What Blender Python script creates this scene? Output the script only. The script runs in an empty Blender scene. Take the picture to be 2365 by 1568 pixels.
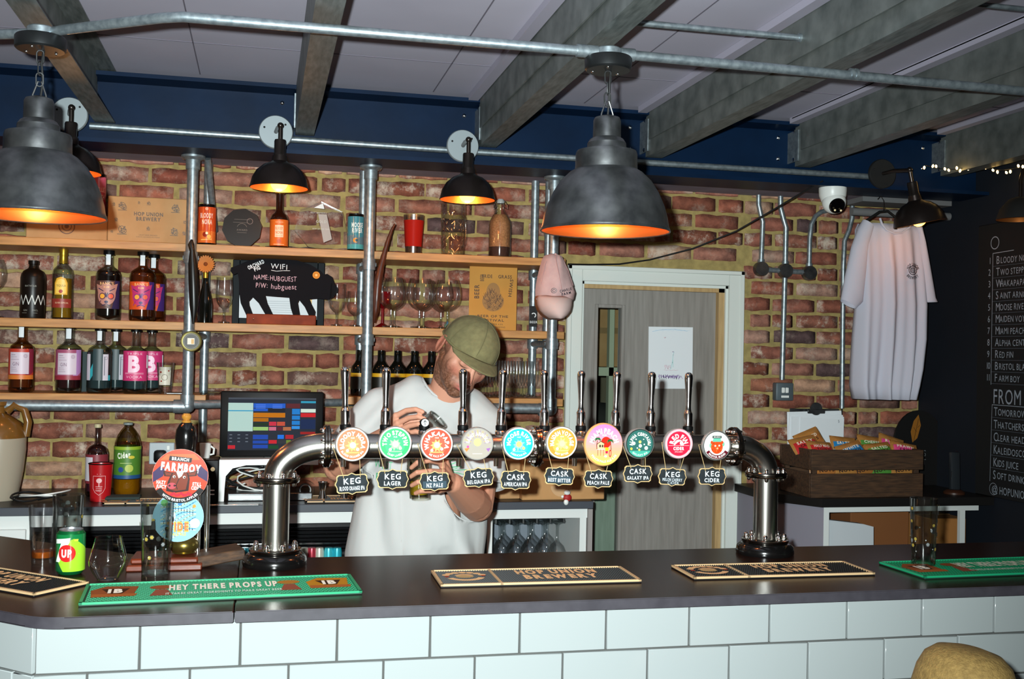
import bpy, bmesh, math, random
import numpy as np
from mathutils import Vector, Matrix, Euler, noise
random.seed(7)
SC = bpy.context.scene
COL = SC.collection
PI = math.pi
# ------------------------------------------------------------------ camera, world, flash, exposure
CAM_H = 1.65
F = 2500.6
_y, _p, _r = -.22616, -.0144, .01997
_M = (Matrix(((math.cos(_r), -math.sin(_r), 0), (math.sin(_r), math.cos(_r), 0), (0, 0, 1)))
      @ Matrix(((1, 0, 0), (0, math.cos(_p), -math.sin(_p)), (0, math.sin(_p), math.cos(_p))))
      @ Matrix(((math.cos(_y), 0, math.sin(_y)), (0, 1, 0), (-math.sin(_y), 0, math.cos(_y)))))
def w_of(row):                     # fit axes (x, down, depth) -> world (x, depth, up)
    return Vector((row[0], row[2], -row[1]))
cr, cu, cf = w_of(_M[0]), -w_of(_M[1]), w_of(_M[2])
cam_data = bpy.data.cameras.new('camera')
cam = bpy.data.objects.new('camera', cam_data); COL.objects.link(cam)
cam.matrix_world = Matrix(((cr.x, cu.x, -cf.x, 0), (cr.y, cu.y, -cf.y, 0), (cr.z, cu.z, -cf.z, CAM_H), (0, 0, 0, 1)))
cam_data.sensor_width = 36.0; cam_data.lens = 36.0 * F / 2365.0
cam_data.clip_start = .05; cam_data.clip_end = 60
SC.camera = cam
SC.view_settings.view_transform = 'Standard'; SC.view_settings.look = 'None'
SC.view_settings.gamma = 1.0; SC.view_settings.use_curve_mapping = False
SC.view_settings.exposure = 0.0
SC.cycles.transparent_max_bounces = 40
world = bpy.data.worlds.new('world'); SC.world = world; world.use_nodes = True
wb = world.node_tree.nodes['Background']; wb.inputs[0].default_value = (.62, .50, .42, 1); wb.inputs[1].default_value = .085
fl = bpy.data.lights.new('camera_flash', 'SPOT'); fl.energy = 800; fl.color = (.90, 1.0, 1.0)
fl.shadow_soft_size = .018; fl.spot_size = math.radians(92); fl.spot_blend = .9
flo = bpy.data.objects.new('camera_flash', fl); COL.objects.link(flo)
flo.location = Vector((0, 0, CAM_H)) - cr * .075 + cu * .055 - cf * .02
flo.matrix_world = Matrix.Translation(flo.location) @ cam.matrix_world.to_3x3().to_4x4() @ Euler((math.radians(-1.5), math.radians(5.5), 0)).to_matrix().to_4x4()
# ------------------------------------------------------------------ placing helpers
def ray(px, py):
    c = Vector(((px - 1182.5) / F, (py - 784) / F, 1)); w = _M.transposed() @ c
    return Vector((w[0], w[2], -w[1]))
def atY(px, py, Y): d = ray(px, py); return d * (Y / d.y) + Vector((0, 0, CAM_H))
def atZ(px, py, Z): d = ray(px, py); return d * ((Z - CAM_H) / d.z) + Vector((0, 0, CAM_H))
def atX(px, py, X): d = ray(px, py); return d * (X / d.x) + Vector((0, 0, CAM_H))
# ------------------------------------------------------------------ materials
def srgb(c):
    if isinstance(c, str):
        c = c.lstrip('#'); c = [int(c[i:i + 2], 16) / 255 for i in (0, 2, 4)]
    return tuple((v / 12.92 if v <= .04045 else ((v + .055) / 1.055) ** 2.4) for v in c[:3]) + (1,)
MATS = {}
def mat(name, col='#808080', rough=.5, metal=0, var=None, vs=20, bump=0, bs=80, trans=0, ior=1.45, emit=0, ecol=None,
        coat=0, coord='Object', stretch=None, spec=.5, detail=3, sss=0, alpha=1):
    if name in MATS: return MATS[name]
    m = bpy.data.materials.new(name); m.use_nodes = True; MATS[name] = m
    nt = m.node_tree; b = nt.nodes['Principled BSDF']; b.inputs['Base Color'].default_value = srgb(col)
    b.inputs['Roughness'].default_value = rough; b.inputs['Metallic'].default_value = metal
    b.inputs['Transmission Weight'].default_value = trans; b.inputs['IOR'].default_value = ior
    b.inputs['Specular IOR Level'].default_value = spec; b.inputs['Coat Weight'].default_value = coat
    b.inputs['Coat Roughness'].default_value = .1; b.inputs['Alpha'].default_value = alpha
    if emit: b.inputs['Emission Color'].default_value = srgb(ecol or col); b.inputs['Emission Strength'].default_value = emit
    if sss: b.inputs['Subsurface Weight'].default_value = sss; b.inputs['Subsurface Radius'].default_value = (.01, .004, .002)
    if var is not None or bump:
        tc = nt.nodes.new('ShaderNodeTexCoord'); src = tc.outputs[coord]
        if stretch:
            mp = nt.nodes.new('ShaderNodeMapping'); mp.inputs['Scale'].default_value = stretch
            nt.links.new(src, mp.inputs[0]); src = mp.outputs[0]
    if var is not None:
        n = nt.nodes.new('ShaderNodeTexNoise'); n.inputs['Scale'].default_value = vs; n.inputs['Detail'].default_value = detail
        nt.links.new(src, n.inputs['Vector'])
        r = nt.nodes.new('ShaderNodeValToRGB'); cols = [col] + (list(var) if isinstance(var, (list, tuple)) else [var])
        while len(r.color_ramp.elements) < len(cols): r.color_ramp.elements.new(.5)
        for i, cc in enumerate(cols):
            r.color_ramp.elements[i].position = .32 + .36 * i / (len(cols) - 1); r.color_ramp.elements[i].color = srgb(cc)
        nt.links.new(n.outputs['Fac'], r.inputs[0]); nt.links.new(r.outputs[0], b.inputs['Base Color'])
    if bump:
        n2 = nt.nodes.new('ShaderNodeTexNoise'); n2.inputs['Scale'].default_value = bs; n2.inputs['Detail'].default_value = 4
        nt.links.new(src, n2.inputs['Vector'])
        bp = nt.nodes.new('ShaderNodeBump'); bp.inputs['Strength'].default_value = bump; bp.inputs['Distance'].default_value = .002
        nt.links.new(n2.outputs['Fac'], bp.inputs['Height']); nt.links.new(bp.outputs[0], b.inputs['Normal'])
    return m
def attr_mat(name, rough=.5, coat=0, emit=0, spec=.5, bump=0, bs=200, sss=0):
    if name in MATS: return MATS[name]
    m = mat(name, '#ffffff', rough, coat=coat, spec=spec, bump=bump, bs=bs, sss=sss); nt = m.node_tree; b = nt.nodes['Principled BSDF']
    a = nt.nodes.new('ShaderNodeAttribute'); a.attribute_name = 'Col'
    nt.links.new(a.outputs['Color'], b.inputs['Base Color'])
    if emit:
        nt.links.new(a.outputs['Color'], b.inputs['Emission Color']); b.inputs['Emission Strength'].default_value = emit
    return m
def brick_mat():
    m = bpy.data.materials.new('brick'); m.use_nodes = True; nt = m.node_tree; b = nt.nodes['Principled BSDF']
    N = nt.nodes.new; L = nt.links.new
    oi = N('ShaderNodeObjectInfo'); at = N('ShaderNodeAttribute'); at.attribute_name = 'Col'
    ad = N('ShaderNodeMath'); ad.operation = 'ADD'; L(oi.outputs['Random'], ad.inputs[0]); L(at.outputs['Fac'], ad.inputs[1])
    fr = N('ShaderNodeMath'); fr.operation = 'FRACT'; L(ad.outputs[0], fr.inputs[0])
    ramp = N('ShaderNodeValToRGB'); ramp.color_ramp.interpolation = 'CONSTANT'
    cols = ['#9c5f4c', '#8a5444', '#a27060', '#94604f', '#864c3e', '#7c5c52', '#ab8676', '#965f50', '#9c6c5c', '#84503f', '#b08c74', '#5e4a4a', '#9e6852', '#8e5646']
    while len(ramp.color_ramp.elements) < len(cols): ramp.color_ramp.elements.new(.5)
    for i, c in enumerate(cols): ramp.color_ramp.elements[i].position = i / len(cols); ramp.color_ramp.elements[i].color = srgb(c)
    L(fr.outputs[0], ramp.inputs[0])
    geo = N('ShaderNodeNewGeometry')
    mul = N('ShaderNodeVectorMath'); mul.operation = 'ADD'; L(geo.outputs['Position'], mul.inputs[0])
    cm = N('ShaderNodeCombineXYZ'); sc = N('ShaderNodeMath'); sc.operation = 'MULTIPLY'; sc.inputs[1].default_value = 37.0
    L(fr.outputs[0], sc.inputs[0]); L(sc.outputs[0], cm.inputs[0]); L(sc.outputs[0], cm.inputs[1]); L(cm.outputs[0], mul.inputs[1])
    n1 = N('ShaderNodeTexNoise'); n1.inputs['Scale'].default_value = 16; n1.inputs['Detail'].default_value = 6; n1.inputs['Roughness'].default_value = .7
    L(mul.outputs[0], n1.inputs['Vector'])
    # tonal mottling inside the brick
    hs = N('ShaderNodeMixRGB'); hs.blend_type = 'MULTIPLY'; hs.inputs[0].default_value = .75
    r1 = N('ShaderNodeValToRGB'); r1.color_ramp.elements[0].position = .3; r1.color_ramp.elements[0].color = (.34, .31, .33, 1)
    r1.color_ramp.elements[1].position = .7; r1.color_ramp.elements[1].color = (1.5, 1.42, 1.35, 1)
    L(n1.outputs['Fac'], r1.inputs[0]); L(ramp.outputs[0], hs.inputs[1]); L(r1.outputs[0], hs.inputs[2])
    # old lime and plaster traces
    n2 = N('ShaderNodeTexNoise'); n2.inputs['Scale'].default_value = 9; n2.inputs['Detail'].default_value = 8; n2.inputs['Roughness'].default_value = .75
    L(mul.outputs[0], n2.inputs['Vector'])
    r2 = N('ShaderNodeValToRGB'); r2.color_ramp.elements[0].position = .50; r2.color_ramp.elements[1].position = .62
    L(n2.outputs['Fac'], r2.inputs[0])
    wn = N('ShaderNodeMath'); wn.operation = 'MULTIPLY'; wn.inputs[1].default_value = 7.31; L(fr.outputs[0], wn.inputs[0])
    wf = N('ShaderNodeMath'); wf.operation = 'FRACT'; L(wn.outputs[0], wf.inputs[0])
    wr = N('ShaderNodeMapRange'); wr.inputs[1].default_value = .25; wr.inputs[2].default_value = .85; wr.inputs[3].default_value = .25; wr.inputs[4].default_value = 1
    L(wf.outputs[0], wr.inputs[0])
    mm = N('ShaderNodeMath'); mm.operation = 'MULTIPLY'; L(r2.outputs[0], mm.inputs[0]); L(wr.outputs[0], mm.inputs[1])
    mx = N('ShaderNodeMixRGB'); L(mm.outputs[0], mx.inputs[0]); L(hs.outputs[0], mx.inputs[1]); mx.inputs[2].default_value = srgb('#c9b6a4')
    L(mx.outputs[0], b.inputs['Base Color']); b.inputs['Roughness'].default_value = .85; b.inputs['Specular IOR Level'].default_value = .25
    bp = N('ShaderNodeBump'); bp.inputs['Strength'].default_value = .9; bp.inputs['Distance'].default_value = .006
    L(n1.outputs['Fac'], bp.inputs['Height']); L(bp.outputs[0], b.inputs['Normal'])
    return m
def wood_mat(name, c1, c2, scale=6, stretch=(1, 14, 14), rough=.55, bump=.15, coat=0):
    if name in MATS: return MATS[name]
    return mat(name, c1, rough, var=c2, vs=scale, bump=bump, bs=scale * 3, stretch=stretch, detail=6, coat=coat)
# ------------------------------------------------------------------ mesh builder
class B:
    def __init__(s): s.bm = bmesh.new(); s.col = None; s.lay = None
    def paint(s, c):
        if s.lay is None: s.lay = s.bm.loops.layers.float_color.new('Col')
        s.col = srgb(c) if c is not None else None
    def _fin(s, faces):
        if s.col is not None:
            for f in faces:
                for l in f.loops: l[s.lay] = s.col
        return faces
    def add(s, vs, fs):
        v = [s.bm.verts.new(p) for p in vs]; out = []
        for f in fs:
            try: out.append(s.bm.faces.new([v[i] for i in f]))
            except ValueError: pass
        return s._fin(out)
    def box(s, x0, x1, y0, y1, z0, z1, bev=0, M=None, seg=1):
        P = [Vector(p) for p in ((x0, y0, z0), (x1, y0, z0), (x1, y1, z0), (x0, y1, z0), (x0, y0, z1), (x1, y0, z1), (x1, y1, z1), (x0, y1, z1))]
        if M is not None: P = [M @ p for p in P]
        fs = s.add(P, ((0, 3, 2, 1), (4, 5, 6, 7), (0, 1, 5, 4), (1, 2, 6, 5), (2, 3, 7, 6), (3, 0, 4, 7)))
        if bev:
            es = list({e for f in fs for e in f.edges})
            r = bmesh.ops.bevel(s.bm, geom=es, offset=bev, segments=seg, affect='EDGES', profile=.5)
            s._fin(r['faces'])
        return fs
    def obox(s, c, size, rot=None, bev=0, seg=1):
        M = Matrix.Translation(Vector(c)) @ (rot.to_4x4() if rot is not None else Matrix.Identity(4)); a, b, d = [v / 2 for v in size]
        return s.box(-a, a, -b, b, -d, d, bev, M, seg)
    def tube(s, pts, r, seg=12, caps=True, closed=False):
        pts = [Vector(p) for p in pts]; n = len(pts); rs = r if isinstance(r, (list, tuple)) else [r] * n
        T = []
        for i in range(n):
            a = pts[(i - 1) % n] if (closed or i > 0) else pts[0]; b = pts[(i + 1) % n] if (closed or i < n - 1) else pts[-1]
            T.append((b - a).normalized())
        up = Vector((0, 0, 1)) if abs(T[0].z) < .9 else Vector((0, 1, 0))
        nrm = T[0].cross(up).normalized(); rings = []
        for i in range(n):
            nrm = (nrm - T[i] * nrm.dot(T[i])).normalized(); bn = T[i].cross(nrm)
            rings.append([pts[i] + (nrm * math.cos(2 * PI * k / seg) + bn * math.sin(2 * PI * k / seg)) * rs[i] for k in range(seg)])
        vs = [v for rg in rings for v in rg]; fs = []
        for i in range(n if closed else n - 1):
            j = (i + 1) % n
            for k in range(seg):
                k2 = (k + 1) % seg; fs.append((i * seg + k, i * seg + k2, j * seg + k2, j * seg + k))
        if caps and not closed: fs.append(tuple(range(seg))[::-1]); fs.append(tuple((n - 1) * seg + k for k in range(seg)))
        return s.add(vs, fs)
    def lathe(s, prof, seg=24, c=(0, 0, 0), rot=None, closed=False, sx=1, sy=1, sq=0):
        c = Vector(c); vs = []; ring = []; fs = []
        for (r, z) in prof:
            if r < 1e-6: ring.append([len(vs)]); vs.append(Vector((0, 0, z)))
            else:
                st = len(vs); ring.append(list(range(st, st + seg)))
                for k in range(seg):
                    a = 2 * PI * k / seg; f = 1
                    if sq: f = 1 / (abs(math.cos(a)) ** sq + abs(math.sin(a)) ** sq) ** (1 / sq)
                    vs.append(Vector((r * f * math.cos(a) * sx, r * f * math.sin(a) * sy, z)))
        rr = list(zip(ring, ring[1:])) + ([(ring[-1], ring[0])] if closed else [])
        for a, b in rr:
            for k in range(seg):
                k2 = (k + 1) % seg
                if len(a) == 1 and len(b) == 1: continue
                if len(a) == 1: fs.append((a[0], b[k2], b[k]))
                elif len(b) == 1: fs.append((a[k], a[k2], b[0]))
                else: fs.append((a[k], a[k2], b[k2], b[k]))
        if rot is not None: vs = [rot @ v for v in vs]
        return s.add([v + c for v in vs], fs)
    def prism(s, poly, a, b, axes='xz', M=None, bev=0):
        def P(u, v, w):
            p = {'xz': (u, w, v), 'xy': (u, v, w), 'yz': (w, u, v)}[axes]; p = Vector(p); return M @ p if M is not None else p
        n = len(poly); vs = [P(u, v, a) for u, v in poly] + [P(u, v, b) for u, v in poly]
        fs = [tuple(range(n))[::-1], tuple(range(n, 2 * n))] + [(i, (i + 1) % n, n + (i + 1) % n, n + i) for i in range(n)]
        f = s.add(vs, fs)
        if bev:
            es = list({e for e in f[0].edges} | {e for e in f[1].edges})
            r = bmesh.ops.bevel(s.bm, geom=es, offset=bev, segments=2, affect='EDGES'); s._fin(r['faces'])
        return f
    def ball(s, c, r, seg=16, rings=10, rot=None):
        rx, ry, rz = r if isinstance(r, (tuple, list)) else (r, r, r)
        prof = [(math.sin(PI * i / rings), -math.cos(PI * i / rings)) for i in range(rings + 1)]
        prof[0] = (0, -1); prof[-1] = (0, 1)
        S = Matrix.Diagonal((rx, ry, rz)); R = (rot.to_3x3() @ S) if rot is not None else S
        return s.lathe(prof, seg, c, R)
    def fix(s):
        bmesh.ops.recalc_face_normals(s.bm, faces=s.bm.faces)
    def mesh(s, name, smooth=40, recalc=True):
        if recalc: s.fix()
        me = bpy.data.meshes.new(name); s.bm.to_mesh(me); s.bm.free()
        if smooth:
            me.shade_smooth(); me.set_sharp_from_angle(angle=math.radians(smooth))
        return me
def chain_loc(p):
    v = Vector((0, 0, 0))
    while p is not None: v = v + p.location; p = p.parent
    return v
def obj(name, b, m, parent=None, world=False, smooth=40, recalc=True):
    me = b.mesh(name, smooth, recalc) if isinstance(b, B) else b
    if world and parent is not None: me.transform(Matrix.Translation(-chain_loc(parent)))
    if m is not None and not me.materials:
        for mm in (m if isinstance(m, (list, tuple)) else [m]): me.materials.append(mm)
    o = bpy.data.objects.new(name, me); COL.objects.link(o); o.parent = parent
    return o
def tag(o, label, cat, group=None):
    o['label'] = label; o['category'] = cat
    if group: o['group'] = group
    return o
def thing(name, label, cat, loc=(0, 0, 0), rz=0, group=None):
    o = bpy.data.objects.new(name, None); COL.objects.link(o); o.location = loc; o.rotation_euler = (0, 0, rz); o.empty_display_size = .02
    return tag(o, label, cat, group)
def struct(name, b, m, parent=None, smooth=40):
    o = obj(name, b, m, parent, smooth=smooth)
    if parent is None: o['kind'] = 'structure'
    return o
def rebase(o, base):               # give a one-mesh thing built in world space its own origin
    o.data.transform(Matrix.Translation(-Vector(base))); o.location = base; return o
def kids(o): return [c for c in COL.objects if c.parent == o]
def dup(root, loc, rz=None, label=None, group=None, parent=None):
    r = root.copy(); COL.objects.link(r)
    if parent is None:
        r.location = loc
        if rz is not None: r.rotation_euler = (0, 0, rz)
        if label: r['label'] = label
        if group: r['group'] = group
    else: r.parent = parent
    for ch in kids(root): dup(ch, None, parent=r)
    return r
# ------------------------------------------------------------------ flat print (labels, badges, lettering)
GL = {}
def glyph(ch, off=0.0):
    k = (ch, off)
    if k not in GL:
        cu_ = bpy.data.curves.new('t', 'FONT'); cu_.body = ch; cu_.offset = off; cu_.resolution_u = 3
        o = bpy.data.objects.new('t', cu_); COL.objects.link(o)
        me = bpy.data.meshes.new_from_object(o.evaluated_get(bpy.context.evaluated_depsgraph_get()))
        vs = [(v.co.x, v.co.y) for v in me.vertices]; fs = [tuple(p.vertices) for p in me.polygons]
        bpy.data.objects.remove(o); bpy.data.curves.remove(cu_); bpy.data.meshes.remove(me)
        w = max([v[0] for v in vs]) if vs else .28
        GL[k] = (vs, fs, w)
    return GL[k]
class Art:
    def __init__(s): s.L = []; s.n = 0
    def _p(s, vs, fs, col, same=False):
        if not same: s.n += 1
        s.L.append((vs, fs, srgb(col), s.n)); return s
    def rect(s, x0, y0, x1, y1, col): return s._p([(x0, y0), (x1, y0), (x1, y1), (x0, y1)], [(0, 1, 2, 3)], col)
    def poly(s, pts, col): return s._p(list(pts), [tuple(range(len(pts)))], col)
    def disc(s, cx, cy, r, col, n=32, ry=None):
        return s.poly([(cx + r * math.cos(2 * PI * i / n), cy + (ry or r) * math.sin(2 * PI * i / n)) for i in range(n)], col)
    def ring(s, cx, cy, r, w, col, n=40, a0=0, a1=2 * PI):
        vs = []; fs = []
        for i in range(n + 1):
            a = a0 + (a1 - a0) * i / n
            vs += [(cx + r * math.cos(a), cy + r * math.sin(a)), (cx + (r - w) * math.cos(a), cy + (r - w) * math.sin(a))]
            if i: fs.append((2 * i - 2, 2 * i, 2 * i + 1, 2 * i - 1))
        return s._p(vs, fs, col)
    def line(s, pts, w, col):
        vs = []; fs = []
        for (a, b) in zip(pts, pts[1:]):
            a = Vector(a); b = Vector(b); d = (b - a)
            if d.length < 1e-9: continue
            d.normalize(); n = Vector((-d.y, d.x)) * w / 2; k = len(vs); e = d * w * .4
            vs += [tuple(a - n - e), tuple(b - n + e), tuple(b + n + e), tuple(a + n - e)]; fs.append((k, k + 1, k + 2, k + 3))
        return s._p(vs, fs, col)
    def text(s, t, cx, cy, h, col, w=None, bold=0.0, arc=None, rot=0, jit=0, al='c', cond=1.0):
        """h = capital height; w squeezes to a width; arc = (radius, angle of the middle), outward letters when radius > 0"""
        k = h / .69; x = 0; ent = []
        for ch in t:
            if ch == ' ': x += .3; continue
            vs, fs, gw = glyph(ch, bold); ent.append((x, vs, fs, gw)); x += gw + .09 + bold
        tot = max(x - .09, .01); sx = k * cond
        if w is not None: sx = w / tot
        allv = []; allf = []
        for (x0, vs, fs, gw) in ent:
            b = len(allv); jy = random.uniform(-jit, jit) * h; ja = random.uniform(-jit, jit) * .6
            cxg = (x0 + gw / 2 - tot / 2) * sx
            for (u, v) in vs:
                U = (u - gw / 2) * sx; V = v * k - h / 2
                if jit: U, V = U * math.cos(ja) - V * math.sin(ja), U * math.sin(ja) + V * math.cos(ja) + jy
                if arc:
                    R_, mid = arc; a = mid - cxg / R_ - U / R_ * 1.0
                    # keep letters rigid on the circle
                    ac = mid - cxg / R_
                    ox, oy = R_ * math.cos(ac), R_ * math.sin(ac)
                    if R_ > 0: tx, ty, nx, ny = math.sin(ac), -math.cos(ac), math.cos(ac), math.sin(ac)
                    else:
                        ac = mid + cxg / abs(R_); ox, oy = abs(R_) * math.cos(ac), abs(R_) * math.sin(ac)
                        tx, ty, nx, ny = -math.sin(ac), math.cos(ac), -math.cos(ac), -math.sin(ac)
                    allv.append((cx + ox + tx * U + nx * V, cy + oy + ty * U + ny * V))
                else:
                    X = cxg + U + (tot * sx / 2 if al == 'l' else 0); Y = V
                    if rot: X, Y = X * math.cos(rot) - Y * math.sin(rot), X * math.sin(rot) + Y * math.cos(rot)
                    allv.append((cx + X, cy + Y))
            allf += [tuple(i + b for i in f) for f in fs]
        return s._p(allv, allf, col)
    def build(s, name, parent, m=None, fn=None, R=None, eps=.00025, clip=None, world=False, base_y=0):
        """fn(x, y, lift) -> 3-D point.  Default: upright facing -Y.  R: wraps round a cylinder of radius R."""
        eps = min(eps, .0022 / max(1, s.n))
        bm = bmesh.new(); lay = bm.loops.layers.float_color.new('Col'); info = bm.verts.layers.float.new('lf')
        for vs, fs, c, n in s.L:
            vv = []
            for p in vs:
                v = bm.verts.new((p[0], p[1], 0)); v[info] = n * eps; vv.append(v)
            for f in fs:
                try: fc = bm.faces.new([vv[i] for i in f])
                except ValueError: continue
                if fc.normal.z == 0: fc.normal_update()
                if fc.normal.z < 0: fc.normal_flip()
                for l in fc.loops: l[lay] = c
        if R:
            st = R * math.radians(9); xs = [v.co.x for v in bm.verts]
            if xs:
                k = math.ceil(min(xs) / st)
                while k * st < max(xs):
                    bmesh.ops.bisect_plane(bm, geom=bm.verts[:] + bm.edges[:] + bm.faces[:], plane_co=(k * st, 0, 0), plane_no=(1, 0, 0)); k += 1
            fn = lambda x, y, l: Vector(((R + l) * math.sin(x / R), -(R + l) * math.cos(x / R), y))
        if clip:                      # (x0, y0, x1, y1)
            for co, no in (((clip[0], 0, 0), (-1, 0, 0)), ((clip[2], 0, 0), (1, 0, 0)), ((0, clip[1], 0), (0, -1, 0)), ((0, clip[3], 0), (0, 1, 0))):
                bmesh.ops.bisect_plane(bm, geom=bm.verts[:] + bm.edges[:] + bm.faces[:], plane_co=co, plane_no=no, clear_outer=True)
        if fn is None: fn = lambda x, y, l: Vector((x, base_y - l, y))
        for v in bm.verts: v.co = fn(v.co.x, v.co.y, v[info])
        me = bpy.data.meshes.new(name); bm.to_mesh(me); bm.free()
        me.materials.append(m or PRINT)
        if R: me.shade_smooth()
        o = bpy.data.objects.new(name, me); COL.objects.link(o)
        if world and parent is not None: me.transform(Matrix.Translation(-chain_loc(parent)))
        o.parent = parent
        return o
PRINT = attr_mat('print', .45)
PRINT_GLOSS = attr_mat('print_gloss', .2, coat=.4)
CHALK = attr_mat('chalk', .9)
GLOW = attr_mat('backlit_lens', .25, emit=.22, coat=.5)
SCREEN = attr_mat('screen', .6, emit=.5, spec=.03)
M_GALV = mat('galvanised_steel', '#a3adb2', .42, .75, var='#7f8a90', vs=60, bump=.08, bs=120)
M_GALV_D = mat('galvanised_joist', '#757a78', .5, .35, var='#565c5a', vs=14, bump=.1, bs=60, stretch=(6, 1, 1))
M_STEEL = mat('brushed_steel', '#b9b5ae', .24, 1, bump=.05, bs=300, stretch=(1, 1, .05))
M_CHROME = mat('chrome', '#f0eeec', .13, 1)
M_PEWTER = mat('pewter_metal', '#7b7d7e', .33, .9, var='#585a5c', vs=22, bump=.05, bs=90)
M_BRONZE = mat('dark_bronze', '#4a4340', .3, .9)
M_COPPER = mat('copper_lining', '#f09048', .36, .9)
M_BLACK = mat('black_plastic', '#0a0a0b', .4, spec=.2)
M_BLACKM = mat('black_matt', '#141414', .7)
M_WHITE = mat('white_plastic', '#e2e4e0', .35)
M_GLASS = mat('clear_glass', '#ffffff', .0, trans=1, ior=1.45)
M_GLASST = mat('window_glass', '#f4fbfa', .0, trans=1, ior=1.2)
M_CARD = mat('cardboard', '#b28a5e', .8, var='#a67c50', vs=12, bump=.05)
M_PAPER = mat('paper', '#dfe3e6', .8)
M_TWINE = mat('twine', '#b49a6c', .9)
M_WORKTOP = mat('dark_worktop', '#2a1711', .26, spec=.14, var='#1e100c', vs=7, bump=.05, bs=220, stretch=(1, 9, 9))
M_WTEDGE = mat('worktop_edge', '#3d3a40', .5, var='#333036', vs=25)
M_WHITEBOARD = mat('white_laminate', '#d6d9d6', .45)
M_SHELF = wood_mat('pine_shelf', '#bd884c', '#9c6a36', 5, (1.5, 16, 16), .5)
M_DARKWOOD = wood_mat('dark_stained_wood', '#4f3520', '#2c1c10', 7, (2, 18, 18), .7, .4)
M_REDWOOD = wood_mat('red_mahogany', '#6e2e18', '#4b1d0f', 6, (2, 16, 16), .35, .1, .3)
M_NAVY = mat('navy_paint', '#051930', .45, var='#071f3a', vs=5, bump=.12, bs=30, spec=.15)
def thin_glass(name, tint='#ffffff', rim='#9aa4a4', gl=.09, amount=1.0):
    if name in MATS: return MATS[name]
    m = bpy.data.materials.new(name); m.use_nodes = True; MATS[name] = m; nt = m.node_tree; N = nt.nodes.new; L = nt.links.new
    for n in list(nt.nodes): nt.nodes.remove(n)
    out = N('ShaderNodeOutputMaterial'); mix = N('ShaderNodeMixShader'); tr = N('ShaderNodeBsdfTransparent'); g = N('ShaderNodeBsdfGlossy')
    g.inputs['Roughness'].default_value = gl; fr = N('ShaderNodeFresnel'); fr.inputs[0].default_value = 1.5
    lw = N('ShaderNodeLayerWeight'); lw.inputs[0].default_value = .13
    cr_ = N('ShaderNodeMixRGB'); cr_.inputs[1].default_value = srgb(tint); cr_.inputs[2].default_value = srgb(rim)
    L(lw.outputs['Facing'], cr_.inputs[0]); L(cr_.outputs[0], tr.inputs[0])
    mu = N('ShaderNodeMath'); mu.operation = 'MULTIPLY'; mu.inputs[1].default_value = 1.25 * amount; mu.use_clamp = True
    mn = N('ShaderNodeMath'); mn.operation = 'MINIMUM'; mn.inputs[1].default_value = .34
    L(fr.outputs[0], mu.inputs[0]); L(mu.outputs[0], mn.inputs[0]); L(mn.outputs[0], mix.inputs[0]); L(tr.outputs[0], mix.inputs[1]); L(g.outputs[0], mix.inputs[2])
    L(mix.outputs[0], out.inputs[0]); return m
M_TGLASS = thin_glass('drinking_glass')
M_PANE = thin_glass('door_pane', '#f2f6f4', '#9aa8a4', .0, .6)
WY = 4.65                                         # face of the brick wall
M_BRICK = brick_mat()
M_MORTAR = mat('mortar', '#a6935c', .95, var='#8a7a4c', vs=30, bump=.5, bs=160)
# ------------------------------------------------------------------ back wall, brick by brick
DX0, DX1, DZ1 = 1.385, 2.09, 1.988                # door opening
FX0, FX1, FZ1 = 1.315, 2.163, 2.058               # outside of the architrave
b = B()
for (x0, x1, z0, z1) in ((-2.6, DX0, -.1, 2.70), (DX1, 3.10, -.1, 2.70), (DX0, DX1, DZ1, 2.70)):
    b.box(x0, x1, WY + .006, WY + .12, z0, z1)
wall_back = struct('wall_back', b, M_MORTAR)
bv = []
rb = random.Random(3)
for k in range(10):                                # ten brick shapes, 1 x 1 in the face, later scaled
    j = lambda a: rb.uniform(-a, a)
    bb = B(); e = .03; eh = .09
    n = []; m_ = 6
    top = [(-.5 + i / m_, .5 + j(.055) * (0 if i in (0, m_) else 1) - (.05 if i in (0, m_) else 0) + j(.02)) for i in range(m_ + 1)]
    bot = [(.5 - i / m_, -.5 + j(.055) * (0 if i in (0, m_) else 1) + (.05 if i in (0, m_) else 0) + j(.02)) for i in range(m_ + 1)]
    ol = top + bot; q = len(ol)
    vs = [(x + j(.008), .008, z) for x, z in ol] + [(x * .965, -.0035 + j(.0015), z * .87) for x, z in ol]
    fs = [(i, (i + 1) % q, q + (i + 1) % q, q + i) for i in range(q)]
    for i in range(m_): fs.append((q + i, q + i + 1, q + 2 * m_ - i, q + 2 * m_ + 1 - i))
    bb.add(vs, fs); me = bb.mesh('brick', 50); me.materials.append(M_BRICK); bv.append(me)
cells = []
for c in range(-7, 13):
    zc = 1.497 + .075 * c + .0375 - .0005
    if zc < .95 or zc > 2.44: continue
    for side, lo, hi in (('L', -2.6, FX0), ('T', FX0, FX1), ('R', FX1, 3.085)):
        if side == 'T' and zc - .037 < FZ1: continue
        ph = (.094 if (c % 2 == 0) else .216) if side != 'R' else (2.427 if c % 2 == 0 else 2.540)
        x = ph + .2275 * math.floor((lo - ph) / .2275) - .2275
        x_ = x
        while x_ < hi:
            x1 = x_ + .2275; jj = rb.uniform(-.006, .006)
            a, d = max(x_ + .0075 + jj, lo + .006), min(x1 - .0075 + jj, hi - .004)
            if d - a > .035:
                if side == 'T' or d - a < .15 or rb.random() > .12: cells.append((a, d, zc))
                else: cells.append((a, (a + d) / 2 - .006, zc)); cells.append(((a + d) / 2 + .006, d, zc))
            x_ = x1
def vis(c): return c[0] > -1.08 and 1.06 < c[2] < 2.43
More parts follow.
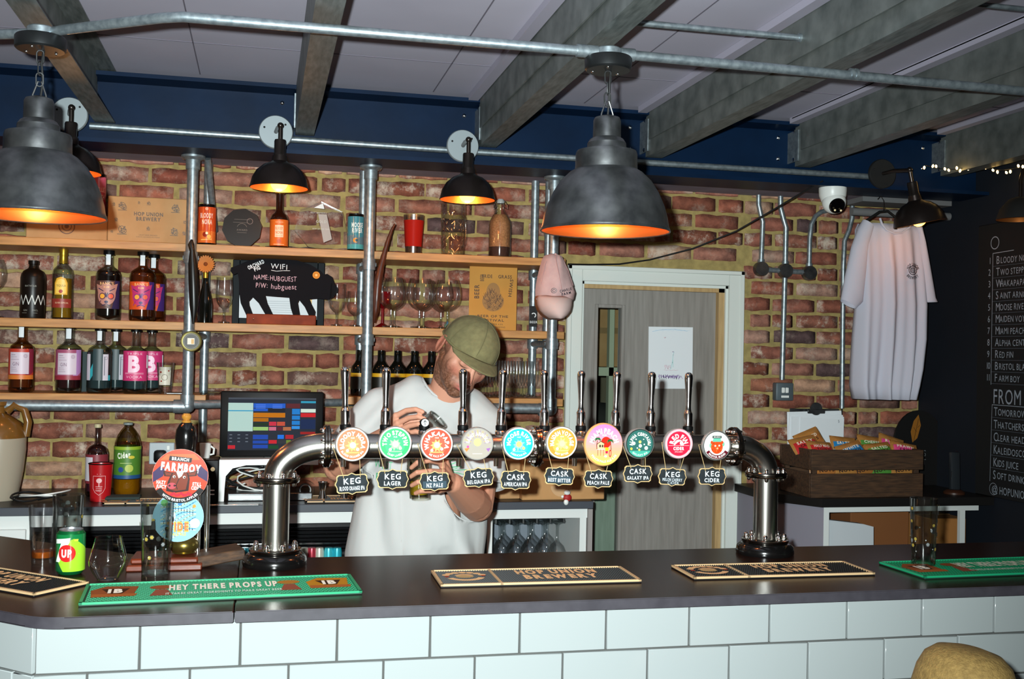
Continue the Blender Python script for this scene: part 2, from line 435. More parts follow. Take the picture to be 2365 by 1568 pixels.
seen = sorted([c for c in cells if vis(c)], key=lambda c: -(c[1] - c[0]) / math.hypot(c[0], WY))
solo = seen[:300]; rest = seen[300:] + [c for c in cells if not vis(c)]
for (a, d, z) in solo:
    o = bpy.data.objects.new('brick', rb.choice(bv)); COL.objects.link(o); o.parent = wall_back
    o.location = ((a + d) / 2, WY, z + rb.uniform(-.002, .002)); o.scale = (d - a, 1, .063 + rb.uniform(-.003, .002))
    if rb.random() < .5: o.scale.x *= 1; o.rotation_euler = (0, rb.uniform(-.006, .006), 0)
bb = B(); bb.paint('#000000')
for (a, d, z) in rest:
    src = rb.choice(bv); t = rb.random(); bb.col = (t, t, t, 1)
    bb.add([Vector(((a + d) / 2 + v.co.x * (d - a), WY + v.co.y, z + v.co.z * .063)) for v in src.vertices], [tuple(p.vertices) for p in src.polygons])
o = obj('brickwork', bb, M_BRICK, wall_back, smooth=50); o['kind'] = 'stuff'
# other walls, floor, ceiling
M_DKNAVY = mat('dark_navy_wall', '#0b1420', .7, var='#0a111b', vs=3, bump=.1, bs=60)
b = B(); b.box(3.09, 3.2, -1.5, 4.75, -.1, 2.75); struct('wall_right', b, M_DKNAVY)
M_FLOOR = wood_mat('floor_boards', '#4a3a2c', '#382b20', 4, (1, 9, 9), .5)
b = B(); b.box(-2.6, 3.2, -1.5, 4.77, -.12, 0); struct('floor', b, M_FLOOR)
M_CEIL = mat('plasterboard_ceiling', '#bbb7c6', .85, var='#aeaab9', vs=1.6, bump=.05, bs=40)
b = B(); b.box(-2.6, 3.2, -1.5, 4.77, 2.665, 2.75); ceil = struct('ceiling', b, M_CEIL)
b = B()                                            # boards taped at their joints: fine raised seams
for x in (-.25, .62, 1.23, 1.9, 2.6): b.box(x, x + .004, 1.2, 4.15, 2.6635, 2.666)
for y in (3.72, 2.5): b.box(-2.5, 3.1, y, y + .004, 2.6635, 2.666)
obj('board_joint', b, mat('joint_line', '#6f6a76', .8), ceil)
b = B(); b.box(-2.6, 3.09, 4.35, WY + .005, 2.415, 2.432); struct('trim_2', b, mat('soffit_board', '#8d8492', .8, var='#7d7482', vs=8))
# navy steel I-beam over the back bar
def ibeam():
    b = B(); pr = [(4.15, 2.392), (4.35, 2.392), (4.35, 2.407), (4.258, 2.41), (4.258, 2.632), (4.35, 2.637), (4.35, 2.652), (4.15, 2.652), (4.15, 2.637), (4.242, 2.632), (4.242, 2.41), (4.15, 2.407)]
    b.prism(pr, -2.6, 3.088, 'yz'); return b
b = ibeam(); struct('trim_1', b, M_NAVY, smooth=30)
# ------------------------------------------------------------------ ceiling joists
def joist(xr, y0, y1, label, double=False, facing=-1):
    t = thing('ceiling_joist', label, 'joist', (xr, y1, 2.47), group=None)
    b = B(); w = .07; x0 = -w; L0 = y0 - y1
    pr = [(0, 0), (0, .004), (x0 + .004, .004), (x0 + .004, .186), (0, .186), (0, .19), (x0, .19), (x0, 0)]
    if facing > 0: pr = [(-w - u, v) for u, v in pr]
    b.prism(pr, L0, -.055, 'xz')
    obj('channel', b, M_GALV_D, t, smooth=30)
    if double:
        b = B(); b.prism([(x0 - .005 + u * .9, v) for u, v in ((0, .06), (0, .19), (-.05, .19), (-.05, .186), (-.006, .186), (-.006, .06))], L0, -.12, 'xz')
        obj('web_lip', b, M_GALV_D, t, smooth=30)
    # end cleat screwed to the beam web
    b = B(); b.box(x0 - .075, x0, .004, .01, .02, .15); b.box(x0 - .006, x0 - .001, -.09, .01, .02, .15)
    c = obj('angle_cleat', b, M_GALV, t)
    for zz in (.04, .13):
        b = B(); b.lathe([(.008, 0), (.008, .004), (.004, .007), (0, .008)], 8, (x0 - .05, .004, zz), Matrix.Rotation(PI / 2, 3, 'X')); obj('bolt', b, M_CHROME, c)
    for zz in (.03, .15):
        b = B(); b.lathe([(.009, 0), (.009, .005), (.005, .008), (0, .009)], 8, (x0 - .001, -.05, zz), Matrix.Rotation(-PI / 2, 3, 'Y')); obj('bolt', b, M_CHROME, t)
    return t
JX = [(-.545, 'galvanised steel ceiling joist above the left pendant lamp'), (.172, 'narrow end-on galvanised joist above the second wall lamp from left'),
      (.882, 'double galvanised joist passing behind the middle pendant lamp, white bracket at its end'), (1.578, 'galvanised joist just right of the middle pendant, conduit clipped under it'),
      (2.245, 'galvanised joist ending at a bolted cleat above the security camera'), (2.94, 'far right joist, above the string of fairy lights')]
for i, (x, l) in enumerate(JX): joist(x, -.8, 4.24, l, i in (2, 3, 4))
b = B()
for x in (.8, 1.497, 2.165, 2.86): b.box(x - .04, x - .002, -.8, 4.14, 2.640, 2.664)
struct('trim_3', b, mat('pale_batten', '#a39fae', .8))
# ------------------------------------------------------------------ door
D = bpy.data.objects.new('door_1', None); COL.objects.link(D); D.location = (DX0, WY, 0); D['kind'] = 'structure'; D['label'] = 'grey wood-grain door in a white frame, a narrow glass panel on its left'
M_DOOR = wood_mat('grey_oak_laminate', '#8f8a84', '#7d7872', 5, (14, 14, .8), .55, .08)
M_FRAME = mat('white_gloss_paint', '#d3d8d2', .4)
M_RAWPINE = wood_mat('raw_pine_stop', '#b99b6c', '#a4855a', 6, (12, 12, 1), .6)
b = B(); w = .07
for (x0, x1, z0, z1) in ((FX0, DX0, -.0, FZ1), (DX1, FX1, 0, FZ1), (DX0, DX1, DZ1, FZ1)): b.box(x0, x1, WY - .018, WY + .006, z0, z1, .003)
for (x0, x1, z0, z1) in ((FX0, FX0 + .02, 0, FZ1), (FX1 - .02, FX1, 0, FZ1), (FX0, FX1, FZ1 - .02, FZ1)): b.box(x0, x1, WY - .024, WY - .016, z0, z1, .003)
obj('architrave', b, M_FRAME, D, True)
b = B(); b.box(DX0, DX0 + .012, WY, WY + .1, 0, DZ1); b.box(DX1 - .012, DX1, WY, WY + .1, 0, DZ1); b.box(DX0, DX1, WY, WY + .1, DZ1 - .012, DZ1)
obj('lining', b, M_FRAME, D, True)
b = B(); b.box(DX1 - .04, DX1 - .012, WY + .012, WY + .045, 0, DZ1 - .012); b.box(DX0 + .012, DX1 - .012, WY + .012, WY + .045, DZ1 - .03, DZ1 - .012)
obj('door_stop', b, M_RAWPINE, D, True)
b = B(); gx0, gx1, gz0, gz1 = 1.478, 1.590, .35, 1.873; y0, y1 = WY + .045, WY + .09
for (x0, x1, z0, z1) in ((DX0 + .012, gx0, .01, DZ1 - .02), (gx1, DX1 - .012, .01, DZ1 - .02), (gx0, gx1, gz1, DZ1 - .02), (gx0, gx1, .01, gz0)): b.box(x0, x1, y0, y1, z0, z1)
obj('door_leaf', b, M_DOOR, D, True)
b = B(); e = .016
for (x0, x1, z0, z1) in ((gx0 - e, gx0, gz0 - e, gz1 + e), (gx1, gx1 + e, gz0 - e, gz1 + e), (gx0, gx1, gz1, gz1 + e), (gx0, gx1, gz0 - e, gz0)): b.box(x0, x1, y0 - .006, y0 + .001, z0, z1, .002)
obj('glazing_bead', b, M_DOOR, D, True)
b = B(); b.box(gx0, gx1, y0 + .02, y0 + .025, gz0, gz1); obj('pane', b, M_PANE, D, True)
# store room behind the door
b = B(); b.box(1.1, 2.6, 6.2, 6.25, -.1, 2.7); b.box(1.1, 1.15, WY + .13, 6.2, -.1, 2.7); b.box(2.55, 2.6, WY + .13, 6.2, -.1, 2.7); b.box(1.1, 2.6, WY + .13, 6.25, -.12, -.1)
struct('wall_store', b, mat('store_wall', '#6f6552', .9))
t = thing('cardboard_box', 'brown cardboard box seen through the upper half of the door glass', 'box', (1.75, 5.3, 1.68))
b = B(); b.box(1.5, 1.98, 5.3, 5.6, 1.60, 1.98, .003); obj('carton', b, M_CARD, t, True)
b = B(); b.box(1.5, 1.98, 5.295, 5.301, 1.77, 1.80); obj('tape', b, mat('brown_tape', '#8c6d48', .4), t, True)
b = B(); b.box(1.70, 1.725, 5.2, 5.24, 1.2, 2.2); b.box(1.4, 1.42, 5.2, 5.6, 1.2, 2.2); b.box(1.4, 2.1, 5.2, 5.6, 1.555, 1.598); b.box(1.4, 2.1, 5.2, 5.6, 1.2, 1.23)
o = obj('storage_rack', b, mat('pale_rack', '#b9bda4', .6)); tag(o, 'pale storage rack standing behind the door glass', 'rack')
b = B(); b.ball((1.72, 5.45, 1.322), (.2, .13, .09), 20, 10); o = obj('dark_sack', b, mat('sack', '#2c2a26', .9, bump=.5, bs=20)); tag(o, 'dark sack lying on the rack behind the door glass', 'sack')
b = B(); b.box(1.50, 1.9, WY + .16, WY + .18, 0, 1.31, .002); o = obj('pale_board', b, wood_mat('pale_green_board', '#a3ada0', '#8f9a8c', 5, (12, 12, 1), .6)); tag(o, 'pale green grained board leaning behind the lower door glass', 'board')
# drawing taped to the door
t = thing('drawing', 'child\'s faint crayon drawing on white paper taped to the door', 'drawing', (1.832, WY + .044, 1.51))
b = B(); b.box(-.108, .108, -.001, 0, 0, .284); p = obj('sheet', b, M_PAPER, t)
p.rotation_euler = (0, -.01, 0)
A = Art(); rr = random.Random(5)
def scrib(x0, x1, z, h, col, n, w=.0012):
    pts = [(x0 + (x1 - x0) * i / n + rr.uniform(-.004, .004), z + h * math.sin(i * 2.1) * rr.uniform(.4, 1)) for i in range(n + 1)]; A.line(pts, w, col)
scrib(-.06, .055, .055, .012, '#a58bbd', 50, .002); scrib(-.04, .035, .055, .007, '#8f6fb0', 30, .002)
scrib(-.03, .0, .10, .012, '#d59fb0', 12); scrib(-.035, .04, .085, .002, '#d8aab8', 10); A.line([(0, .09), (.008, .12), (.012, .155), (.016, .17)], .0025, '#a9cfd0')
A.line([(.012, .1), (.01, .14)], .003, '#b4d6d4'); scrib(.008, .018, .17, .003, '#b59ac4', 6); scrib(-.035, -.025, .235, .004, '#e0a8b4', 6)
A.line([(-.09, .262), (-.04, .272), (.02, .274), (.08, .266)], .002, '#a9c6dc'); scrib(-.08, .09, .268, .003, '#bcd2e2', 22)
A.build('crayon_marks', p, eps=.0002, base_y=-.0012)
# ------------------------------------------------------------------ bar counter with tiles
M_TILE = mat('white_glazed_tile', '#999f9f', .12, coat=.3)
M_GROUT = mat('dark_grout', '#4a4a48', .9)
t = thing('bar_counter', 'bar front clad in white rectangular tiles with dark grout', 'counter', (0, 2.41, 0))
CX, CY = -.447, 2.40
wd = Vector((-.766, .643, 0)); wn = Vector((-.643, -.766, 0))
b = B()
ff = .008
far = Vector((CX, CY, 0)) + wd * 1.5
b.prism([(CX + .004, CY + ff), (3.08, CY + ff), (3.08, 2.9), (-.22, 2.9), (far.x + .35, far.y + .42), (far.x + .006, far.y + ff)], 0, 1.074, 'xy')
obj('carcass', b, M_GROUT, t, True)
tb = B(); tb.box(-.1005, .1005, 0, .012, -.0495, .0495, .0015); tm = tb.mesh('tile'); tm.materials.append(M_TILE)
def tile(c, rz=0, sx=1, name='tile'):
    o = bpy.data.objects.new(name, tm); COL.objects.link(o); o.parent = t; o.location = Vector(c) - t.location; o.rotation_euler = (0, 0, rz); o.scale = (sx, 1, 1)
for r in range(10):
    zc = .971 + .0515 - .1035 * r
    ph = -.135 + .2055 / 2 if r % 2 == 0 else -.135
    x = ph - .2055 * 3 - .10275
    while x < 3.0:
        a, d = max(x - .10275, CX), min(x + .10275, 3.08)
        if d - a > .02: tile(((a + d) / 2, CY, zc), 0, (d - a - .0045) / .201)
        x += .2055
    s = .0
    first = .13 if r % 2 == 0 else .06
    pos = 0; L_ = first
    rz = math.atan2(-wd.y, -wd.x)
    while pos < 1.4:
        c = Vector((CX, CY, 0)) + wd * (pos + L_ / 2); tile((c.x, c.y, zc), rz, (L_ - .0045) / .201); pos += L_; L_ = .2055
# worktop in two lengths
wt = thing('bar_worktop', 'dark brown bar top with a joint at its left end, chamfered left corner', 'worktop', (0, 2.35, 1.075))
FXc = -.425
wing_f = Vector((FXc, 2.352, 0)); wing_e = wing_f + wd * 1.6
nin = Vector((.643, .766, 0)) * .59
bi = wing_f + nin; tt = (2.942 - bi.y) / wd.y; inner = bi + wd * tt
we_in = wing_e + nin
XJ = -.046
arc = []
for k in range(9):
    a = k / 8; p0 = wing_f + wd * .045; p1 = wing_f; p2 = wing_f + Vector((.045, 0, 0))
    q = p0 * (1 - a) ** 2 + p1 * 2 * a * (1 - a) + p2 * a * a; arc.append((q.x, q.y))
for (poly) in ([(wing_e.x, wing_e.y)] + arc + [(XJ - .0012, 2.352), (XJ - .0012, 2.942), (inner.x, inner.y), (we_in.x, we_in.y)],
               [(XJ + .0012, 2.352), (3.085, 2.352), (3.085, 2.942), (XJ + .0012, 2.942)]):
    b = B(); b.prism(poly, 1.076, 1.1, 'xy', bev=.002)
    o = obj('slab', b, [M_WORKTOP, M_WTEDGE], wt, True)
    for p in o.data.polygons:
        if abs(p.normal.z) < .5: p.material_index = 1
# ------------------------------------------------------------------ back bar units
M_STAINLESS = mat('stainless_edge', '#c5c9c9', .25, 1)
t = thing('back_bar_worktop', 'dark grey back-bar worktop running along the brick wall', 'worktop', (0, 4.1, 1.045))
b = B(); b.box(-2.4, 1.287, 4.1, WY - .006, 1.05, 1.08, .002); o = obj('slab', b, [mat('back_worktop', '#1d1a1c', .4), mat('back_worktop_edge', '#3c4048', .5)], t, True)
for p in o.data.polygons:
    if p.normal.y < -.5: p.material_index = 1
b = B(); b.box(-.22, .0, 4.085, 4.10, 1.079, 1.085, .002); obj('metal_lip', b, M_STAINLESS, t, True)
# white cupboard carcass with fridge below
t = thing('under_counter_unit', 'white cupboard end under the back worktop at far left', 'cupboard', (-1.5, 4.12, 0))
b = B(); b.box(-2.4, -.79, 4.13, 4.64, 0, 1.049); obj('carcass', b, M_WHITEBOARD, t, True)
b = B(); b.box(-1.55, -.8, 4.112, 4.129, .1, 1.0, .002); obj('door', b, M_WHITEBOARD, t, True)
t = thing('bottle_fridge', 'black under-counter bottle fridge behind the left font column', 'fridge', (-.2, 4.12, 0))
b = B(); b.box(-.785, .86, 4.14, 4.64, .0, 1.048); b.bm.faces.ensure_lookup_table(); obj('cabinet', b, M_BLACK, t, True)
b = B(); b.box(-.785, .86, 4.115, 4.139, 1.008, 1.048); obj('white_rail', b, M_WHITEBOARD, t, True)
b = B()
for k in range(7): b.box(-.78, .85, 4.112, 4.139, .9 + k * .014, .909 + k * .014, .001)
obj('vent_grille', b, mat('gloss_black', '#08090b', .15, coat=.5), t, True)
for (x0, x1) in ((-.77, .02), (.03, .85)):
    b = B()
    for (a0, a1, c0, c1) in ((x0, x1, .83, .885), (x0, x1, .05, .1), (x0, x0 + .04, .1, .83), (x1 - .04, x1, .1, .83)): b.box(a0, a1, 4.105, 4.139, c0, c1, .002)
    dr = obj('fridge_door', b, M_BLACK, t, True)
# open steel-look cabinet with hanging glasses
t = thing('glass_rack_cabinet', 'open white cabinet under the back worktop, stemmed glasses hanging inside', 'cabinet', (1.08, 4.12, 0))
b = B()
b.box(.865, 1.285, 4.12, 4.64, 1.012, 1.049); b.box(1.238, 1.265, 4.12, 4.64, .0, 1.012); b.box(.865, .885, 4.12, 4.64, 0, 1.012); b.box(.865, 1.265, 4.6, 4.64, 0, 1.012); b.box(.885, 1.238, 4.14, 4.6, .3, .32)
obj('carcass', b, [M_WHITEBOARD], t, True)
b = B(); b.box(.886, 1.237, 4.597, 4.6, .32, 1.0); obj('back_panel', b, mat('blue_grey_panel', '#77808a', .7), t, True)
b = B()
for k in range(6):
    x = .9 + k * .055; b.box(x, x + .006, 4.14, 4.58, .99, 1.006)
obj('hanging_rail', b, M_STAINLESS, t, True)
b = B(); b.box(1.268, 1.286, 4.105, 4.64, 0, 1.048); obj('end_panel', b, mat('grey_end_panel', '#8d8683', .6), t, True)
# right hand counter
t = thing('right_counter', 'white counter with a dark top under the wooden crate', 'counter', (2.6, 4.1, 0))
b = B(); b.prism([(2.27, 4.085), (3.085, 4.085), (3.085, 4.64), (2.13, 4.64), (2.13, 4.31)], 1.045, 1.08, 'xy'); obj('worktop', b, mat('black_worktop', '#131110', .45), t, True)
b = B(); b.box(2.287, 3.02, 4.1, 4.118, 1.022, 1.044); b.box(2.287, 2.312, 4.1, 4.118, 0, 1.022); b.box(2.93, 2.955, 4.1, 4.118, 0, 1.022); b.box(2.31, 2.94, 4.12, 4.62, .3, .32); b.box(2.17, 3.06, 4.61, 4.635, .3, 1.04)
obj('frame', b, M_WHITEBOARD, t, True)
b = B(); b.prism([(2.287, 4.1), (2.287, 4.12), (2.16, 4.34), (2.16, 4.62), (2.14, 4.62), (2.14, 4.33)], 0, 1.044, 'xy'); obj('side_panel', b, mat('lilac_grey_panel', '#84818c', .6), t, True)
# ------------------------------------------------------------------ pendant lamps on their conduit
M_RUBBER = mat('black_rubber', '#111213', .55)
M_BULB = mat('warm_bulb', '#ffb35a', .3, emit=9, ecol='#ff9a3c')
DOME = [(.172, 0), (.1735, .004), (.170, .012), (.166, .035), (.157, .065), (.142, .098), (.122, .128), (.098, .150), (.084, .158),
        (.0835, .166), (.083, .196), (.080, .205), (.055, .209), (.053, .213), (.052, .226), (.045, .236), (.038, .240), (.0375, .246), (.037, .284), (.033, .292), (.018, .297), (.0, .298)]
def pendant(x, y, zr, ztop, label):
    DM = [(r * .955, z) for r, z in DOME]
    t = thing('pendant_lamp', label, 'lamp', (x, y, zr), group=None)
    b = B(); b.lathe(DM, 64)
    obj('shade', b, M_PEWTER, t, smooth=28)
    b = B(); b.lathe([(.1635, .0005)] + [(r - .003, z) for r, z in DM[2:9]] + [(.03, .155), (0, .155)], 64); obj('shade_lining', b, M_COPPER, t)
    b = B(); b.tube([(.165 * math.cos(a), .165 * math.sin(a), 0) for a in [2 * PI * k / 64 for k in range(64)]], .0022, 8, closed=True); obj('rolled_rim', b, M_PEWTER, t)
    b = B(); b.lathe([(0, .155), (.02, .154), (.02, .125), (0, .125)], 16); obj('lamp_holder', b, M_BLACK, t)
    b = B(); b.ball((0, 0, .088), (.03, .03, .04), 20, 12); obj('bulb', b, M_BULB, t)
    li = bpy.data.lights.new('pendant_light', 'POINT'); li.energy = 2.4; li.color = (1, .50, .20); li.shadow_soft_size = .03
    lo = bpy.data.objects.new('pendant_light', li); COL.objects.link(lo); lo.parent = t; lo.location = (0, 0, .035)
    zt = ztop - zr; zb = .29                        # hook bail, chain, cable
    b = B(); w = .017
    b.tube([(-w, 0, zb), (-w * .9, 0, zb + .012), (-.004, 0, zb + .045), (.004, 0, zb + .045), (w * .9, 0, zb + .012), (w, 0, zb)], .0022, 8); obj('bail', b, M_PEWTER, t)
    z = zb + .036; k = 0; Lk = .034
    while z + Lk < zt + .012:
        b = B(); hh = Lk / 2; ww = .0085; pts = []
        for i in range(16):
            a = 2 * PI * i / 16; u = ww * math.cos(a); v = (hh - ww) * (1 if math.sin(a) > 0 else -1) + ww * math.sin(a)
            pts.append((u, 0, v) if k % 2 == 0 else (u * .35, u * .94, v))
        b.tube([(p[0], p[1], p[2] + z + hh - .003) for p in pts], .0019, 6, closed=True); obj('chain_link', b, M_PEWTER, t); z += Lk - .006; k += 1
    b = B(); b.tube([(.002, .003, zb), (.006, .006, zb + .05), (.004, -.004, zb + .09), (.008, .004, zb + .13), (.003, 0, zt)], .003, 8); obj('cable', b, M_RUBBER, t)
    b = B(); b.lathe([(0, zt), (.056, zt), (.060, zt + .004), (.061, zt + .03), (.058, zt + .034), (0, zt + .034)], 40); r = obj('ceiling_rose', b, mat('rose_iron', '#2b2d2e', .4, .7), t)
    for a in (.6, 2.7, 4.4):
        b = B(); b.ball((.04 * math.cos(a), .04 * math.sin(a), zt), .004, 8, 6); obj('screw', b, M_CHROME, r)
    b = B(); b.lathe([(.033, zt + .034), (.033, zt + .055), (.030, zt + .058), (0, zt + .058)], 32); obj('conduit_box', b, M_GALV, t)
    return t
P1 = (.849, 2.65); P2 = (-.556, 2.885)
pendant(P1[0], P1[1], 1.972, 2.385, 'large pewter dome pendant with copper lining over the middle of the bar')
pendant(P2[0], P2[1], 1.972, 2.385, 'large pewter dome pendant with copper lining cut by the left frame edge')
CZ = 2.431; CR = .0125
def pipe_thing(name, label, cat, pts, r, m=None, fit=()):
    t = thing(name, label, cat, pts[0]); b = B(); b.tube(pts, r, 14); obj('tube', b, m or M_GALV, t, True)
    for (p, q, rr_) in fit:
        b = B(); b.tube([p, q], rr_, 14); obj('coupler', b, M_GALV, t, True)
    return t
pipe_thing('conduit', 'long galvanised conduit bending between the two pendant lamps', 'pipe',
           [(P2[0] + .03, P2[1] - .01, CZ), (-.5, 2.85, CZ), (-.25, 2.675, CZ), (-.2, 2.652, CZ), (P1[0] - .03, 2.65, CZ)], CR, fit=[((P1[0] - .085, 2.65, CZ), (P1[0] - .03, 2.65, CZ), .0165)])
pipe_thing('conduit', 'galvanised conduit running right from the middle pendant, clipped to a joist', 'pipe',
           [(P1[0] + .03, 2.65, CZ), (2.6, 2.65, CZ - .01), (3.09, 2.65, CZ - .01)], CR, fit=[((P1[0] + .03, 2.65, CZ), (P1[0] + .07, 2.65, CZ), .0165), ((1.535, 2.65, CZ), (1.543, 2.65, CZ), .016), ((1.549, 2.65, CZ), (1.557, 2.65, CZ), .016)])
pipe_thing('conduit', 'short galvanised conduit end left of the left pendant lamp', 'pipe', [(P2[0] - .03, P2[1] + .02, CZ), (-1.3, 3.2, CZ)], CR)
pipe_thing('conduit', 'thin conduit high between two joists right of the middle pendant', 'pipe', [(.885, 2.86, 2.585), (1.508, 2.86, 2.585)], .009, fit=[((1.49, 2.86, 2.585), (1.508, 2.86, 2.585), .013)])
pipe_thing('conduit', 'thin conduit at the upper right edge behind the joist', 'pipe', [(1.58, 2.5, 2.60), (3.08, 2.5, 2.60)], .007)
# ------------------------------------------------------------------ wall lamps on the navy beam
pipe_thing('beam_conduit', 'galvanised conduit along the navy beam linking the wall lamps', 'pipe', [(-.63, 4.17, 2.452), (.8, 4.17, 2.445), (2.54, 4.17, 2.445)], .0125)
def wall_lamp(x, z, sx, label, dark=False, lit=1.6, tilt=0, copper=None):
    Y0 = 4.15
    t = thing('wall_lamp', label, 'lamp', (x, Y0, z)); gm = M_BLACKM if dark else mat('grey_disc', '#8f989c', .5, .3)
    b = B(); b.lathe([(0, 0), (.063, 0), (.063, .01), (.06, .014), (0, .014)], 40, rot=Matrix.Rotation(PI / 2, 3, 'X')); bp = obj('back_plate', b, gm, t)
    for a in (.7, 2.8, 5.0):
        b = B(); b.ball((.045 * math.cos(a), -.014, .045 * math.sin(a)), .004, 8, 5); obj('screw', b, M_BLACKM, bp)
    ex = sx - x; Y1 = -.125
    b = B(); b.tube([(0, -.01, 0), (ex * .4, -.06, .006), (ex, Y1, .0)], .008, 10); b.ball((ex, Y1, .002), .0115, 12, 8); obj('arm', b, M_BRONZE, t)
    s = bpy.data.objects.new('shade_pivot', None)
    R = Matrix.Rotation(tilt, 3, 'Y')
    o3 = Vector((ex, Y1, 0))
    b = B(); b.tube([o3, o3 + R @ Vector((0, 0, -.055))], .0075, 10)
    b.lathe([(0, -.05), (.019, -.05), (.021, -.056), (.021, -.1), (.024, -.104), (.024, -.112), (.0, -.112)], 24, o3, R); obj('lamp_holder', b, M_BRONZE, t)
    pr = [(.026, -.11), (.028, -.128), (.034, -.133), (.058, -.143), (.082, -.164), (.097, -.190), (.104, -.218), (.106, -.226)]
    b = B(); b.lathe(pr, 48, o3, R); sh = obj('shade', b, mat('lamp_iron', '#3a3230', .32, .8), t, recalc=True)
    b = B(); b.lathe([(.0, -.129)] + [(r - .003, zz - .001) for r, zz in pr[2:]], 48, o3, R); obj('shade_lining', b, M_COPPER, sh)
    b = B(); b.ball(o3 + R @ Vector((0, 0, -.208)), .031, 20, 12); obj('bulb', b, M_BULB if lit else M_PEWTER, t)
    if lit:
        li = bpy.data.lights.new('wall_lamp_light', 'POINT'); li.energy = lit; li.color = (1, .46, .16); li.shadow_soft_size = .03
        lo = bpy.data.objects.new('wall_lamp_light', li); COL.objects.link(lo); lo.parent = t; lo.location = o3 + R @ Vector((0, 0, -.262))
    return t
wall_lamp(.03, 2.467, .045, 'small dark dome wall lamp left of centre, above the orange-label beer bottle')
wall_lamp(.741, 2.46, .742, 'small dark dome wall lamp with bright bulb, above the dimpled glass mug')
wall_lamp(-.695, 2.482, -.67, 'small dark dome wall lamp half hidden behind the left pendant')
wall_lamp(2.56, 2.455, 2.615, 'dimly lit black dome wall lamp tilted in front of the hanging white T-shirt', True, .5, -.22)  # bulb glows and gives a weaker light than the other wall lamps
# ------------------------------------------------------------------ pipe shelving
sh = thing('pipe_shelving', 'wall shelving of galvanised tubes with three pine boards a bay', 'shelving', (-.277, 4.33, 1.42))
def P(name, pts, r=.021, m=None, seg=16): b = B(); b.tube(pts, r, seg); return obj(name, b, m or M_GALV, sh, True)
FZ = 1.428
def arcp(c, r, a0, a1, n=8): return [(c[0] + r * math.cos(a0 + (a1 - a0) * i / n), c[1], c[2] + r * math.sin(a0 + (a1 - a0) * i / n)) for i in range(n + 1)]
for x, kind in ((-.277, 'l'), (.405, 'm'), (1.165, 'r')):
    P('upright_pipe', [(x, 4.33, FZ), (x, 4.33, 2.392)])
    b = B(); b.lathe([(0, 2.34), (.027, 2.34), (.027, 2.375), (.045, 2.384), (.045, 2.392), (0, 2.392)], 24, (x, 4.33, 0)); f = obj('flange', b, M_GALV, sh, True)
    for a in (.3, 2.8): b = B(); b.ball((x + .037 * math.cos(a), 4.33 + .037 * math.sin(a), 2.383), .006, 8, 5); obj('bolt', b, M_CHROME, f, True)
for x in (-.232, .40, 1.15): P('rear_pipe', [(x, 4.60, 1.27 if x < 0 else 1.44), (x, 4.60, 2.42)], .0175)
P('rear_pipe', [(1.213, 4.60, 1.4), (1.213, 4.60, 2.42)], .0175)
P('brace_pipe', [(-.225, 4.36, 2.39), (-.20, 4.56, 2.13)], .013)
P('cross_pipe', [(-2.3, 4.33, FZ), (-.277, 4.33, FZ)]); P('cross_pipe', [(.40, 4.33, FZ + .004), (1.165, 4.33, FZ + .004)]); P('cross_pipe', [(-.277, 4.33, FZ + .008), (.40, 4.60, FZ + .01)], .0165)
for x, d in ((-.277, -1), (1.165, -1)):
    b = B(); b.ball((x, 4.33, FZ + .002), .028, 16, 12); b.tube([(x, 4.33, FZ), (x, 4.33, FZ + .045)], .0265, 16); b.tube([(x, 4.33, FZ), (x + d * .05, 4.33, FZ)], .0265, 16); obj('elbow', b, M_GALV, sh, True)
for x, xr in ((-.277, -.232), (.405, .40), (1.165, 1.15)):
    for z in (2.0, 1.70):
        b = B(); b.tube([(x, 4.33, z), (xr, 4.60, z)], .014, 12); b.tube([(x, 4.33, z - .022), (x, 4.33, z + .022)], .0265, 16); b.tube([(xr, 4.60, z - .02), (xr, 4.60, z + .02)], .023, 16)
        b.tube([(x - .03, 4.34, z), (x + .03, 4.34, z)], .009, 8); obj('clamp', b, M_GALV, sh, True)
SZ = (2.056, 1.752, 1.472)
def board(x0, x1, zt, th=.032, y0=4.352): b = B(); b.box(x0, x1, y0, WY - .008, zt - th, zt, .002); obj('shelf_board', b, M_SHELF, sh, True)
for z in SZ[:2]:
    board(-2.4, -.2745, z); board(-.2715, .4035, z); board(.4065, 1.225, z)
board(-2.4, -.21, SZ[2]); board(.33, 1.225, SZ[2])
b = B(); b.box(-.232, -.16, 4.36, 4.63, SZ[2] + .001, SZ[2] + .008); obj('glass_plate', b, M_PANE, sh, True)
# ------------------------------------------------------------------ conduits right of the door
t = thing('switch_conduit', 'three bent galvanised conduits meeting at round junction boxes with a switch below', 'conduit', (2.30, 4.63, 1.45))
Yc = WY - .02
jx = [(2.243, 2.072), (2.365, 2.068), (2.487, 2.062)]
def T3(name, pts, r, m=M_GALV, par=t): b = B(); b.tube(pts, r, 12); return obj(name, b, m, par, True)
T3('tube', [(2.225, Yc, 2.43), (2.226, Yc, 2.37), (2.236, Yc, 2.33), (2.248, Yc, 2.29), (2.246, Yc, 2.20), (2.243, Yc, 2.1)], .0115)
T3('tube', [(2.335, Yc, 2.43), (2.337, Yc, 2.36), (2.352, Yc, 2.31), (2.366, Yc, 2.27), (2.365, Yc, 2.1)], .0125)
T3('tube', [(2.575, Yc, 2.36), (2.545, Yc, 2.352), (2.515, Yc, 2.33), (2.495, Yc, 2.29), (2.488, Yc, 2.22), (2.487, Yc, 2.1)], .0115)
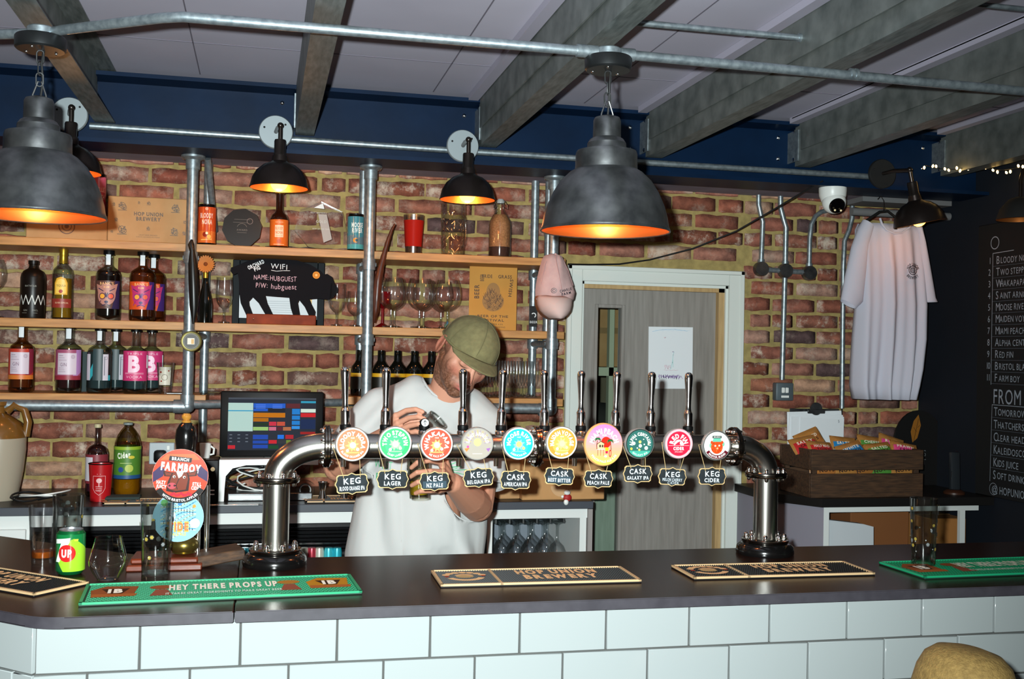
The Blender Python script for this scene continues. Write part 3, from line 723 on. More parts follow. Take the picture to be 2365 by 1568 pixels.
for (x, z) in jx:
    b = B(); b.lathe([(0, -.02), (.031, -.02), (.034, -.014), (.034, .014), (0, .014)], 28, (x, Yc, z), Matrix.Rotation(-PI / 2, 3, 'X')); j_ = obj('junction_box', b, M_PEWTER, t, True)
    b = B(); b.tube([(x, Yc, z), (x, Yc, z + .045)], .016, 12); obj('boss', b, M_GALV, j_, True)
T3('link_tube', [(2.25, Yc, 2.07), (2.48, Yc, 2.065)], .0125)
T3('tube', [(2.364, Yc, 2.05), (2.358, Yc, 1.56)], .0125)
b = B(); b.box(2.318, 2.406, WY - .045, WY - .002, 1.464, 1.547, .006, seg=2); sb_ = obj('switch_box', b, mat('metalclad_grey', '#5f6a70', .45, .4), t, True)
for x in (2.352, 2.371): b = B(); b.box(x - .008, x + .008, WY - .05, WY - .045, 1.50, 1.525, .002); obj('rocker', b, M_WHITE, sb_, True)
b = B(); b.box(2.343, 2.381, WY - .047, WY - .045, 1.478, 1.488); obj('label_plate', b, M_WHITE, sb_, True)
t = thing('wall_conduit', 'single galvanised conduit down the brick wall behind the T-shirt', 'conduit', (2.68, 4.63, 1.4))
T3('tube', [(2.705, Yc, 2.43), (2.706, Yc, 2.33), (2.69, Yc, 2.27), (2.668, Yc, 2.22), (2.664, Yc, 2.1), (2.668, Yc, 1.43)], .0115, par=t)
T3('cable', [(2.668, Yc, 1.44), (2.67, Yc + .005, 1.38), (2.685, Yc + .01, 1.34)], .004, M_RUBBER, t)
b = B(); b.box(2.60, 3.05, 4.36, 4.5, 2.37, 2.392); b.tube([(2.58, 4.42, 2.33), (3.08, 4.42, 2.33)], .018, 12); o = obj('grey_duct', b, mat('duct_grey', '#6a6b6c', .6)); tag(o, 'grey duct along the soffit behind the dimly lit wall lamp', 'duct')
# security camera
cx_, cz_ = atY(1923, 452, 4.2)[0], atY(1923, 452, 4.2)[2]
t = thing('security_camera', 'white dome security camera hanging under the navy beam', 'camera', (cx_, 4.2, 2.392))
b = B(); b.lathe([(0, 0), (.058, 0), (.058, -.012), (.056, -.035), (.046, -.06), (0, -.06)], 36); obj('housing', b, M_WHITE, t)
b = B(); b.ball((0, -.012, -.062), (.05, .05, .05), 28, 18); ey = obj('eyeball', b, M_WHITE, t)
q = Vector((-.12, -.85, -.5)).normalized(); Rq = q.to_track_quat('Z', 'Y').to_matrix()
b = B(); b.lathe([(.034, 0), (.034, .004), (.03, .009), (0, .013)], 28, Vector((0, -.012, -.062)) + q * .039, Rq); obj('lens_window', b, mat('lens_black', '#050506', .08, coat=.5), ey)
for s_ in (-1, 1):
    b = B(); b.ball(Vector((0, -.012, -.062)) + q * .050 + Rq @ Vector((.0, .0, 0)) + Vector((s_ * .014, -.002, -.016)), .0045, 10, 6); obj('led', b, mat('led_lens', '#c8b890', .2, emit=.6), ey)
# hanging black cable
pts = [atY(px, py, Y) for px, py, Y in ((1312, 610, 4.5), (1360, 611, 4.55), (1430, 610, 4.6), (1500, 600, 4.62), (1600, 574, 4.55), (1700, 534, 4.45), (1790, 482, 4.33), (1850, 446, 4.25), (1900, 418, 4.14))]
b = B(); b.tube(pts, .0035, 8); tag(rebase(obj('black_cable', b, M_RUBBER), pts[0]), 'thin black cable drooping from the camera to above the door', 'cable')
# ------------------------------------------------------------------ string lights and chalkboard on the right wall
t = thing('string_lights', 'string of tiny warm bulbs along the dark right-hand wall', 'lights', (3.05, 4.5, 2.5))
e0 = atY(2138, 382, 4.12); e1 = atX(2365, 384, 3.06); e2 = Vector((3.06, 2.6, 2.42))
pts = [e0.lerp(e1, i / 24) + Vector((0, 0, -.016 * math.sin(PI * ((i * 2 / 24) % 1)))) for i in range(25)] + [e1.lerp(e2, i / 36) + Vector((0, 0, -.03 * math.sin(PI * ((i * 3 / 36) % 1)))) for i in range(1, 37)]
b = B(); b.tube(pts, .0018, 5); obj('wire', b, M_RUBBER, t, True)
M_FAIRY = mat('fairy_bulb', '#ffd98a', .3, emit=14, ecol='#ffce7a')
eb = B(); eb.ball((0, 0, 0), (.0045, .0045, .0075), 8, 6); em_ = eb.mesh('bulb'); em_.materials.append(M_FAIRY)
for i, p_ in enumerate(pts):
    if i % 3 == 1: continue
    o = bpy.data.objects.new('bulb', em_); COL.objects.link(o); o.parent = t; o.location = p_ - t.location + Vector((-.006, rb.uniform(-.004, .004), rb.uniform(-.014, .010))); o.rotation_euler = (rb.uniform(-.8, .8), 0, 0)
t = thing('menu_chalkboard', 'tall black chalkboard with a numbered beer list on the dark right wall', 'chalkboard', (3.07, 3.6, 1.6))
b = B(); b.box(3.066, 3.088, 2.96, 4.19, 1.083, 2.26, .003); obj('board', b, mat('board_black', '#08090a', .85), t, True)
A = Art(); Yl = 4.075
def U(y): return Yl - y                            # art x = distance towards the viewer
rows = ['BLOODY NORA', 'TWO STEPPIN', 'WHAKAPAPA', 'SAINT ARNOLD', 'MOOSE RIVER', 'MAIDEN VOYAGE', 'MIAMI PEACH', 'ALPHA CENTAURI', 'RED FIN', 'BRISTOL BLACK', 'FARM BOY']
rows2 = ['TOMORROW LAND', 'THATCHERS ZERO', 'CLEAR HEAD', 'KALEIDOSCOPE', 'KIDS JUICE', 'SOFT DRINK']
ch = '#8d97a2'
for i, s_ in enumerate(rows):
    z = 2.100 - i * .0505; A.text(s_[0], .008, z, .034, ch, al='l', cond=.8); A.text(s_[1:], .036, z - .003, .026, ch, al='l', cond=.75, jit=.05)
    A.text(str(i + 1), -.035, z, .028, ch, cond=.8)
    A.line([(-.012, z - .026), (.9, z - .028)], .0012, '#5c6570')
A.line([(-.012, 2.13), (-.014, 1.565)], .003, ch); A.line([(-.012, 2.13), (.12, 2.133)], .003, ch)
A.ring(.0, 2.175, .028, .004, ch); A.text('FROM THE FRIDGE', .0, 1.515, .062, ch, al='l', cond=.7)
A.line([(-.004, 1.478), (.7, 1.478)], .0025, ch); A.line([(-.004, 1.478), (-.012, 1.15)], .0025, ch)
for i, s_ in enumerate(rows2):
    z = 1.450 - i * .054; A.text(s_[0], .008, z, .037, ch, al='l', cond=.75); A.text(s_[1:], .034, z - .003, .028, ch, al='l', cond=.75, jit=.05)
    if i < 5: A.line([(-.008, z - .026), (.6, z - .026)], .0012, '#5c6570')
A.text('@', .0, 1.118, .028, ch, al='l'); A.text('HOPUNIONBREWERY', .05, 1.116, .032, ch, al='l', cond=.7)
A.ring(.012, 1.118, .026, .002, ch)
A.build('chalk_writing', t, CHALK, fn=lambda x, y, l: Vector((3.0655 - l, Yl - x, y)), eps=.0003, world=True)
# lamp edge far right: arched arm with a copper-lined shade
t = thing('swan_neck_lamp', 'copper-lined lamp edge on a swan neck over the chalkboard', 'lamp', (2.955, 3.78, 2.235))
b = B(); b.lathe([(.02, .09), (.045, .08), (.075, .045), (.09, .0)], 32); s1_ = obj('shade', b, M_BLACKM, t); b = B(); b.lathe([(.02, .086), (.043, .076), (.073, .043), (.088, .001)], 32); obj('shade_lining', b, M_COPPER, s1_)
b = B(); b.tube([(0, 0, .09), (0, 0, .16), (.01, -.0, .2), (.05, 0, .23), (.105, 0, .22)], .006, 8); obj('arm', b, M_BRONZE, t)
b = B(); b.lathe([(0, 0), (.03, 0), (.03, .012), (0, .012)], 20, (.105, 0, .22), Matrix.Rotation(-PI / 2, 3, 'Y')); obj('wall_plate', b, M_BLACKM, t)
# ------------------------------------------------------------------ glassware and bottles
def spot(px0, px1, ytop, Y, zb):
    c = atY((px0 + px1) / 2, ytop, Y); r = (atY(px1, ytop, Y).x - atY(px0, ytop, Y).x) / 2 * .985
    return c.x, r, c.z - zb
M_AMBER = mat('amber_bottle', '#2a1006', .08, coat=.5); M_DKBOT = mat('black_bottle_glass', '#0a0b08', .07, coat=.6)
M_WHISKY = mat('amber_spirit', '#6e3a0c', .06, trans=.35, coat=.4); M_TEQ = mat('tequila_gold', '#b98a1e', .06, trans=.45, coat=.4)
M_CLEARLIQ = mat('clear_spirit', '#a9b4b0', .03, trans=.85, ior=1.2, coat=.4); M_PINKLIQ = mat('dark_rum', '#3b1210', .06, coat=.5)
M_RUMG = thin_glass('brown_tint_glass', '#e8d4b8', '#5a4028', .08, 1.5); M_CLRG = thin_glass('bottle_glass', '#eef4f2', '#6f7c7c', .08, 1.6)
F_AMB = mat('amber_fill', '#54280a', .1, coat=.5); F_DRK = mat('dark_fill', '#160a08', .1, coat=.5); F_RED = mat('red_fill', '#2c0c10', .1, coat=.5); F_TEAL = mat('clear_fill', '#33484c', .1, trans=.35, coat=.5); F_GOLD = mat('gold_fill', '#9a7018', .1, trans=.3, coat=.4)
M_CORK = mat('natural_cork', '#b48a5a', .8); M_FOIL = mat('gold_foil', '#b08a2c', .35, .8)
def bottle_prof(r, h, sh=.62, neck=.34, nr=None, base=.0):
    nr = nr or r * neck
    return [(0, 0), (r * .86, 0), (r * .97, .006), (r, .02), (r, h * sh), (r * .985, h * (sh + .03)), (r * .86, h * (sh + .085)), (r * .62, h * (sh + .12)), (nr * 1.25, h * (sh + .145)), (nr, h * (sh + .175)), (nr, h * .985), (nr * 1.08, h * .985), (nr * 1.08, h), (0, h)]
def bottle(name, label, x, y, z, r, h, prof, body, fill=None, fillz=.55, cap=None, capm=None, art=None, arts=None, group=None, neckband=None, caph=.022, cat='bottle', name_label='label'):
    t = thing(name, label, cat, (x, y, z), 0, group)
    b = B(); b.lathe(prof, 32); obj('glass_body', b, body, t, smooth=35)
    if fill is not None:
        top = h * fillz; pr = [(0, .006)] + [(q * .9, w) for q, w in prof[2:] if .006 < w < top]
        rr = pr[-1][0]; pr += [(rr, top), (0, top)]
        b = B(); b.lathe(pr, 28); obj('liquid', b, fill, t)
    nr = prof[-2][0]
    if cap:
        b = B(); b.lathe([(0, h - .004), (nr * 1.25, h - .004), (nr * 1.25, h + caph - .003), (nr * 1.15, h + caph), (0, h + caph)], 20); obj('stopper', b, capm or M_BLACK, t)
    if neckband:
        b = B(); b.add([(nr * 1.06 * math.sin(a), -nr * 1.06 * math.cos(a), h * q) for q in (.83, .985) for a in (-.5, -.25, 0, .25, .5)], [(k, k + 1, k + 6, k + 5) for k in range(4)]); obj('neck_strip', b, neckband, t)
    if art:
        (y0, A) = art; rot = getattr(A, 'rot', 0)
        o = A.build(name_label, t, PRINT, R=r + .0006); o.location.z = y0; o.rotation_euler.z = rot
    return t
def lab(w, h, bg): A = Art(); A.rect(-w / 2, 0, w / 2, h, bg); return A
zA, zB_, zC = SZ
# --- top shelf
def carton(name, label, x0, x1, y0, y1, z0, z1, cat='box'):
    t = thing(name, label, cat, ((x0 + x1) / 2, y0, z0)); b = B(); b.box(x0, x1, y0, y1, z0, z1, .003); obj('carton', b, M_CARD, t, True)
    b = B(); xm = (y0 + y1) / 2; b.box(x0 - .0005, x1 + .0005, xm - .02, xm + .02, z1 - .001, z1 + .0008); obj('tape', b, mat('brown_tape', '#8c6d48', .4), t, True); return t
a = atY(60, 505, 4.40); c = atY(247, 550, 4.40); bx = carton('cardboard_box', 'flat cardboard box on the top shelf behind the left pendant', a.x, c.x, 4.40, 4.6, zA + .001, zA + .001 + .085)
A = Art(); A.ring(0, 0, .030, .004, '#5f3b24'); A.ring(0, 0, .018, .003, '#5f3b24'); A.disc(0, 0, .008, '#5f3b24'); A.text('BREWERY', 0, -.001, .007, '#5f3b24', arc=(.022, PI / 2)); o = A.build('print', bx); o.location = (-.0, -.001, .05)
a = atY(250, 450, 4.40); c = atY(437, 555, 4.40); hb = a.z - zA; bx = carton('cardboard_box', 'taller printed cardboard box beside the left upright on the top shelf', a.x, c.x - .004, 4.40, 4.6, zA + .001, a.z - .002)
A = Art(); ink = '#463120'
A.text('HOP UNION', 0, .115, .0145, ink, w=.118, bold=.03); A.text('BREWERY', 0, .095, .0145, ink, w=.1, bold=.03); A.text('CRAFT BEER BREWED', 0, .030, .0045, ink, w=.075); A.text('IN BRISTOL AND SHARED WITH FRIENDS', 0, .022, .0038, ink, w=.095)
def doodle(A, x, y, s, seed, col=ink):
    q = random.Random(seed); A.ring(x, y, s, s * .16, col); A.ring(x + s * .5, y - s * .5, s * .8, s * .14, col)
    for k in range(9):
        a_ = q.uniform(0, 6.28); A.line([(x + s * .3 * math.cos(a_), y + s * .3 * math.sin(a_)), (x + s * 1.25 * math.cos(a_ + .3), y + s * 1.25 * math.sin(a_ + .3))], s * .14, col)
    A.disc(x - s * .2, y + s * .2, s * .22, col); A.disc(x + s * .35, y + s * .2, s * .18, col); A.line([(x - s * 1.3, y - s * 1.4), (x + s * 1.3, y - s * 1.4)], s * .16, col)
for k, (x, y, s) in enumerate(((-.105, .145, .013), (.108, .145, .013), (-.105, .05, .014), (.105, .05, .012), (-.14, .15, .005), (-.13, .09, .006), (.145, .045, .006), (.147, .09, .005), (-.04, .16, .004), (-.145, .04, .004), (0, .058, .006), (0, .16, .006))): doodle(A, x, y, s, k)
o = A.build('print', bx); o.location = (0, -.001, 0); o.scale = ((c.x - a.x) / .33, 1, hb / .186)
def can(px0, px1, yt, Y, zb, label, body, art, lid='#b8bcc0', cat='can', name='drink_can', group=None, blacktop=False):
    x, r, h = spot(px0, px1, yt, Y, zb); t = thing(name, label, cat, (x, Y, zb), 0, group)
    b = B(); b.lathe([(0, .004), (r * .72, .003), (r * .8, 0), (r * .86, .002), (r * .99, .012), (r, .018), (r, h - .016), (r * .9, h - .004)], 32); obj('can_body', b, body, t, smooth=50)
    b = B(); b.lathe([(r * .9, h - .0045), (r * .905, h), (r * .87, h), (r * .84, h - .005), (0, h - .005)], 32); obj('lid', b, mat('lid_' + lid.strip('#'), lid, .3, .8 if not blacktop else 0), t)
    o = art(r, h).build('label', t, PRINT_GLOSS, R=r + .0004); return t, r, h
def ring_bg(A, r, z0, z1, col): A.rect(-PI * r, z0, PI * r, z1, col)
def art_nora(r, h):
    A = Art(); ring_bg(A, r, .012, h - .012, '#c9491f'); ring_bg(A, r, .012, h * .35, '#d4682a')
    A.text('BLOODY', 0, h * .72, .018, '#f2cfc0', w=r * 1.5, bold=.03); A.text('NORA', .002, h * .57, .018, '#f2cfc0', w=r * 1.15, bold=.03); A.disc(0, h * .88, .006, '#efa480')
    A.disc(-.004, h * .27, .010, '#8e2413'); A.disc(.010, h * .22, .008, '#f3b35c'); A.disc(.002, h * .30, .005, '#f6e0b0'); A.line([(-.018, h * .14), (.018, h * .16)], .004, '#f3b35c'); return A
def art_moose(r, h):
    A = Art(); ring_bg(A, r, .012, h - .012, '#3d7f8b'); ring_bg(A, r, .012, h * .2, '#4a9a9a')
    A.poly([(-r * 1.5, h * .4), (-.01, h * .45), (.012, h * .38), (r * 1.5, h * .42), (r * 1.5, h * .2), (-r * 1.5, h * .2)], '#53717b')
    A.text('MOOSE', .004, h * .70, .018, '#dfe6e2', w=r * 1.45, bold=.03); A.text('RIVER', .004, h * .56, .018, '#dfe6e2', w=r * 1.3, bold=.03); A.disc(-.003, h * .30, .010, '#d98a2e'); A.disc(.002, h * .30, .006, '#3a5a60'); return A
def art_pink(r, h):
    A = Art(); ring_bg(A, r, .012, h - .012, '#b23a4e'); ring_bg(A, r, h * .6, h - .012, '#c65468'); A.text('MILLE', .01, h * .66, .017, '#f0c8c4', w=r * 1.3, bold=.02); A.text('PEACH', .01, h * .5, .017, '#f0c8c4', w=r * 1.2, bold=.02); return A
M_BLKCAN = mat('black_can', '#141010', .3, .4)
can(212, 246, 403, 4.5, zA + .087, 'pink beer can on the flat box behind the left pendant', M_BLKCAN, art_pink, '#222222')
can(458, 500, 473, 4.45, zA, 'orange beer can just right of the left upright on the top shelf', M_BLKCAN, art_nora, '#1c1414')
can(803, 842, 495, 4.45, zA, 'teal beer can beside the middle upright on the top shelf', M_BLKCAN, art_moose, '#14181a')
# orange-label bottle
x, r, h = spot(625, 668, 446, 4.45, zA)
A = Art(); A.rect(-PI * r, 0, PI * r, .105, '#d8651c'); A.rect(-.017, .034, .017, .082, '#f2c9a8'); A.text('BLOODY', 0, .07, .011, '#d8651c', w=.03, bold=.03); A.text('NORA', 0, .053, .011, '#d8651c', w=.028, bold=.03); A.text('ORANGE IPA', 0, .040, .005, '#d8651c', w=.028)
A.disc(0, .018, .008, '#b4470f'); A.text('HOP UNION', 0, .094, .006, '#f0c294', w=.03); A.line([(-.02, .005), (.02, .005)], .002, '#f0c294')
bottle('beer_bottle', 'brown beer bottle with an orange label under the second wall lamp', x, 4.45, zA, r, h, bottle_prof(r, h, .52, .40), M_AMBER, cap=True, capm=M_FOIL, caph=.003, art=(.012, A))
# awards
cA = atY(559, 528, 4.46); R8 = .078
t = thing('award_plaque', 'dark decagon glass award standing on the top shelf', 'award', (cA.x, 4.46, zA)); n8 = 10
b = B(); b.prism([(R8 * math.cos(2 * PI * i / n8 + .15), R8 * math.sin(2 * PI * i / n8 + .15) + R8 * .97 + .005) for i in range(n8)], -.01, .01, 'xz', bev=.003); obj('plaque', b, mat('smoked_glass', '#1d1109', .3, spec=.1), t)
b = B(); b.box(-.075, .06, -.03, .03, 0, .006, .002); obj('base', b, M_BLACK, t)
A = Art(); A.ring(0, R8, .02, .0012, '#5c4431', a0=.3, a1=2.84); A.text('AWARD', 0, R8 * .92, .007, '#5c4431'); A.line([(-.03, R8 * 1.45), (.03, R8 * 1.45)], .001, '#5c4431'); A.line([(-.035, R8 * 1.3), (.02, R8 * 1.3)], .001, '#5c4431'); A.ring(.03, R8 * 1.38, .012, .002, '#5c3a2a'); A.line([(-.018, R8 * .78), (.018, R8 * .78)], .001, '#5c4431'); o = A.build('engraving', t); o.location.y = -.0105
cA = atY(741, 525, 4.46); R7 = .104
t = thing('award_plaque', 'clear heptagon glass award leaning on the top shelf', 'award', (cA.x, 4.46, zA)); MG = mat('solid_clear_glass', '#f4fbfa', .02, trans=1, ior=1.35)
b = B(); b.prism([(R7 * math.sin(2 * PI * i / 7) * 1.04, R7 * math.cos(2 * PI * i / 7) * .96 + R7 * .9 + .008) for i in range(7)], -.008, .008, 'xz', bev=.003); obj('plaque', b, M_TGLASS, t)
b = B(); b.prism([(R7 * math.sin(2 * PI * i / 7) * 1.04, R7 * math.cos(2 * PI * i / 7) * .96 + R7 * .9 + .008) for i in range(7)], -.0075, .0075, 'xz')
b.fix(); b.bm.normal_update(); bmesh.ops.delete(b.bm, geom=[f for f in b.bm.faces if abs(f.normal.y) > .5], context='FACES'); obj('bevelled_edge', b, mat('glass_edge', '#b9c2bd', .1, .5), t)
b = B(); b.box(-.095, .095, -.03, .03, 0, .007, .002); obj('base', b, thin_glass('glass_base', '#e8f0ee', '#7d8a8a', .05, 2.2), t)
A = Art(); fr = '#b9b4ab'; A.poly([(-.03, .175), (.006, .195), (.012, .172)], '#d9d9d6'); A.poly([(-.012, .15), (.022, .15), (.045, .05), (.012, .035)], '#9d8f86'); A.text('BEST BREWERY', -.01, .155, .006, fr); A.text('GOLD', .0, .12, .010, fr); A.text('BEER OF THE YEAR', 0, .09, .005, fr); o = A.build('frosted_engraving', t); o.location.y = -.0085
# plastic cup, mug, swing-top bottle
x, r, h = spot(932, 980, 497, 4.45, zA)
t = thing('plastic_cup', 'clear plastic cup with a translucent red print on the top shelf', 'cup', (x, 4.45, zA)); b = B(); b.lathe([(0, .002), (r * .74, .002), (r * .76, 0), (r, h), (r * .98, h), (r * .74, .004), (0, .004)], 32); obj('cup', b, thin_glass('frosted_plastic', '#e4dcd8', '#c8b8b4', .3, 1.5), t)
b = B(); b.lathe([(r * (.765 + .24 * .2), h * .2), (r * (.76 + .24 * .86) + .0005, h * .86)], 32); obj('red_print', b, mat('translucent_red', '#b62218', .4, trans=.25, ior=1.1), t)
x, r, h = spot(1018, 1077, 470, 4.45, zA)
t = thing('beer_mug', 'tall dimpled glass beer mug on the top shelf', 'mug', (x, 4.45, zA))
b = B(); NA, NZ = 48, 30; vs = []; fs = []
for i in range(NZ + 1):
    z = h * i / NZ
    for k in range(NA):
        a_ = 2 * PI * k / NA; row = int(i / 5); dim = 0
        if .05 < i / NZ < .80: dim = .0045 * max(0, math.cos((a_ * 8 / 2 + row * PI / 2) * 1) ** 2) * math.sin(PI * (i % 5) / 5 + .2)
        rr_ = r * (.93 + .07 * (i / NZ)) - dim; vs.append((rr_ * math.cos(a_), rr_ * math.sin(a_), z))
for i in range(NZ):
    for k in range(NA): fs.append((i * NA + k, i * NA + (k + 1) % NA, (i + 1) * NA + (k + 1) % NA, (i + 1) * NA + k))
b.add(vs, fs); b.lathe([(0, .004), (r * .9, .004)], 32); obj('mug_body', b, thin_glass('mug_glass', '#f6f3ee', '#9a948a', .05, 1.6), t, smooth=60)
b = B(); b.tube([(r * .9, .03, h * .8), (r * 1.1, .045, h * .76), (r * 1.2, .05, h * .5), (r * 1.1, .045, h * .25), (r * .9, .03, h * .2)], .007, 10); obj('handle', b, M_TGLASS, t)
x, r, h = spot(1130, 1182, 470, 4.45, zA)
t = thing('swing_top_bottle', 'swing-top glass bottle of grains at the right end of the top shelf', 'bottle', (x, 4.45, zA))
pr = [(0, 0), (r * .95, 0), (r, .01), (r, h * .60), (r * .93, h * .68), (r * .7, h * .77), (r * .42, h * .85), (r * .34, h * .9), (r * .36, h), (r * .3, h)]
b = B(); b.lathe(pr, 32); obj('glass_body', b, M_TGLASS, t)
b = B(); b.lathe([(0, .006), (r * .93, .006), (r * .95, h * .2), (0, h * .2)], 28); obj('dark_grains', b, mat('dark_malt', '#3a1c0e', .8, bump=.9, bs=220), t)
b = B(); b.lathe([(0, h * .2), (r * .95, h * .2), (r * .95, h * .60), (r * .88, h * .68), (r * .6, h * .79), (0, h * .8)], 28); obj('pale_grains', b, mat('pale_malt', '#a8764a', .8, var='#8a5a36', vs=150, bump=.9, bs=220), t)
b = B(); b.lathe([(0, h), (r * .34, h), (r * .36, h + .008), (r * .25, h + .018), (0, h + .02)], 20); obj('ceramic_stopper', b, mat('grey_ceramic', '#9aa0a0', .4), t)
b = B(); w = r * .62; b.tube([(-w * .5, -.006, h * .93), (-w, -.006, h * .9), (-w, -.008, h * .96), (-w * .6, -.004, h + .012), (w * .6, -.004, h + .012), (w, -.008, h * .96), (w, -.006, h * .9), (w * .5, -.006, h * .93)], .0016, 6); obj('wire_bail', b, M_CHROME, t)
# --- carved horn leaning across two shelves
pts = [(atY(px, py, Y), q) for px, py, Y, q in ((912, 517, 4.335, .003), (905, 530, 4.335, .005), (896, 556, 4.335, .008), (888, 585, 4.335, .010), (880, 615, 4.334, .013), (873, 650, 4.332, .017), (870, 690, 4.332, .017), (868, 720, 4.335, .012), (864, 744, 4.345, .005))]
sub = []; 
for (p, q), (p2, q2) in zip(pts, pts[1:]):
    for k in range(4): f_ = k / 4; ribs = .0012 * (k % 2) if p.z > 1.98 else 0; sub.append((p.lerp(p2, f_), q + (q2 - q) * f_ + ribs))
sub.append(pts[-1]); b = B(); b.tube([p for p, q in sub], [q for p, q in sub], 14)
tag(rebase(obj('carved_horn', b, wood_mat('horn_brown', '#5d2d1a', '#3a1a10', 9, (10, 10, 2), .35)), pts[-1][0]), 'brown ridged wooden horn leaning against the middle shelf upright', 'horn')
# --- middle shelf, left bay
def stemglass(name, label, px0, px1, yt, Y, zb, kind='chalice', group=None, m=None, cat='glass'):
    x, r, h = spot(px0, px1, yt, Y, zb); t = thing(name, label, cat, (x, Y, zb), 0, group)
    if kind == 'chalice': pr = [(.9, 1), (.96, .85), (1, .66), (.97, .56), (.8, .44), (.5, .36), (.22, .32)]; f = .62
    elif kind == 'balloon': pr = [(.76, 1), (.86, .92), (.97, .8), (1, .7), (.97, .6), (.85, .5), (.6, .42), (.3, .375), (.11, .35)]; f = .66
    elif kind == 'flute': pr = [(.86, 1), (1, .72), (.95, .55), (.7, .4), (.35, .32), (.16, .29)]; f = .8
    elif kind == 'wine': pr = [(.72, 1), (.88, .9), (1, .76), (.95, .64), (.7, .53), (.3, .46), (.1, .43)]; f = .8
    b = B(); b.lathe([(q * r, w * h) for q, w in pr], 28); obj('bowl', b, m or M_TGLASS, t)
    s = pr[-1]; b = B(); b.lathe([(s[0] * r, s[1] * h), (max(.0045, .1 * r), s[1] * h * .8), (.0042, .1 * h), (.01, .035 * h)], 14); obj('stem', b, m or M_STEMG, t)
    b = B(); b.lathe([(.01, .035 * h), (f * r * .6, .02 * h), (f * r, .008), (f * r, .002), (0, .0)], 28); obj('foot', b, m or M_TGLASS, t); return t
M_STEMG = thin_glass('stem_glass', '#f2f5f4', '#8e9898', .05, 1.8)
x, r, h = spot(48, 108, 602, 4.47, zB_)
A = Art(); n = 11; A.line([(-r * 1.35 + i * r * 2.7 / n, .055 + (.0 if i % 2 else .034)) for i in range(n + 1)], .0032, '#cfd2cc'); A.text('BATHTUB', 0, .125, .006, '#9a9a90'); A.text('GIN', -.018, .032, .006, '#8a8a80'); A.text('70CL', .018, .032, .006, '#8a8a80'); A.line([(-.03, .022), (-.012, .022)], .001, '#8a8a80'); A.line([(.012, .022), (.026, .022)], .001, '#8a8a80')
bottle('spirit_bottle', 'matt black apothecary bottle with a white zigzag, middle shelf', x, 4.47, zB_, r, h, [(0, 0), (r * .95, 0), (r, .01), (r, h * .70), (r * .95, h * .76), (r * .78, h * .82), (r * .42, h * .865), (r * .36, h * .9), (r * .36, h * .93), (r * .42, h * .94), (r * .42, h), (0, h)], mat('satin_black_glass', '#130d09', .35, spec=.3), art=(0, A))
x, r, h = spot(122, 172, 580, 4.47, zB_)
A = Art(); A.rect(-r * 1.1, .045, r * 1.1, .08, '#8a2f24'); A.text('SILVER ESPECIAL', .004, .064, .006, '#e6c9a4', w=.05); A.poly([(-.024, .095), (.024, .095), (.024, .14), (.016, .158), (0, .164), (-.016, .158), (-.024, .14)], '#d9a42e'); A.poly([(-.019, .1), (.019, .1), (.019, .138), (.012, .152), (0, .156), (-.012, .152), (-.019, .138)], '#ecc65c'); A.text('TEQUILA', 0, .13, .008, '#4a3312', w=.034); A.disc(0, .108, .007, '#a02f24')
t = bottle('tequila_bottle', 'tall gold-topped tequila bottle with a yellow arched label', x, 4.47, zB_, r, h, [(0, 0), (r * .92, 0), (r, .008), (r * .98, h * .5), (r, h * .66), (r * .9, h * .73), (r * .6, h * .78), (r * .42, h * .81), (r * .36, h * .84), (r * .34, h), (0, h)], M_CLRG, fill=F_GOLD, fillz=.60, cap=True, capm=M_FOIL, art=(0, A))
x0_, r0_, h0_ = x, r, h
b = B(); b.lathe([(r * .43, h * .82), (r * .4, h * .85), (r * .37, h * .93), (r * .40, h * .94), (r * .37, h * 1.0)], 24); obj('neck_foil', b, M_FOIL, t)
def art_rum(c1, c2, c3, c4):
    A = Art(); A.rect(-.056, 0, .056, .108, c1); A.poly([(.02, 0), (.056, 0), (.056, .108), (.03, .108), (.036, .06)], c4)
    A.disc(0, .055, .035, c2, ry=.042); A.poly([(-.034, .06), (-.044, .095), (-.02, .088)], c2); A.poly([(.034, .06), (.044, .098), (.02, .09)], c2)
    A.disc(-.015, .048, .0125, c3); A.disc(.016, .048, .0125, c3); A.disc(-.015, .048, .009, '#e9a63c'); A.disc(.016, .048, .009, '#e05a3a')
    A.line([(-.004, .06), (0, .045), (.004, .06)], .004, c4); A.disc(0, .026, .007, c4, ry=.005); A.line([(-.014, .012), (0, .018), (.014, .012)], .003, c4)
    A.line([(-.03, .078), (-.012, .068)], .003, c4); A.line([(.03, .078), (.012, .068)], .003, c4); A.line([(-.02, .03), (-.028, .016)], .003, c3)
    A.text("BANK'S", 0, .097, .010, '#e8b27a', arc=(.15, PI / 2) if False else None, w=.05, bold=.02); A.text('RUM', 0, .083, .008, '#e8b27a', w=.02, bold=.02); return A
x, r, h = spot(222, 282, 586, 4.44, zB_)
gp = bottle_prof(r, h, .66, .33)
bottle('rum_bottle', 'rum bottle with a dark purple dog label, middle shelf', x, 4.44, zB_, r, h, gp, M_CLRG, fill=F_DRK, fillz=.74, cap=True, art=(.045, art_rum('#54352f', '#b27d70', '#5a2f4a', '#2a2148')), neckband=M_PAPER)
x, r, h = spot(300, 362, 588, 4.44, zB_)
rum2 = bottle('rum_bottle', 'rum bottle with an orange and pink animal label, middle shelf', x, 4.44, zB_, r, h, bottle_prof(r, h, .66, .33), M_RUMG, fill=F_AMB, fillz=.72, cap=True, art=(.045, art_rum('#d2501e', '#b8326a', '#8a2a7a', '#3c2468')), neckband=M_PAPER)
dup(rum2, (x + .03, 4.55, zB_), label='second orange rum bottle mostly hidden behind the first')
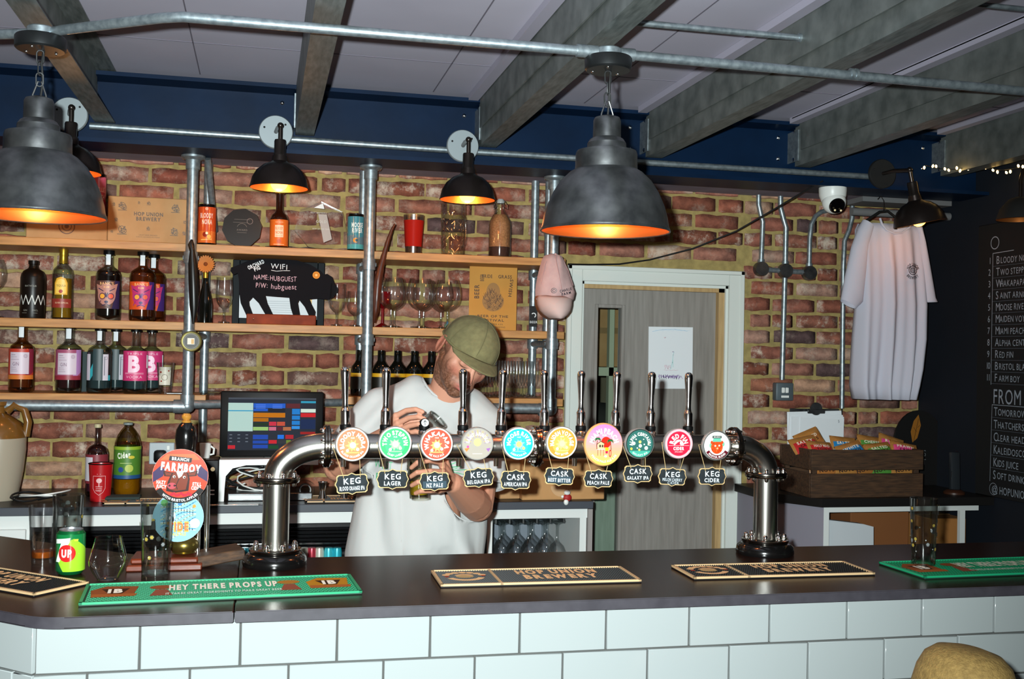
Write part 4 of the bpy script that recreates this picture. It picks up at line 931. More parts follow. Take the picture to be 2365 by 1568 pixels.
t = stemglass('snifter_glass', 'brandy glass cut by the left frame edge, middle shelf', -50, 17, 598, 4.44, zB_, 'wine')
# dark small bottle with an orange flower
x, r, h = spot(457, 493, 628, 4.43, zB_)
t = bottle('beer_bottle', 'small dark bottle used as a vase for an orange flower', x, 4.43, zB_, r, h, [(0, 0), (r, 0), (r, h * .36), (r * .8, h * .52), (r * .42, h * .75), (r * .34, h * .82), (r * .34, h), (0, h)], M_DKBOT)
b = B(); b.lathe([(r * .36, h * .88), (r * .36, h * .99)], 20); obj('neck_foil', b, M_FOIL, t)
f = thing('gerbera', 'orange daisy head standing in the small dark bottle', 'flower', (x, 4.43, zB_ + h))
b = B(); b.tube([(0, 0, -.005), (0, -.002, .015), (0, -.008, .027)], .0025, 8); obj('stem', b, mat('stem_green', '#5a5a28', .6), f)
M_PET = mat('orange_petal', '#c06a1a', .6); pb = B()
for k in range(1): pb.add([(-.004, 0, .006), (.004, 0, .006), (.0055, -.003, .024), (.002, -.004, .035), (-.002, -.004, .035), (-.0055, -.003, .024)], [(0, 1, 2, 5), (5, 2, 3, 4)])
pm = pb.mesh('petal'); pm.materials.append(M_PET)
for k in range(22):
    o = bpy.data.objects.new('petal', pm); COL.objects.link(o); o.parent = f; o.location = (0, -.012 - .002 * (k % 2), .03); o.rotation_euler = (.1, 2 * PI * k / 22, 0)
b = B(); b.ball((0, -.016, .03), (.008, .005, .008), 12, 8); obj('flower_centre', b, mat('flower_core', '#7a3a10', .9), f)
stemglass('chalice_glass', 'stemmed beer glass left of the black pig board', 498, 540, 640, 4.45, zB_)
# pig board, frame behind
def c5(x, y, Y): return atY(500 + x / 4.612, 440 + y / 4.612, Y)
a = c5(178, 730, 4.56); c = c5(1140, 1400, 4.56)
t = thing('picture_frame', 'black framed certificate standing behind the pig board', 'frame', ((a.x + c.x) / 2, 4.56, zB_)); xm = t.location.x
b = B(); w = .028; H_ = a.z - zB_ - .002
for (q0, q1, z0, z1) in ((a.x, a.x + w, 0, H_), (c.x - w, c.x, 0, H_), (a.x + w, c.x - w, 0, w), (a.x + w, c.x - w, H_ - w, H_)): b.box(q0 - xm, q1 - xm, -.01, .01, z0, z1, .002)
obj('frame', b, mat('frame_black', '#0c1216', .5, spec=.1), t)
b = B(); b.box(a.x + w - xm, c.x - w - xm, -.002, .006, w, H_ - w); p_ = obj('certificate', b, M_PAPER, t)
A = Art(); 
for k in range(9): A.line([(-.05, .10 - k * .009), (.05 + .01 * (k % 3), .10 - k * .009)], .0016, '#8a9094')
A.poly([(.125, .04), (.135, .04), (.135, .14), (.128, .12)], '#c9a34a'); A.build('print', p_, base_y=-.0025)
a = c5(145, 720, 4.42); pg = thing('pig_chalkboard', 'black pig-shaped chalkboard with the wifi name on a red wood foot', 'chalkboard', (c5(690, 1350, 4.42).x, 4.42, zB_)); xm = pg.location.x
pig = [(190, 810), (240, 790), (330, 750), (450, 725), (620, 728), (860, 745), (1000, 790), (1100, 850), (1140, 895), (1180, 888), (1230, 920), (1252, 980), (1292, 1040), (1288, 1090), (1240, 1140), (1190, 1165), (1090, 1150), (990, 1158), (1010, 1210), (1052, 1290), (1045, 1345), (990, 1345), (940, 1240), (880, 1165), (865, 1200), (890, 1345), (820, 1345), (790, 1250), (775, 1140), (640, 1130), (520, 1120), (540, 1200), (612, 1345), (535, 1345), (450, 1200), (385, 1135), (345, 1180), (348, 1220), (395, 1345), (325, 1345), (258, 1200), (243, 1100), (238, 950), (225, 880), (180, 900), (150, 860), (155, 820)]
def pc(x, y): v = c5(x, y, 4.415); return (v.x - xm, v.z - zB_)
b = B(); b.prism([pc(*q) for q in pig], -.009, -.001, 'xz'); bd = obj('board', b, mat('chalkboard_black', '#171619', .85, spec=.08), pg)
lo = pc(320, 1312); hi = pc(1056, 1400); b = B(); b.box(lo[0], hi[0], -.028, .022, 0, lo[1], .003); ft = obj('foot', b, mat('red_stained_foot', '#8a3a1e', .6, spec=.15, var='#6e2c18', vs=20), pg)
b = B(); q = pc(393, 1372); b.ball((q[0], -.028, q[1]), .004, 8, 6); obj('screw', b, M_CHROME, ft)
A = Art()
def pt(s_, x, y, hpx, wpx, col='#d2d4d6', **k): q = pc(x, y); A.text(s_, q[0], q[1], hpx / 4.612 / 560, col, w=wpx / 4.612 / 560, **k)
pt('WIFI', 665, 812, 52, 165, jit=.08); q0, q1 = pc(585, 850), pc(780, 855); A.line([q0, (q0[0] + .02, q0[1] - .003), (q0[0] + .045, q0[1]), q1], .002, '#d2d4d6')
pt('NAME:', 475, 925, 48, 150, '#cfa8b0', jit=.08); pt('HUBGUEST', 710, 940, 50, 270, '#c8a0aa', jit=.08); pt('P/W:', 480, 1008, 50, 120, '#cfa8b0', jit=.08); pt('hubguest', 715, 1025, 52, 260, '#c8a0aa', jit=.08)
pt('ORCHARD', 420, 790, 38, 175, '#e4e6e8', bold=.03, rot=.45); pt('PIG', 432, 832, 36, 66, '#e4e6e8', bold=.03, rot=.45)
q = pc(1062, 902); A.disc(q[0], q[1], .0145, '#d68a34'); A.ring(q[0], q[1], .010, .0015, '#a45e1c'); A.disc(q[0], q[1], .004, '#f0c080')
A.build('chalk_writing', bd, CHALK, base_y=-.0095)
stemglass('chalice_glass', 'tall stemmed glass touching the pig board\'s snout', 758, 800, 655, 4.43, zB_)
stemglass('tulip_glass', 'shorter tulip glass beside the middle upright', 800, 842, 672, 4.46, zB_)
# middle bay of the middle shelf
gi = 0
for (x0, x1, yt, Y, l) in ((874, 936, 640, 4.42, 'balloon glass nearest the wooden horn, front row'), (939, 1002, 643, 4.42, 'middle balloon glass of the front row'), (1003, 1067, 646, 4.42, 'right balloon glass of the front row, beside the kraft poster'),
                         (884, 942, 644, 4.54, 'balloon glass hidden behind the left one'), (952, 1008, 647, 4.54, 'balloon glass hidden behind the middle one'), (992, 1048, 650, 4.54, 'balloon glass hidden behind the right one')):
    stemglass('balloon_glass', l, x0, x1, yt, Y, zB_, 'balloon', 'balloon glasses on the middle shelf')
xg, r, h = spot(868, 900, 700, 4.5, zB_); t = thing('red_stem_glass', 'red glass stem behind the horn on the middle shelf', 'glass', (xg, 4.5, zB_)); MR = thin_glass('red_glass', '#c01822', '#5a060c', .05, 1.5)
b = B(); b.lathe([(0, .0), (.035, .002), (.03, .006), (.006, .02), (.0055, .08), (.03, .1), (.034, .15)], 24); obj('glass_body', b, mat('ruby_glass', '#7e0d14', .1, trans=.4), t)
# kraft poster
a = atY(1085, 616, 4.52); c = atY(1192, 758, 4.52); PW = c.x - a.x; PH = a.z - zB_ + .003
t = thing('kraft_poster', 'kraft card poster reading BEER OF THE FESTIVAL', 'poster', ((a.x + c.x) / 2, 4.52, zB_)); b = B(); b.box(-PW / 2, PW / 2, 0, .003, 0, PH); p_ = obj('card', b, mat('kraft_card', '#c08a42', .9, var='#b6803a', vs=6), t)
A = Art(); k_ = '#4a2c10'
A.text('BEER OF THE', 0, .062, .010, k_, w=.135, bold=.02); A.text('FESTIVAL', 0, .045, .010, k_, w=.10, bold=.02); A.text('BEST BITTER 4.5%', 0, .028, .006, k_, w=.09); A.text('HOP UNION BREWING', 0, .016, .006, k_, w=.11)
A.disc(0, .125, .047, '#94682f', ry=.042); A.disc(0, .165, .03, '#94682f', ry=.04)
q_ = random.Random(4)
for i in range(110): a_ = q_.uniform(0, 6.28); d_ = q_.uniform(0, 1) ** .5; A.line([(d_ * .043 * math.cos(a_), .125 + d_ * .04 * math.sin(a_)), (d_ * .043 * math.cos(a_) + q_.uniform(-.01, .01), .13 + d_ * .045 * math.sin(a_) + q_.uniform(0, .012))], .0014, k_)
A.text('BEER', -.072, .165, .02, k_, rot=PI / 2, w=.06, bold=.02); A.text('BEER', -.05, .225, .016, k_, rot=PI / 2, w=.03, bold=.02); A.text('BRIDE', -.028, .232, .014, k_, w=.045, bold=.02); A.text('GRASS', .05, .232, .014, k_, w=.06, bold=.02); A.text('SWISH', .076, .185, .014, k_, rot=-PI / 2 - .1, w=.075, bold=.02)
A.build('print', p_, base_y=-.0008)
b = B(); q = atY(1232, 728, 4.575); b.box(q.x - .016, q.x + .016, 4.572, 4.576, q.z - .05, q.z + .04); o = rebase(obj('black_sticker', b, M_BLACKM), (q.x, 4.572, q.z)); tag(o, 'black and white sticker on the rear pipe beside the cap', 'sticker')
A = Art(); A.ring(0, .0, .011, .004, '#dfe3e4', a0=-1.2, a1=2.6); A.text('BEER', 0, -.03, .010, '#dfe3e4'); o_ = A.build('print', o, base_y=-.001)
# --- lower shelf
def gin_label(bg, tri, band, line='#7a5a70'):
    A = Art(); A.rect(-.06, 0, .06, .115, bg); A.poly([(.02, 0), (.06, .03), (.06, .115), (.035, .115), (.03, .05)], tri); A.rect(-.06, 0, .06, .016, band); A.rect(-.036, .02, .036, .102, '#c9bcc8')
    A.text('GIN', -.012, .058, .013, line, w=.024); A.line([(-.03, .092), (-.014, .092)], .0015, line); A.line([(-.03, .084), (-.008, .084)], .001, line); A.line([(-.03, .075), (0, .075)], .001, line)
    for k in range(3): A.line([(-.03, .045 - k * .007), (-.01 + k * .003, .045 - k * .007)], .001, line)
    A.ring(.022, .088, .007, .001, line); A.ring(.022, .088, .004, .001, line); return A
x, r, h = spot(22, 82, 753, 4.43, zC)
gin = bottle('gin_bottle', 'gin bottle with a red and orange label, first on the lower shelf', x, 4.43, zC, r, h, bottle_prof(r, h, .62, .36), M_RUMG, fill=F_AMB, fillz=.70, cap=True, art=(.05, gin_label('#b33526', '#7a2236', '#c8702c')), neckband=M_PAPER, caph=.016)
x, r, h = spot(130, 192, 757, 4.43, zC)
bottle('gin_bottle', 'gin bottle with a pink and lilac label, second on the lower shelf', x, 4.43, zC, r, h, bottle_prof(r, h, .62, .36), M_CLRG, fill=F_RED, fillz=.68, cap=True, art=(.05, gin_label('#9a4a68', '#a87ab0', '#8e2838')), neckband=M_PAPER, caph=.016)
b = B(); a = atY(190, 812, 4.55); c = atY(214, 900, 4.55); b.box(a.x, c.x + .03, 4.55, 4.6, zC, a.z); tag(rebase(obj('dark_carton', b, mat('dark_teal_card', '#0e2a2c', .6)), (a.x, 4.55, zC)), 'dark teal carton behind the gin bottles on the lower shelf', 'box')
def clear_lab(seed):
    A = Art(); A.rect(-.052, 0, -.03, .10, '#c8c4ce'); A.rect(.018, 0, .04, .10, '#c8c4ce'); A.poly([(-.03, 0), (-.008, .035), (-.018, .065), (-.03, .04)], '#2f9aa6'); A.rect(.04, 0, .05, .02, '#2f9aa6')
    A.rect(-.018, .0, .018, .12, '#2a3c40'); A.line([(.024, .02), (.024, .09)], .003, '#6a6a74'); A.ring(.03, .085, .006, .001, '#6a6a74'); return A
x, r, h = spot(208, 256, 762, 4.42, zC); cg = bottle('gin_bottle', 'clear gin bottle with a teal label, left of the pink B bottles', x, 4.42, zC, r * 1.25, h, bottle_prof(r * 1.25, h, .62, .33), M_CLRG, fill=F_TEAL, fillz=.62, cap=True, art=(.05, clear_lab(1)), neckband=M_PAPER, caph=.016)
dup(cg, (x + .045, 4.53, zC), label='second clear teal-label gin bottle behind the first')
def art_b():
    A = Art(); A.rect(-.058, 0, .058, .115, '#c8336e'); A.text('TRIPLE', 0, .104, .008, '#e9b8cc', w=.06); A.text('B', 0, .065, .058, '#efc8d8', w=.05, bold=.05); A.line([(-.036, .03), (.036, .03)], .0015, '#e9b8cc'); A.line([(-.036, .026), (.036, .026)], .001, '#e9b8cc'); A.text('VODKA', 0, .015, .010, '#e9b8cc', w=.06); A.rect(.05, .05, .058, .1, '#e6e6ea'); return A
x, r, h = spot(286, 344, 764, 4.42, zC); vb = bottle('vodka_bottle', 'clear bottle with a bright pink label and large white B', x, 4.42, zC, r, h, bottle_prof(r, h, .60, .33), M_CLRG, fill=F_TEAL, fillz=.3, cap=True, art=(.05, art_b()), neckband=None, caph=.016)
dup(vb, (x + .048, 4.53, zC), label='second pink B bottle half hidden behind the first')
x, r, h = spot(361, 404, 837, 4.42, zC)
t = thing('shot_glass', 'printed tumbler right of the pink B bottles', 'glass', (x, 4.42, zC)); b = B(); b.lathe([(0, .012), (r * .6, .012), (r * .68, 0), (r, h), (r * .97, h), (r * .62, .016), (0, .016)], 28); obj('tumbler', b, M_TGLASS, t)
A = Art(); A.poly([(-.022, .035), (.022, .035), (.027, .105), (-.027, .105)], '#c9c4b4'); A.ring(0, .065, .012, .002, '#7d7466'); A.disc(.015, .09, .003, '#8e3024'); A.disc(-.015, .085, .004, '#8e3024'); A.disc(-.012, .05, .003, '#8e3024'); A.build('print', t, R=r * .86)
t = thing('bottle_opener', 'small dark bottle openers at the lower shelf end', 'opener', (-.33, 4.40, zC)); b = B(); b.box(-.03, .03, -.01, .01, 0, .006, .002); obj('blade', b, M_PEWTER, t); b = B(); b.tube([(.03, 0, .006), (.055, 0, .006)], .005, 8); obj('grip', b, M_BLACK, t)
# black wine bottles and champagne flutes in the right bay
wb = None
for i, (px, l) in enumerate(((832, 'black wine bottle with yellow band behind the middle upright'), (881, 'black yellow-banded bottle, second from the upright'), (919, 'black yellow-banded bottle, third from the upright'), (958, 'black yellow-banded bottle, fourth from the upright'), (997, 'black yellow-banded bottle beside the barman\'s ear'))):
    p_ = atY(px, 808, 4.46); h = p_.z - zC; r = .037
    if wb is None:
        wb = bottle('wine_bottle', l, p_.x, 4.46, zC, r, h, [(0, 0), (r * .95, 0), (r, .006), (r, h * .55), (r * .93, h * .63), (r * .6, h * .72), (r * .42, h * .78), (r * .40, h), (0, h)], M_DKBOT, group='black bottles on the lower shelf')
        A = Art(); A.rect(-.058, .0, .058, .05, '#15140e'); A.rect(-.058, .05, .058, .065, '#c99a1c'); A.build('label', wb, R=r + .0006).location.z = h * .55 - .075
    else: dup(wb, (p_.x, 4.46, zC), label=l)
fl0 = None; k = 0
for row, Y in enumerate((4.42, 4.49, 4.56)):
    for i in range(6 if row else 7):
        px = 1112 + row * 7 + i * 20.5; p_ = atY(px, 832 + row * 2, Y)
        if fl0 is None: fl0 = stemglass('champagne_flute', 'front-row champagne flute, first from the barman\'s cap', px - 9.5, px + 9.5, 832, Y, zC, 'flute', 'champagne flutes on the lower right shelf')
        else: dup(fl0, (p_.x, Y, zC), label=('front', 'middle', 'back')[row] + '-row champagne flute, ' + ('first', 'second', 'third', 'fourth', 'fifth', 'sixth', 'last')[i] + ' from the barman\'s cap')
# --- things on the uprights
p_ = atY(441, 788, 4.28); t = thing('round_badge', 'small round brass-rimmed badge on the left upright', 'badge', (p_.x, 4.305, p_.z))
b = B(); b.lathe([(0, 0), (.038, 0), (.04, .004), (.038, .008), (.032, .006), (0, .006)], 32, rot=Matrix.Rotation(PI / 2, 3, 'X')); obj('rim', b, mat('brass', '#8c8350', .35, .9), t)
A = Art(); A.disc(0, 0, .031, '#1e1c16'); A.rect(-.014, -.012, .012, .012, '#d8d3c2'); A.rect(.0, -.01, .01, .008, '#c89a4a'); A.ring(0, 0, .028, .002, '#6f6a50'); A.build('face', t, base_y=-.0085)
pts = [(atY(px, py, 4.285), q) for px, py, q in ((443, 553, .004), (441, 565, .012), (444, 580, .010), (445, 610, .017), (447, 660, .0185), (448, 705, .017), (447, 735, .008), (446, 748, .004))]
b = B(); b.tube([p for p, q in pts], [q for p, q in pts], 12); tag(rebase(obj('black_strap', b, mat('black_leather', '#12110f', .35)), pts[-1][0]), 'long black leather strap hanging on the left upright', 'strap')
# pink cap hanging on the right upright
hp = atY(1282, 655, 4.27); t = thing('baseball_cap', 'pale pink cap hanging on the right upright of the shelving', 'cap', (hp.x, 4.27, hp.z)); S = 1 / 560
M_PINK = mat('pink_cotton', '#c9a7a3', .9, var='#bf9c99', vs=30, bump=.2, bs=300)
def dome_grid(cx, cz, rows, ny, f, base=0):
    b = B(); vs = []; fs = []
    for i, (z, xl, xr, dp) in enumerate(rows):
        for k in range(ny + 1):
            u = -1 + 2 * k / ny; vs.append(((xl + xr) / 2 + (xr - xl) / 2 * u, base - dp * math.sqrt(max(0, 1 - u * u)) ** .9 + f(u, i), z))
    n_ = ny + 1
    for i in range(len(rows) - 1):
        for k in range(ny): fs.append((i * n_ + k, i * n_ + k + 1, (i + 1) * n_ + k + 1, (i + 1) * n_ + k))
    b.add(vs, fs); return b
R_ = [(587, 1270, 1284, .01), (592, 1255, 1297, .03), (602, 1250, 1303, .045), (620, 1245, 1309, .06), (640, 1240, 1315, .075), (660, 1236, 1322, .085), (675, 1235, 1328, .088), (690, 1236, 1326, .08), (700, 1240, 1318, .055)]
rows_ = [((655 - y) * S, (xl - 1282) * S, (xr - 1282) * S, d_) for y, xl, xr, d_ in R_]
b = dome_grid(0, 0, rows_, 20, lambda u, i: .004 * math.sin(u * 7 + i)); cr_ = obj('crown', b, M_PINK, t, smooth=60)
R_ = [(684, 1236, 1318, .078), (692, 1234, 1320, .105), (705, 1235, 1318, .122), (718, 1240, 1314, .128), (728, 1249, 1306, .128), (735, 1260, 1296, .122), (738, 1272, 1284, .115)]
rows_ = [((655 - y) * S, (xl - 1282) * S, (xr - 1282) * S, d_) for y, xl, xr, d_ in R_]
b = dome_grid(0, 0, rows_, 20, lambda u, i: 0); br_ = obj('brim', b, mat('pink_brim', '#cfb2ab', .9), t, smooth=60); sm = br_.modifiers.new('s', 'SOLIDIFY'); sm.thickness = .004
A = Art(); A.text('CHARLIE', .022, -.03, .010, '#33303a', w=.056, rot=.25, bold=.03); A.text('FARM', .024, -.044, .010, '#33303a', w=.045, rot=.25, bold=.03); A.ring(-.028, -.034, .011, .0018, '#33303a'); A.ring(-.028, -.034, .006, .002, '#33303a')
A.build('lettering', t, fn=lambda x, y, l: Vector((x, -.0935 - l + .5 * x * x * 16, y)))
b = B(); b.ball((-.004, -.012, .118), .006, 10, 6); obj('button', b, M_PINK, t)
def cs(px, py, d_): return ((px - 1282) * S, -d_, (655 - py) * S)
b = B(); b.tube([cs(1277, 590, .03), cs(1276, 610, .057), cs(1280, 640, .078), cs(1284, 670, .09)], .0016, 6); b.tube([cs(1262, 592, .02), cs(1250, 620, .045), cs(1243, 660, .05)], .0014, 6); b.tube([cs(1292, 592, .02), cs(1306, 625, .04), cs(1318, 660, .045)], .0014, 6); obj('seam', b, mat('pink_thread', '#b08a88', .9), cr_)
b = B(); b.tube([cs(1236, 692, .02), cs(1250, 699, .072), cs(1277, 703, .092), cs(1304, 699, .070), cs(1320, 688, .02)], .0026, 8); obj('brim_edge_stitch', b, mat('pink_thread', '#b08a88', .9), br_)
# white T-shirt on a hanger
TY = 4.27; M_TEE = mat('white_cotton_hanging', '#b9b8c4', .95, bump=.15, bs=400)
tc = atY(2050, 500, TY); t = thing('t_shirt', 'white T-shirt on a hanger against the brick wall end', 't-shirt', (tc.x, TY, tc.z))
def tl(px, py): v = atY(px, py, TY); return (v.x - tc.x, v.z - tc.z)
rows_ = []
for (y, xl, xr, d_) in ((500, 2010, 2028, .02), (506, 2000, 2042, .03), (515, 1985, 2118, .035), (530, 1978, 2126, .04), (560, 1978, 2130, .045), (620, 1980, 2134, .05), (700, 1978, 2138, .055), (780, 1972, 2136, .06), (850, 1968, 2128, .065), (890, 1967, 2120, .068), (921, 1972, 2112, .07)):
    l_, r_ = tl(xl, y), tl(xr, y); rows_.append((l_[1], l_[0], r_[0], d_))
def fold(u, i): k_ = min(1, max(0, (i - 2) / 7)); return k_ * (.016 * math.sin(u * 11 + .4) + .010 * math.sin(u * 19 + 1.3 + i * .06)) + .003 * math.sin(u * 5 + i)
b = dome_grid(0, 0, rows_[2:], 60, lambda u, i: fold(u, i + 2)); bb_ = obj('body', b, M_TEE, t, smooth=70); bb_.modifiers.new('s', 'SOLIDIFY').thickness = .002
b = dome_grid(0, 0, [(z, a_ + .004, c_ - .004, -.02) for z, a_, c_, d_ in rows_[2:]], 30, lambda u, i: fold(-u, i + 2) * .5, .02); obj('back_panel', b, M_TEE, t, smooth=70)
for s_, P_ in ((0, ((1990, 508, 2012, 528), (1978, 530, 2000, 575), (1963, 570, 1996, 640), (1948, 640, 1988, 700), (1939, 692, 1972, 713))), (1, ((2100, 508, 2122, 520), (2112, 530, 2132, 570), (2118, 600, 2146, 640), (2124, 660, 2156, 695), (2128, 698, 2160, 698)))):
    pts = []; b = B(); vs = []; fs = []; NS = 14
    for (x0, y0_, x1, y1_) in P_:
        l_ = Vector((tl(x0, y0_)[0], 0, tl(x0, y0_)[1])); r_ = Vector((tl(x1, y1_)[0], 0, tl(x1, y1_)[1])); m_ = (l_ + r_) / 2; h_ = (r_ - l_) / 2
        for k in range(NS): a_ = 2 * PI * k / NS; vs.append(m_ + h_ * math.cos(a_) + Vector((0, -.012 + .03 * math.sin(a_), 0)))
    for i in range(len(P_) - 1):
        for k in range(NS): fs.append((i * NS + k, i * NS + (k + 1) % NS, (i + 1) * NS + (k + 1) % NS, (i + 1) * NS + k))
    b.add(vs, fs); obj('sleeve', b, M_TEE, t, smooth=60)
nk = [tl(px, py) for px, py in ((2022, 506), (2026, 520), (2036, 534), (2052, 541), (2070, 540), (2088, 528), (2098, 512))]
b = B(); b.tube([(x, -.045 + .01 * abs(i - 3) / 3, z) for i, (x, z) in enumerate(nk)], .005, 8); obj('collar', b, M_TEE, t)
q = tl(2056, 524); b = B(); b.box(q[0] - .006, q[0] + .006, -.046, -.042, q[1] - .016, q[1] + .018); obj('neck_label', b, M_BLACKM, t)
A = Art(); lx, lz = tl(2086, 627); ik = '#26232b'; A.text('HOP UNION', lx, lz, .0125, ik, arc=(.026, PI / 2), bold=.02, cond=.62); A.text('BREWERY', lx, lz, .0125, ik, arc=(-.033, -PI / 2), bold=.02, cond=.62); A.ring(lx, lz, .02, .003, ik); A.ring(lx, lz, .012, .002, ik)
for k in range(6): A.line([(lx - .012 + k * .004, lz - .01), (lx - .012 + k * .004, lz + .012)], .0015, ik)
A.build('chest_print', t, fn=lambda x, y, l: Vector((x, -.072 - l, y)))
b = B(); hz = tl(2045, 490)[1]; b.tube([(-.12, 0, tl(1990, 512)[1] - .005), (-.04, 0, hz - .0), (0, 0, hz + .005), (.08, 0, tl(2110, 515)[1] - .005)], .006, 8); b.tube([(-.02, 0, hz), (-.02, 0, hz + .05), (-.035, 0, hz + .07), (-.05, .0, hz + .055)], .002, 6); obj('hanger', b, mat('black_hanger', '#151515', .5), t)
# ------------------------------------------------------------------ beer font: steel pipe bridge with ten taps
FY, FZ2, BZ = 2.85, 1.404, 1.1
font = thing('beer_font', 'brushed steel pipe beer font bridging the bar on two bolted columns', 'beer font', (.7, FY, BZ))
M_BASE = mat('font_base_black', '#0c0b0b', .18, coat=.6); M_RING = mat('polished_flange', '#9b948c', .16, 1)
def nuts(par, c, axis, rad, n, a0=0, both=False, s=.0065):
    ax = Vector(axis); u = Vector((0, 1, 0)) if abs(ax.y) < .5 else Vector((1, 0, 0)); v = ax.cross(u)
    for k in range(n):
        a = a0 + 2 * PI * k / n; p = Vector(c) + (u * math.cos(a) + v * math.sin(a)) * rad
        for sg in ((1, -1) if both else (1,)):
            q = (ax * sg).to_track_quat('Z', 'Y').to_matrix(); b = B()
            b.lathe([(0, 0), (s * 1.25, 0), (s * 1.25, s * .7), (s, s * .8), (s, s * 1.3), (s * .8, s * 1.9), (s * .4, s * 2.25), (0, s * 2.35)], 12, p + ax * sg * .006, q); obj('dome_nut', b, M_CHROME, par, True)
for X, zf, side in ((.043, 1.320, 1), (1.407, 1.325, -1)):
    b = B(); b.lathe([(0, 0), (.080, 0), (.082, .006), (.079, .022), (.070, .03), (.062, .034), (0, .034)], 48, (X, FY, BZ)); obj('base', b, M_BASE, font, True)
    b = B(); b.lathe([(.034, .034), (.064, .034), (.066, .037), (.066, .042), (.062, .044), (.034, .044)], 48, (X, FY, BZ), closed=True); fl_ = obj('base_flange', b, M_RING, font, True)
    nuts(fl_, (X, FY, BZ + .038), (0, 0, 1), .053, 8, .35)
    b = B(); b.tube([(X, FY, BZ + .04), (X, FY, zf)], .034, 40); obj('column', b, M_STEEL, font, True)
    b = B(); b.lathe([(.034, -.008), (.057, -.008), (.059, -.005), (.059, -.001), (.057, 0), (.059, .001), (.059, .005), (.057, .008), (.034, .008)], 48, (X, FY, zf), closed=True); f2 = obj('flange', b, M_RING, font, True)
    nuts(f2, (X, FY, zf), (0, 0, 1), .048, 8, .35, True, .0055)
    xf = .165 if side > 0 else 1.312; pts = []
    for k in range(17):
        a = PI / 2 * k / 16; pts.append((xf + (X - xf) * math.cos(a) if False else X + (xf - X) * (1 - math.cos(a)), FY, zf + (FZ2 - zf) * math.sin(a)))
    b = B(); b.tube(pts, .034, 40); obj('elbow', b, M_STEEL, font, True)
b = B(); b.tube([(.165, FY, FZ2), (1.312, FY, FZ2)], .0325, 40); obj('bridge_pipe', b, M_STEEL, font, True)
for X in (.168, .728, 1.306):
    b = B(); b.lathe([(.0325, -.009), (.052, -.009), (.055, -.006), (.055, -.0012), (.053, 0), (.055, .0012), (.055, .006), (.052, .009), (.0325, .009)], 48, (X, FY, FZ2), Matrix.Rotation(PI / 2, 3, 'Y'), closed=True); f2 = obj('flange', b, M_RING, font, True)
    nuts(f2, (X, FY, FZ2), (1, 0, 0), .045, 8, .35, True, .0052)
tap0 = None
TX = (.215, .319, .422, .526, .630, .751, .854, .953, 1.056, 1.167)
hb = B(); hb.lathe([(0, 0), (.0125, 0), (.0128, .005), (.0125, .034), (.0118, .037), (.0095, .04), (.0078, .048), (.0075, .058), (.0085, .085), (.0105, .115), (.0118, .133), (.0112, .142), (.0085, .1475), (.004, .15), (0, .1505)], 24)
hm = hb.mesh('handle', 45); hm.materials.append(M_CHROME)
cb = B(); cb.lathe([(0, 0), (.0135, 0), (.0145, .004), (.0145, .012), (.0125, .014), (0, .014)], 24); cm_ = cb.mesh('collar'); cm_.materials.append(M_BLACK)
vb_ = B(); vb_.lathe([(.013, -.012), (.0155, -.006), (.0155, .004), (.012, .008), (0, .008)], 24); vm = vb_.mesh('tap_valve'); vm.materials.append(M_CHROME)
sp = B(); sp.tube([(0, .034, -.03), (0, .05, -.034), (0, .054, -.045), (0, .054, -.095)], [.009, .009, .008, .0065], 14); sm_ = sp.mesh('spout'); sm_.materials.append(M_CHROME)
for i, X in enumerate(TX):
    v = bpy.data.objects.new('tap_valve', vm); COL.objects.link(v); v.parent = font; v.location = Vector((X, FY, 1.440)) - font.location
    for nm, me, dz in (('collar', cm_, .007), ('handle', hm, .021)):
        if nm == 'handle' and i == 2: continue
        o = bpy.data.objects.new(nm, me); COL.objects.link(o); o.parent = v; o.location = (0, 0, dz)
        if nm == 'handle': o.rotation_euler = (-.05 + .02 * (i % 3), (-.03, .0, 0, -.01, .03, -.02, .01, .03, .015, .02)[i], 0)
    o = bpy.data.objects.new('spout', sm_); COL.objects.link(o); o.parent = v; o.location = (0, 0, 0)
    if i == 2:
        b = B(); b.ball((0, 0, .026), (.0125, .0125, .012), 20, 12); c_ = obj('blank_cap', b, M_BLACK, v)
        A = Art(); A.disc(0, 0, .0105, '#dfe2e2'); A.ring(0, 0, .0105, .001, '#55585a'); A.line([(0, -.007), (0, .006)], .0018, '#202224'); A.line([(-.004, .001), (0, .006), (.004, .001)], .0018, '#202224'); a_ = A.build('arrow_disc', v); a_.location = (0, -.013, .027); a_.rotation_euler = (-.25, 0, 0)
# --- badges
def badge(cx, cz, r, design, lens=True, label=None, ry=None, dy=0):
    Y0 = 2.768 - dy; ry = ry or r
    b = B(); b.lathe([(0, .012), (r * .93, .012), (r, .006), (r * 1.0, -.004), (r * .955, -.008), (r * .94, -.006), (0, -.006)], 48, (cx, Y0, cz), Matrix.Rotation(-PI / 2, 3, 'X') @ Matrix.Identity(3))
    if ry != r:
        for v in b.bm.verts: v.co.z = cz + (v.co.z - cz) * ry / r
    bd = obj('tap_badge', b, mat('badge_rim', '#c8cac8', .3, .6) if lens else mat('badge_print_edge', '#e9b070', .4), font, True)
    if label: bd['label'] = label
    b = B(); b.tube([(cx, Y0 + .008, cz), (cx, FY - .028, cz)], .008, 10); obj('bracket', b, M_CHROME, bd, True)
    A = Art(); design(A, r * .945); a = A.build('badge_face', bd, GLOW if lens else PRINT_GLOSS, fn=lambda x, y, l: Vector((cx + x, Y0 - (.0085 if not lens else .0065) - l, cz + y * ry / r)), eps=.00015, world=False)
    a.data.transform(Matrix.Translation(-chain_loc(bd))); return bd
W = '#f6f2ea'
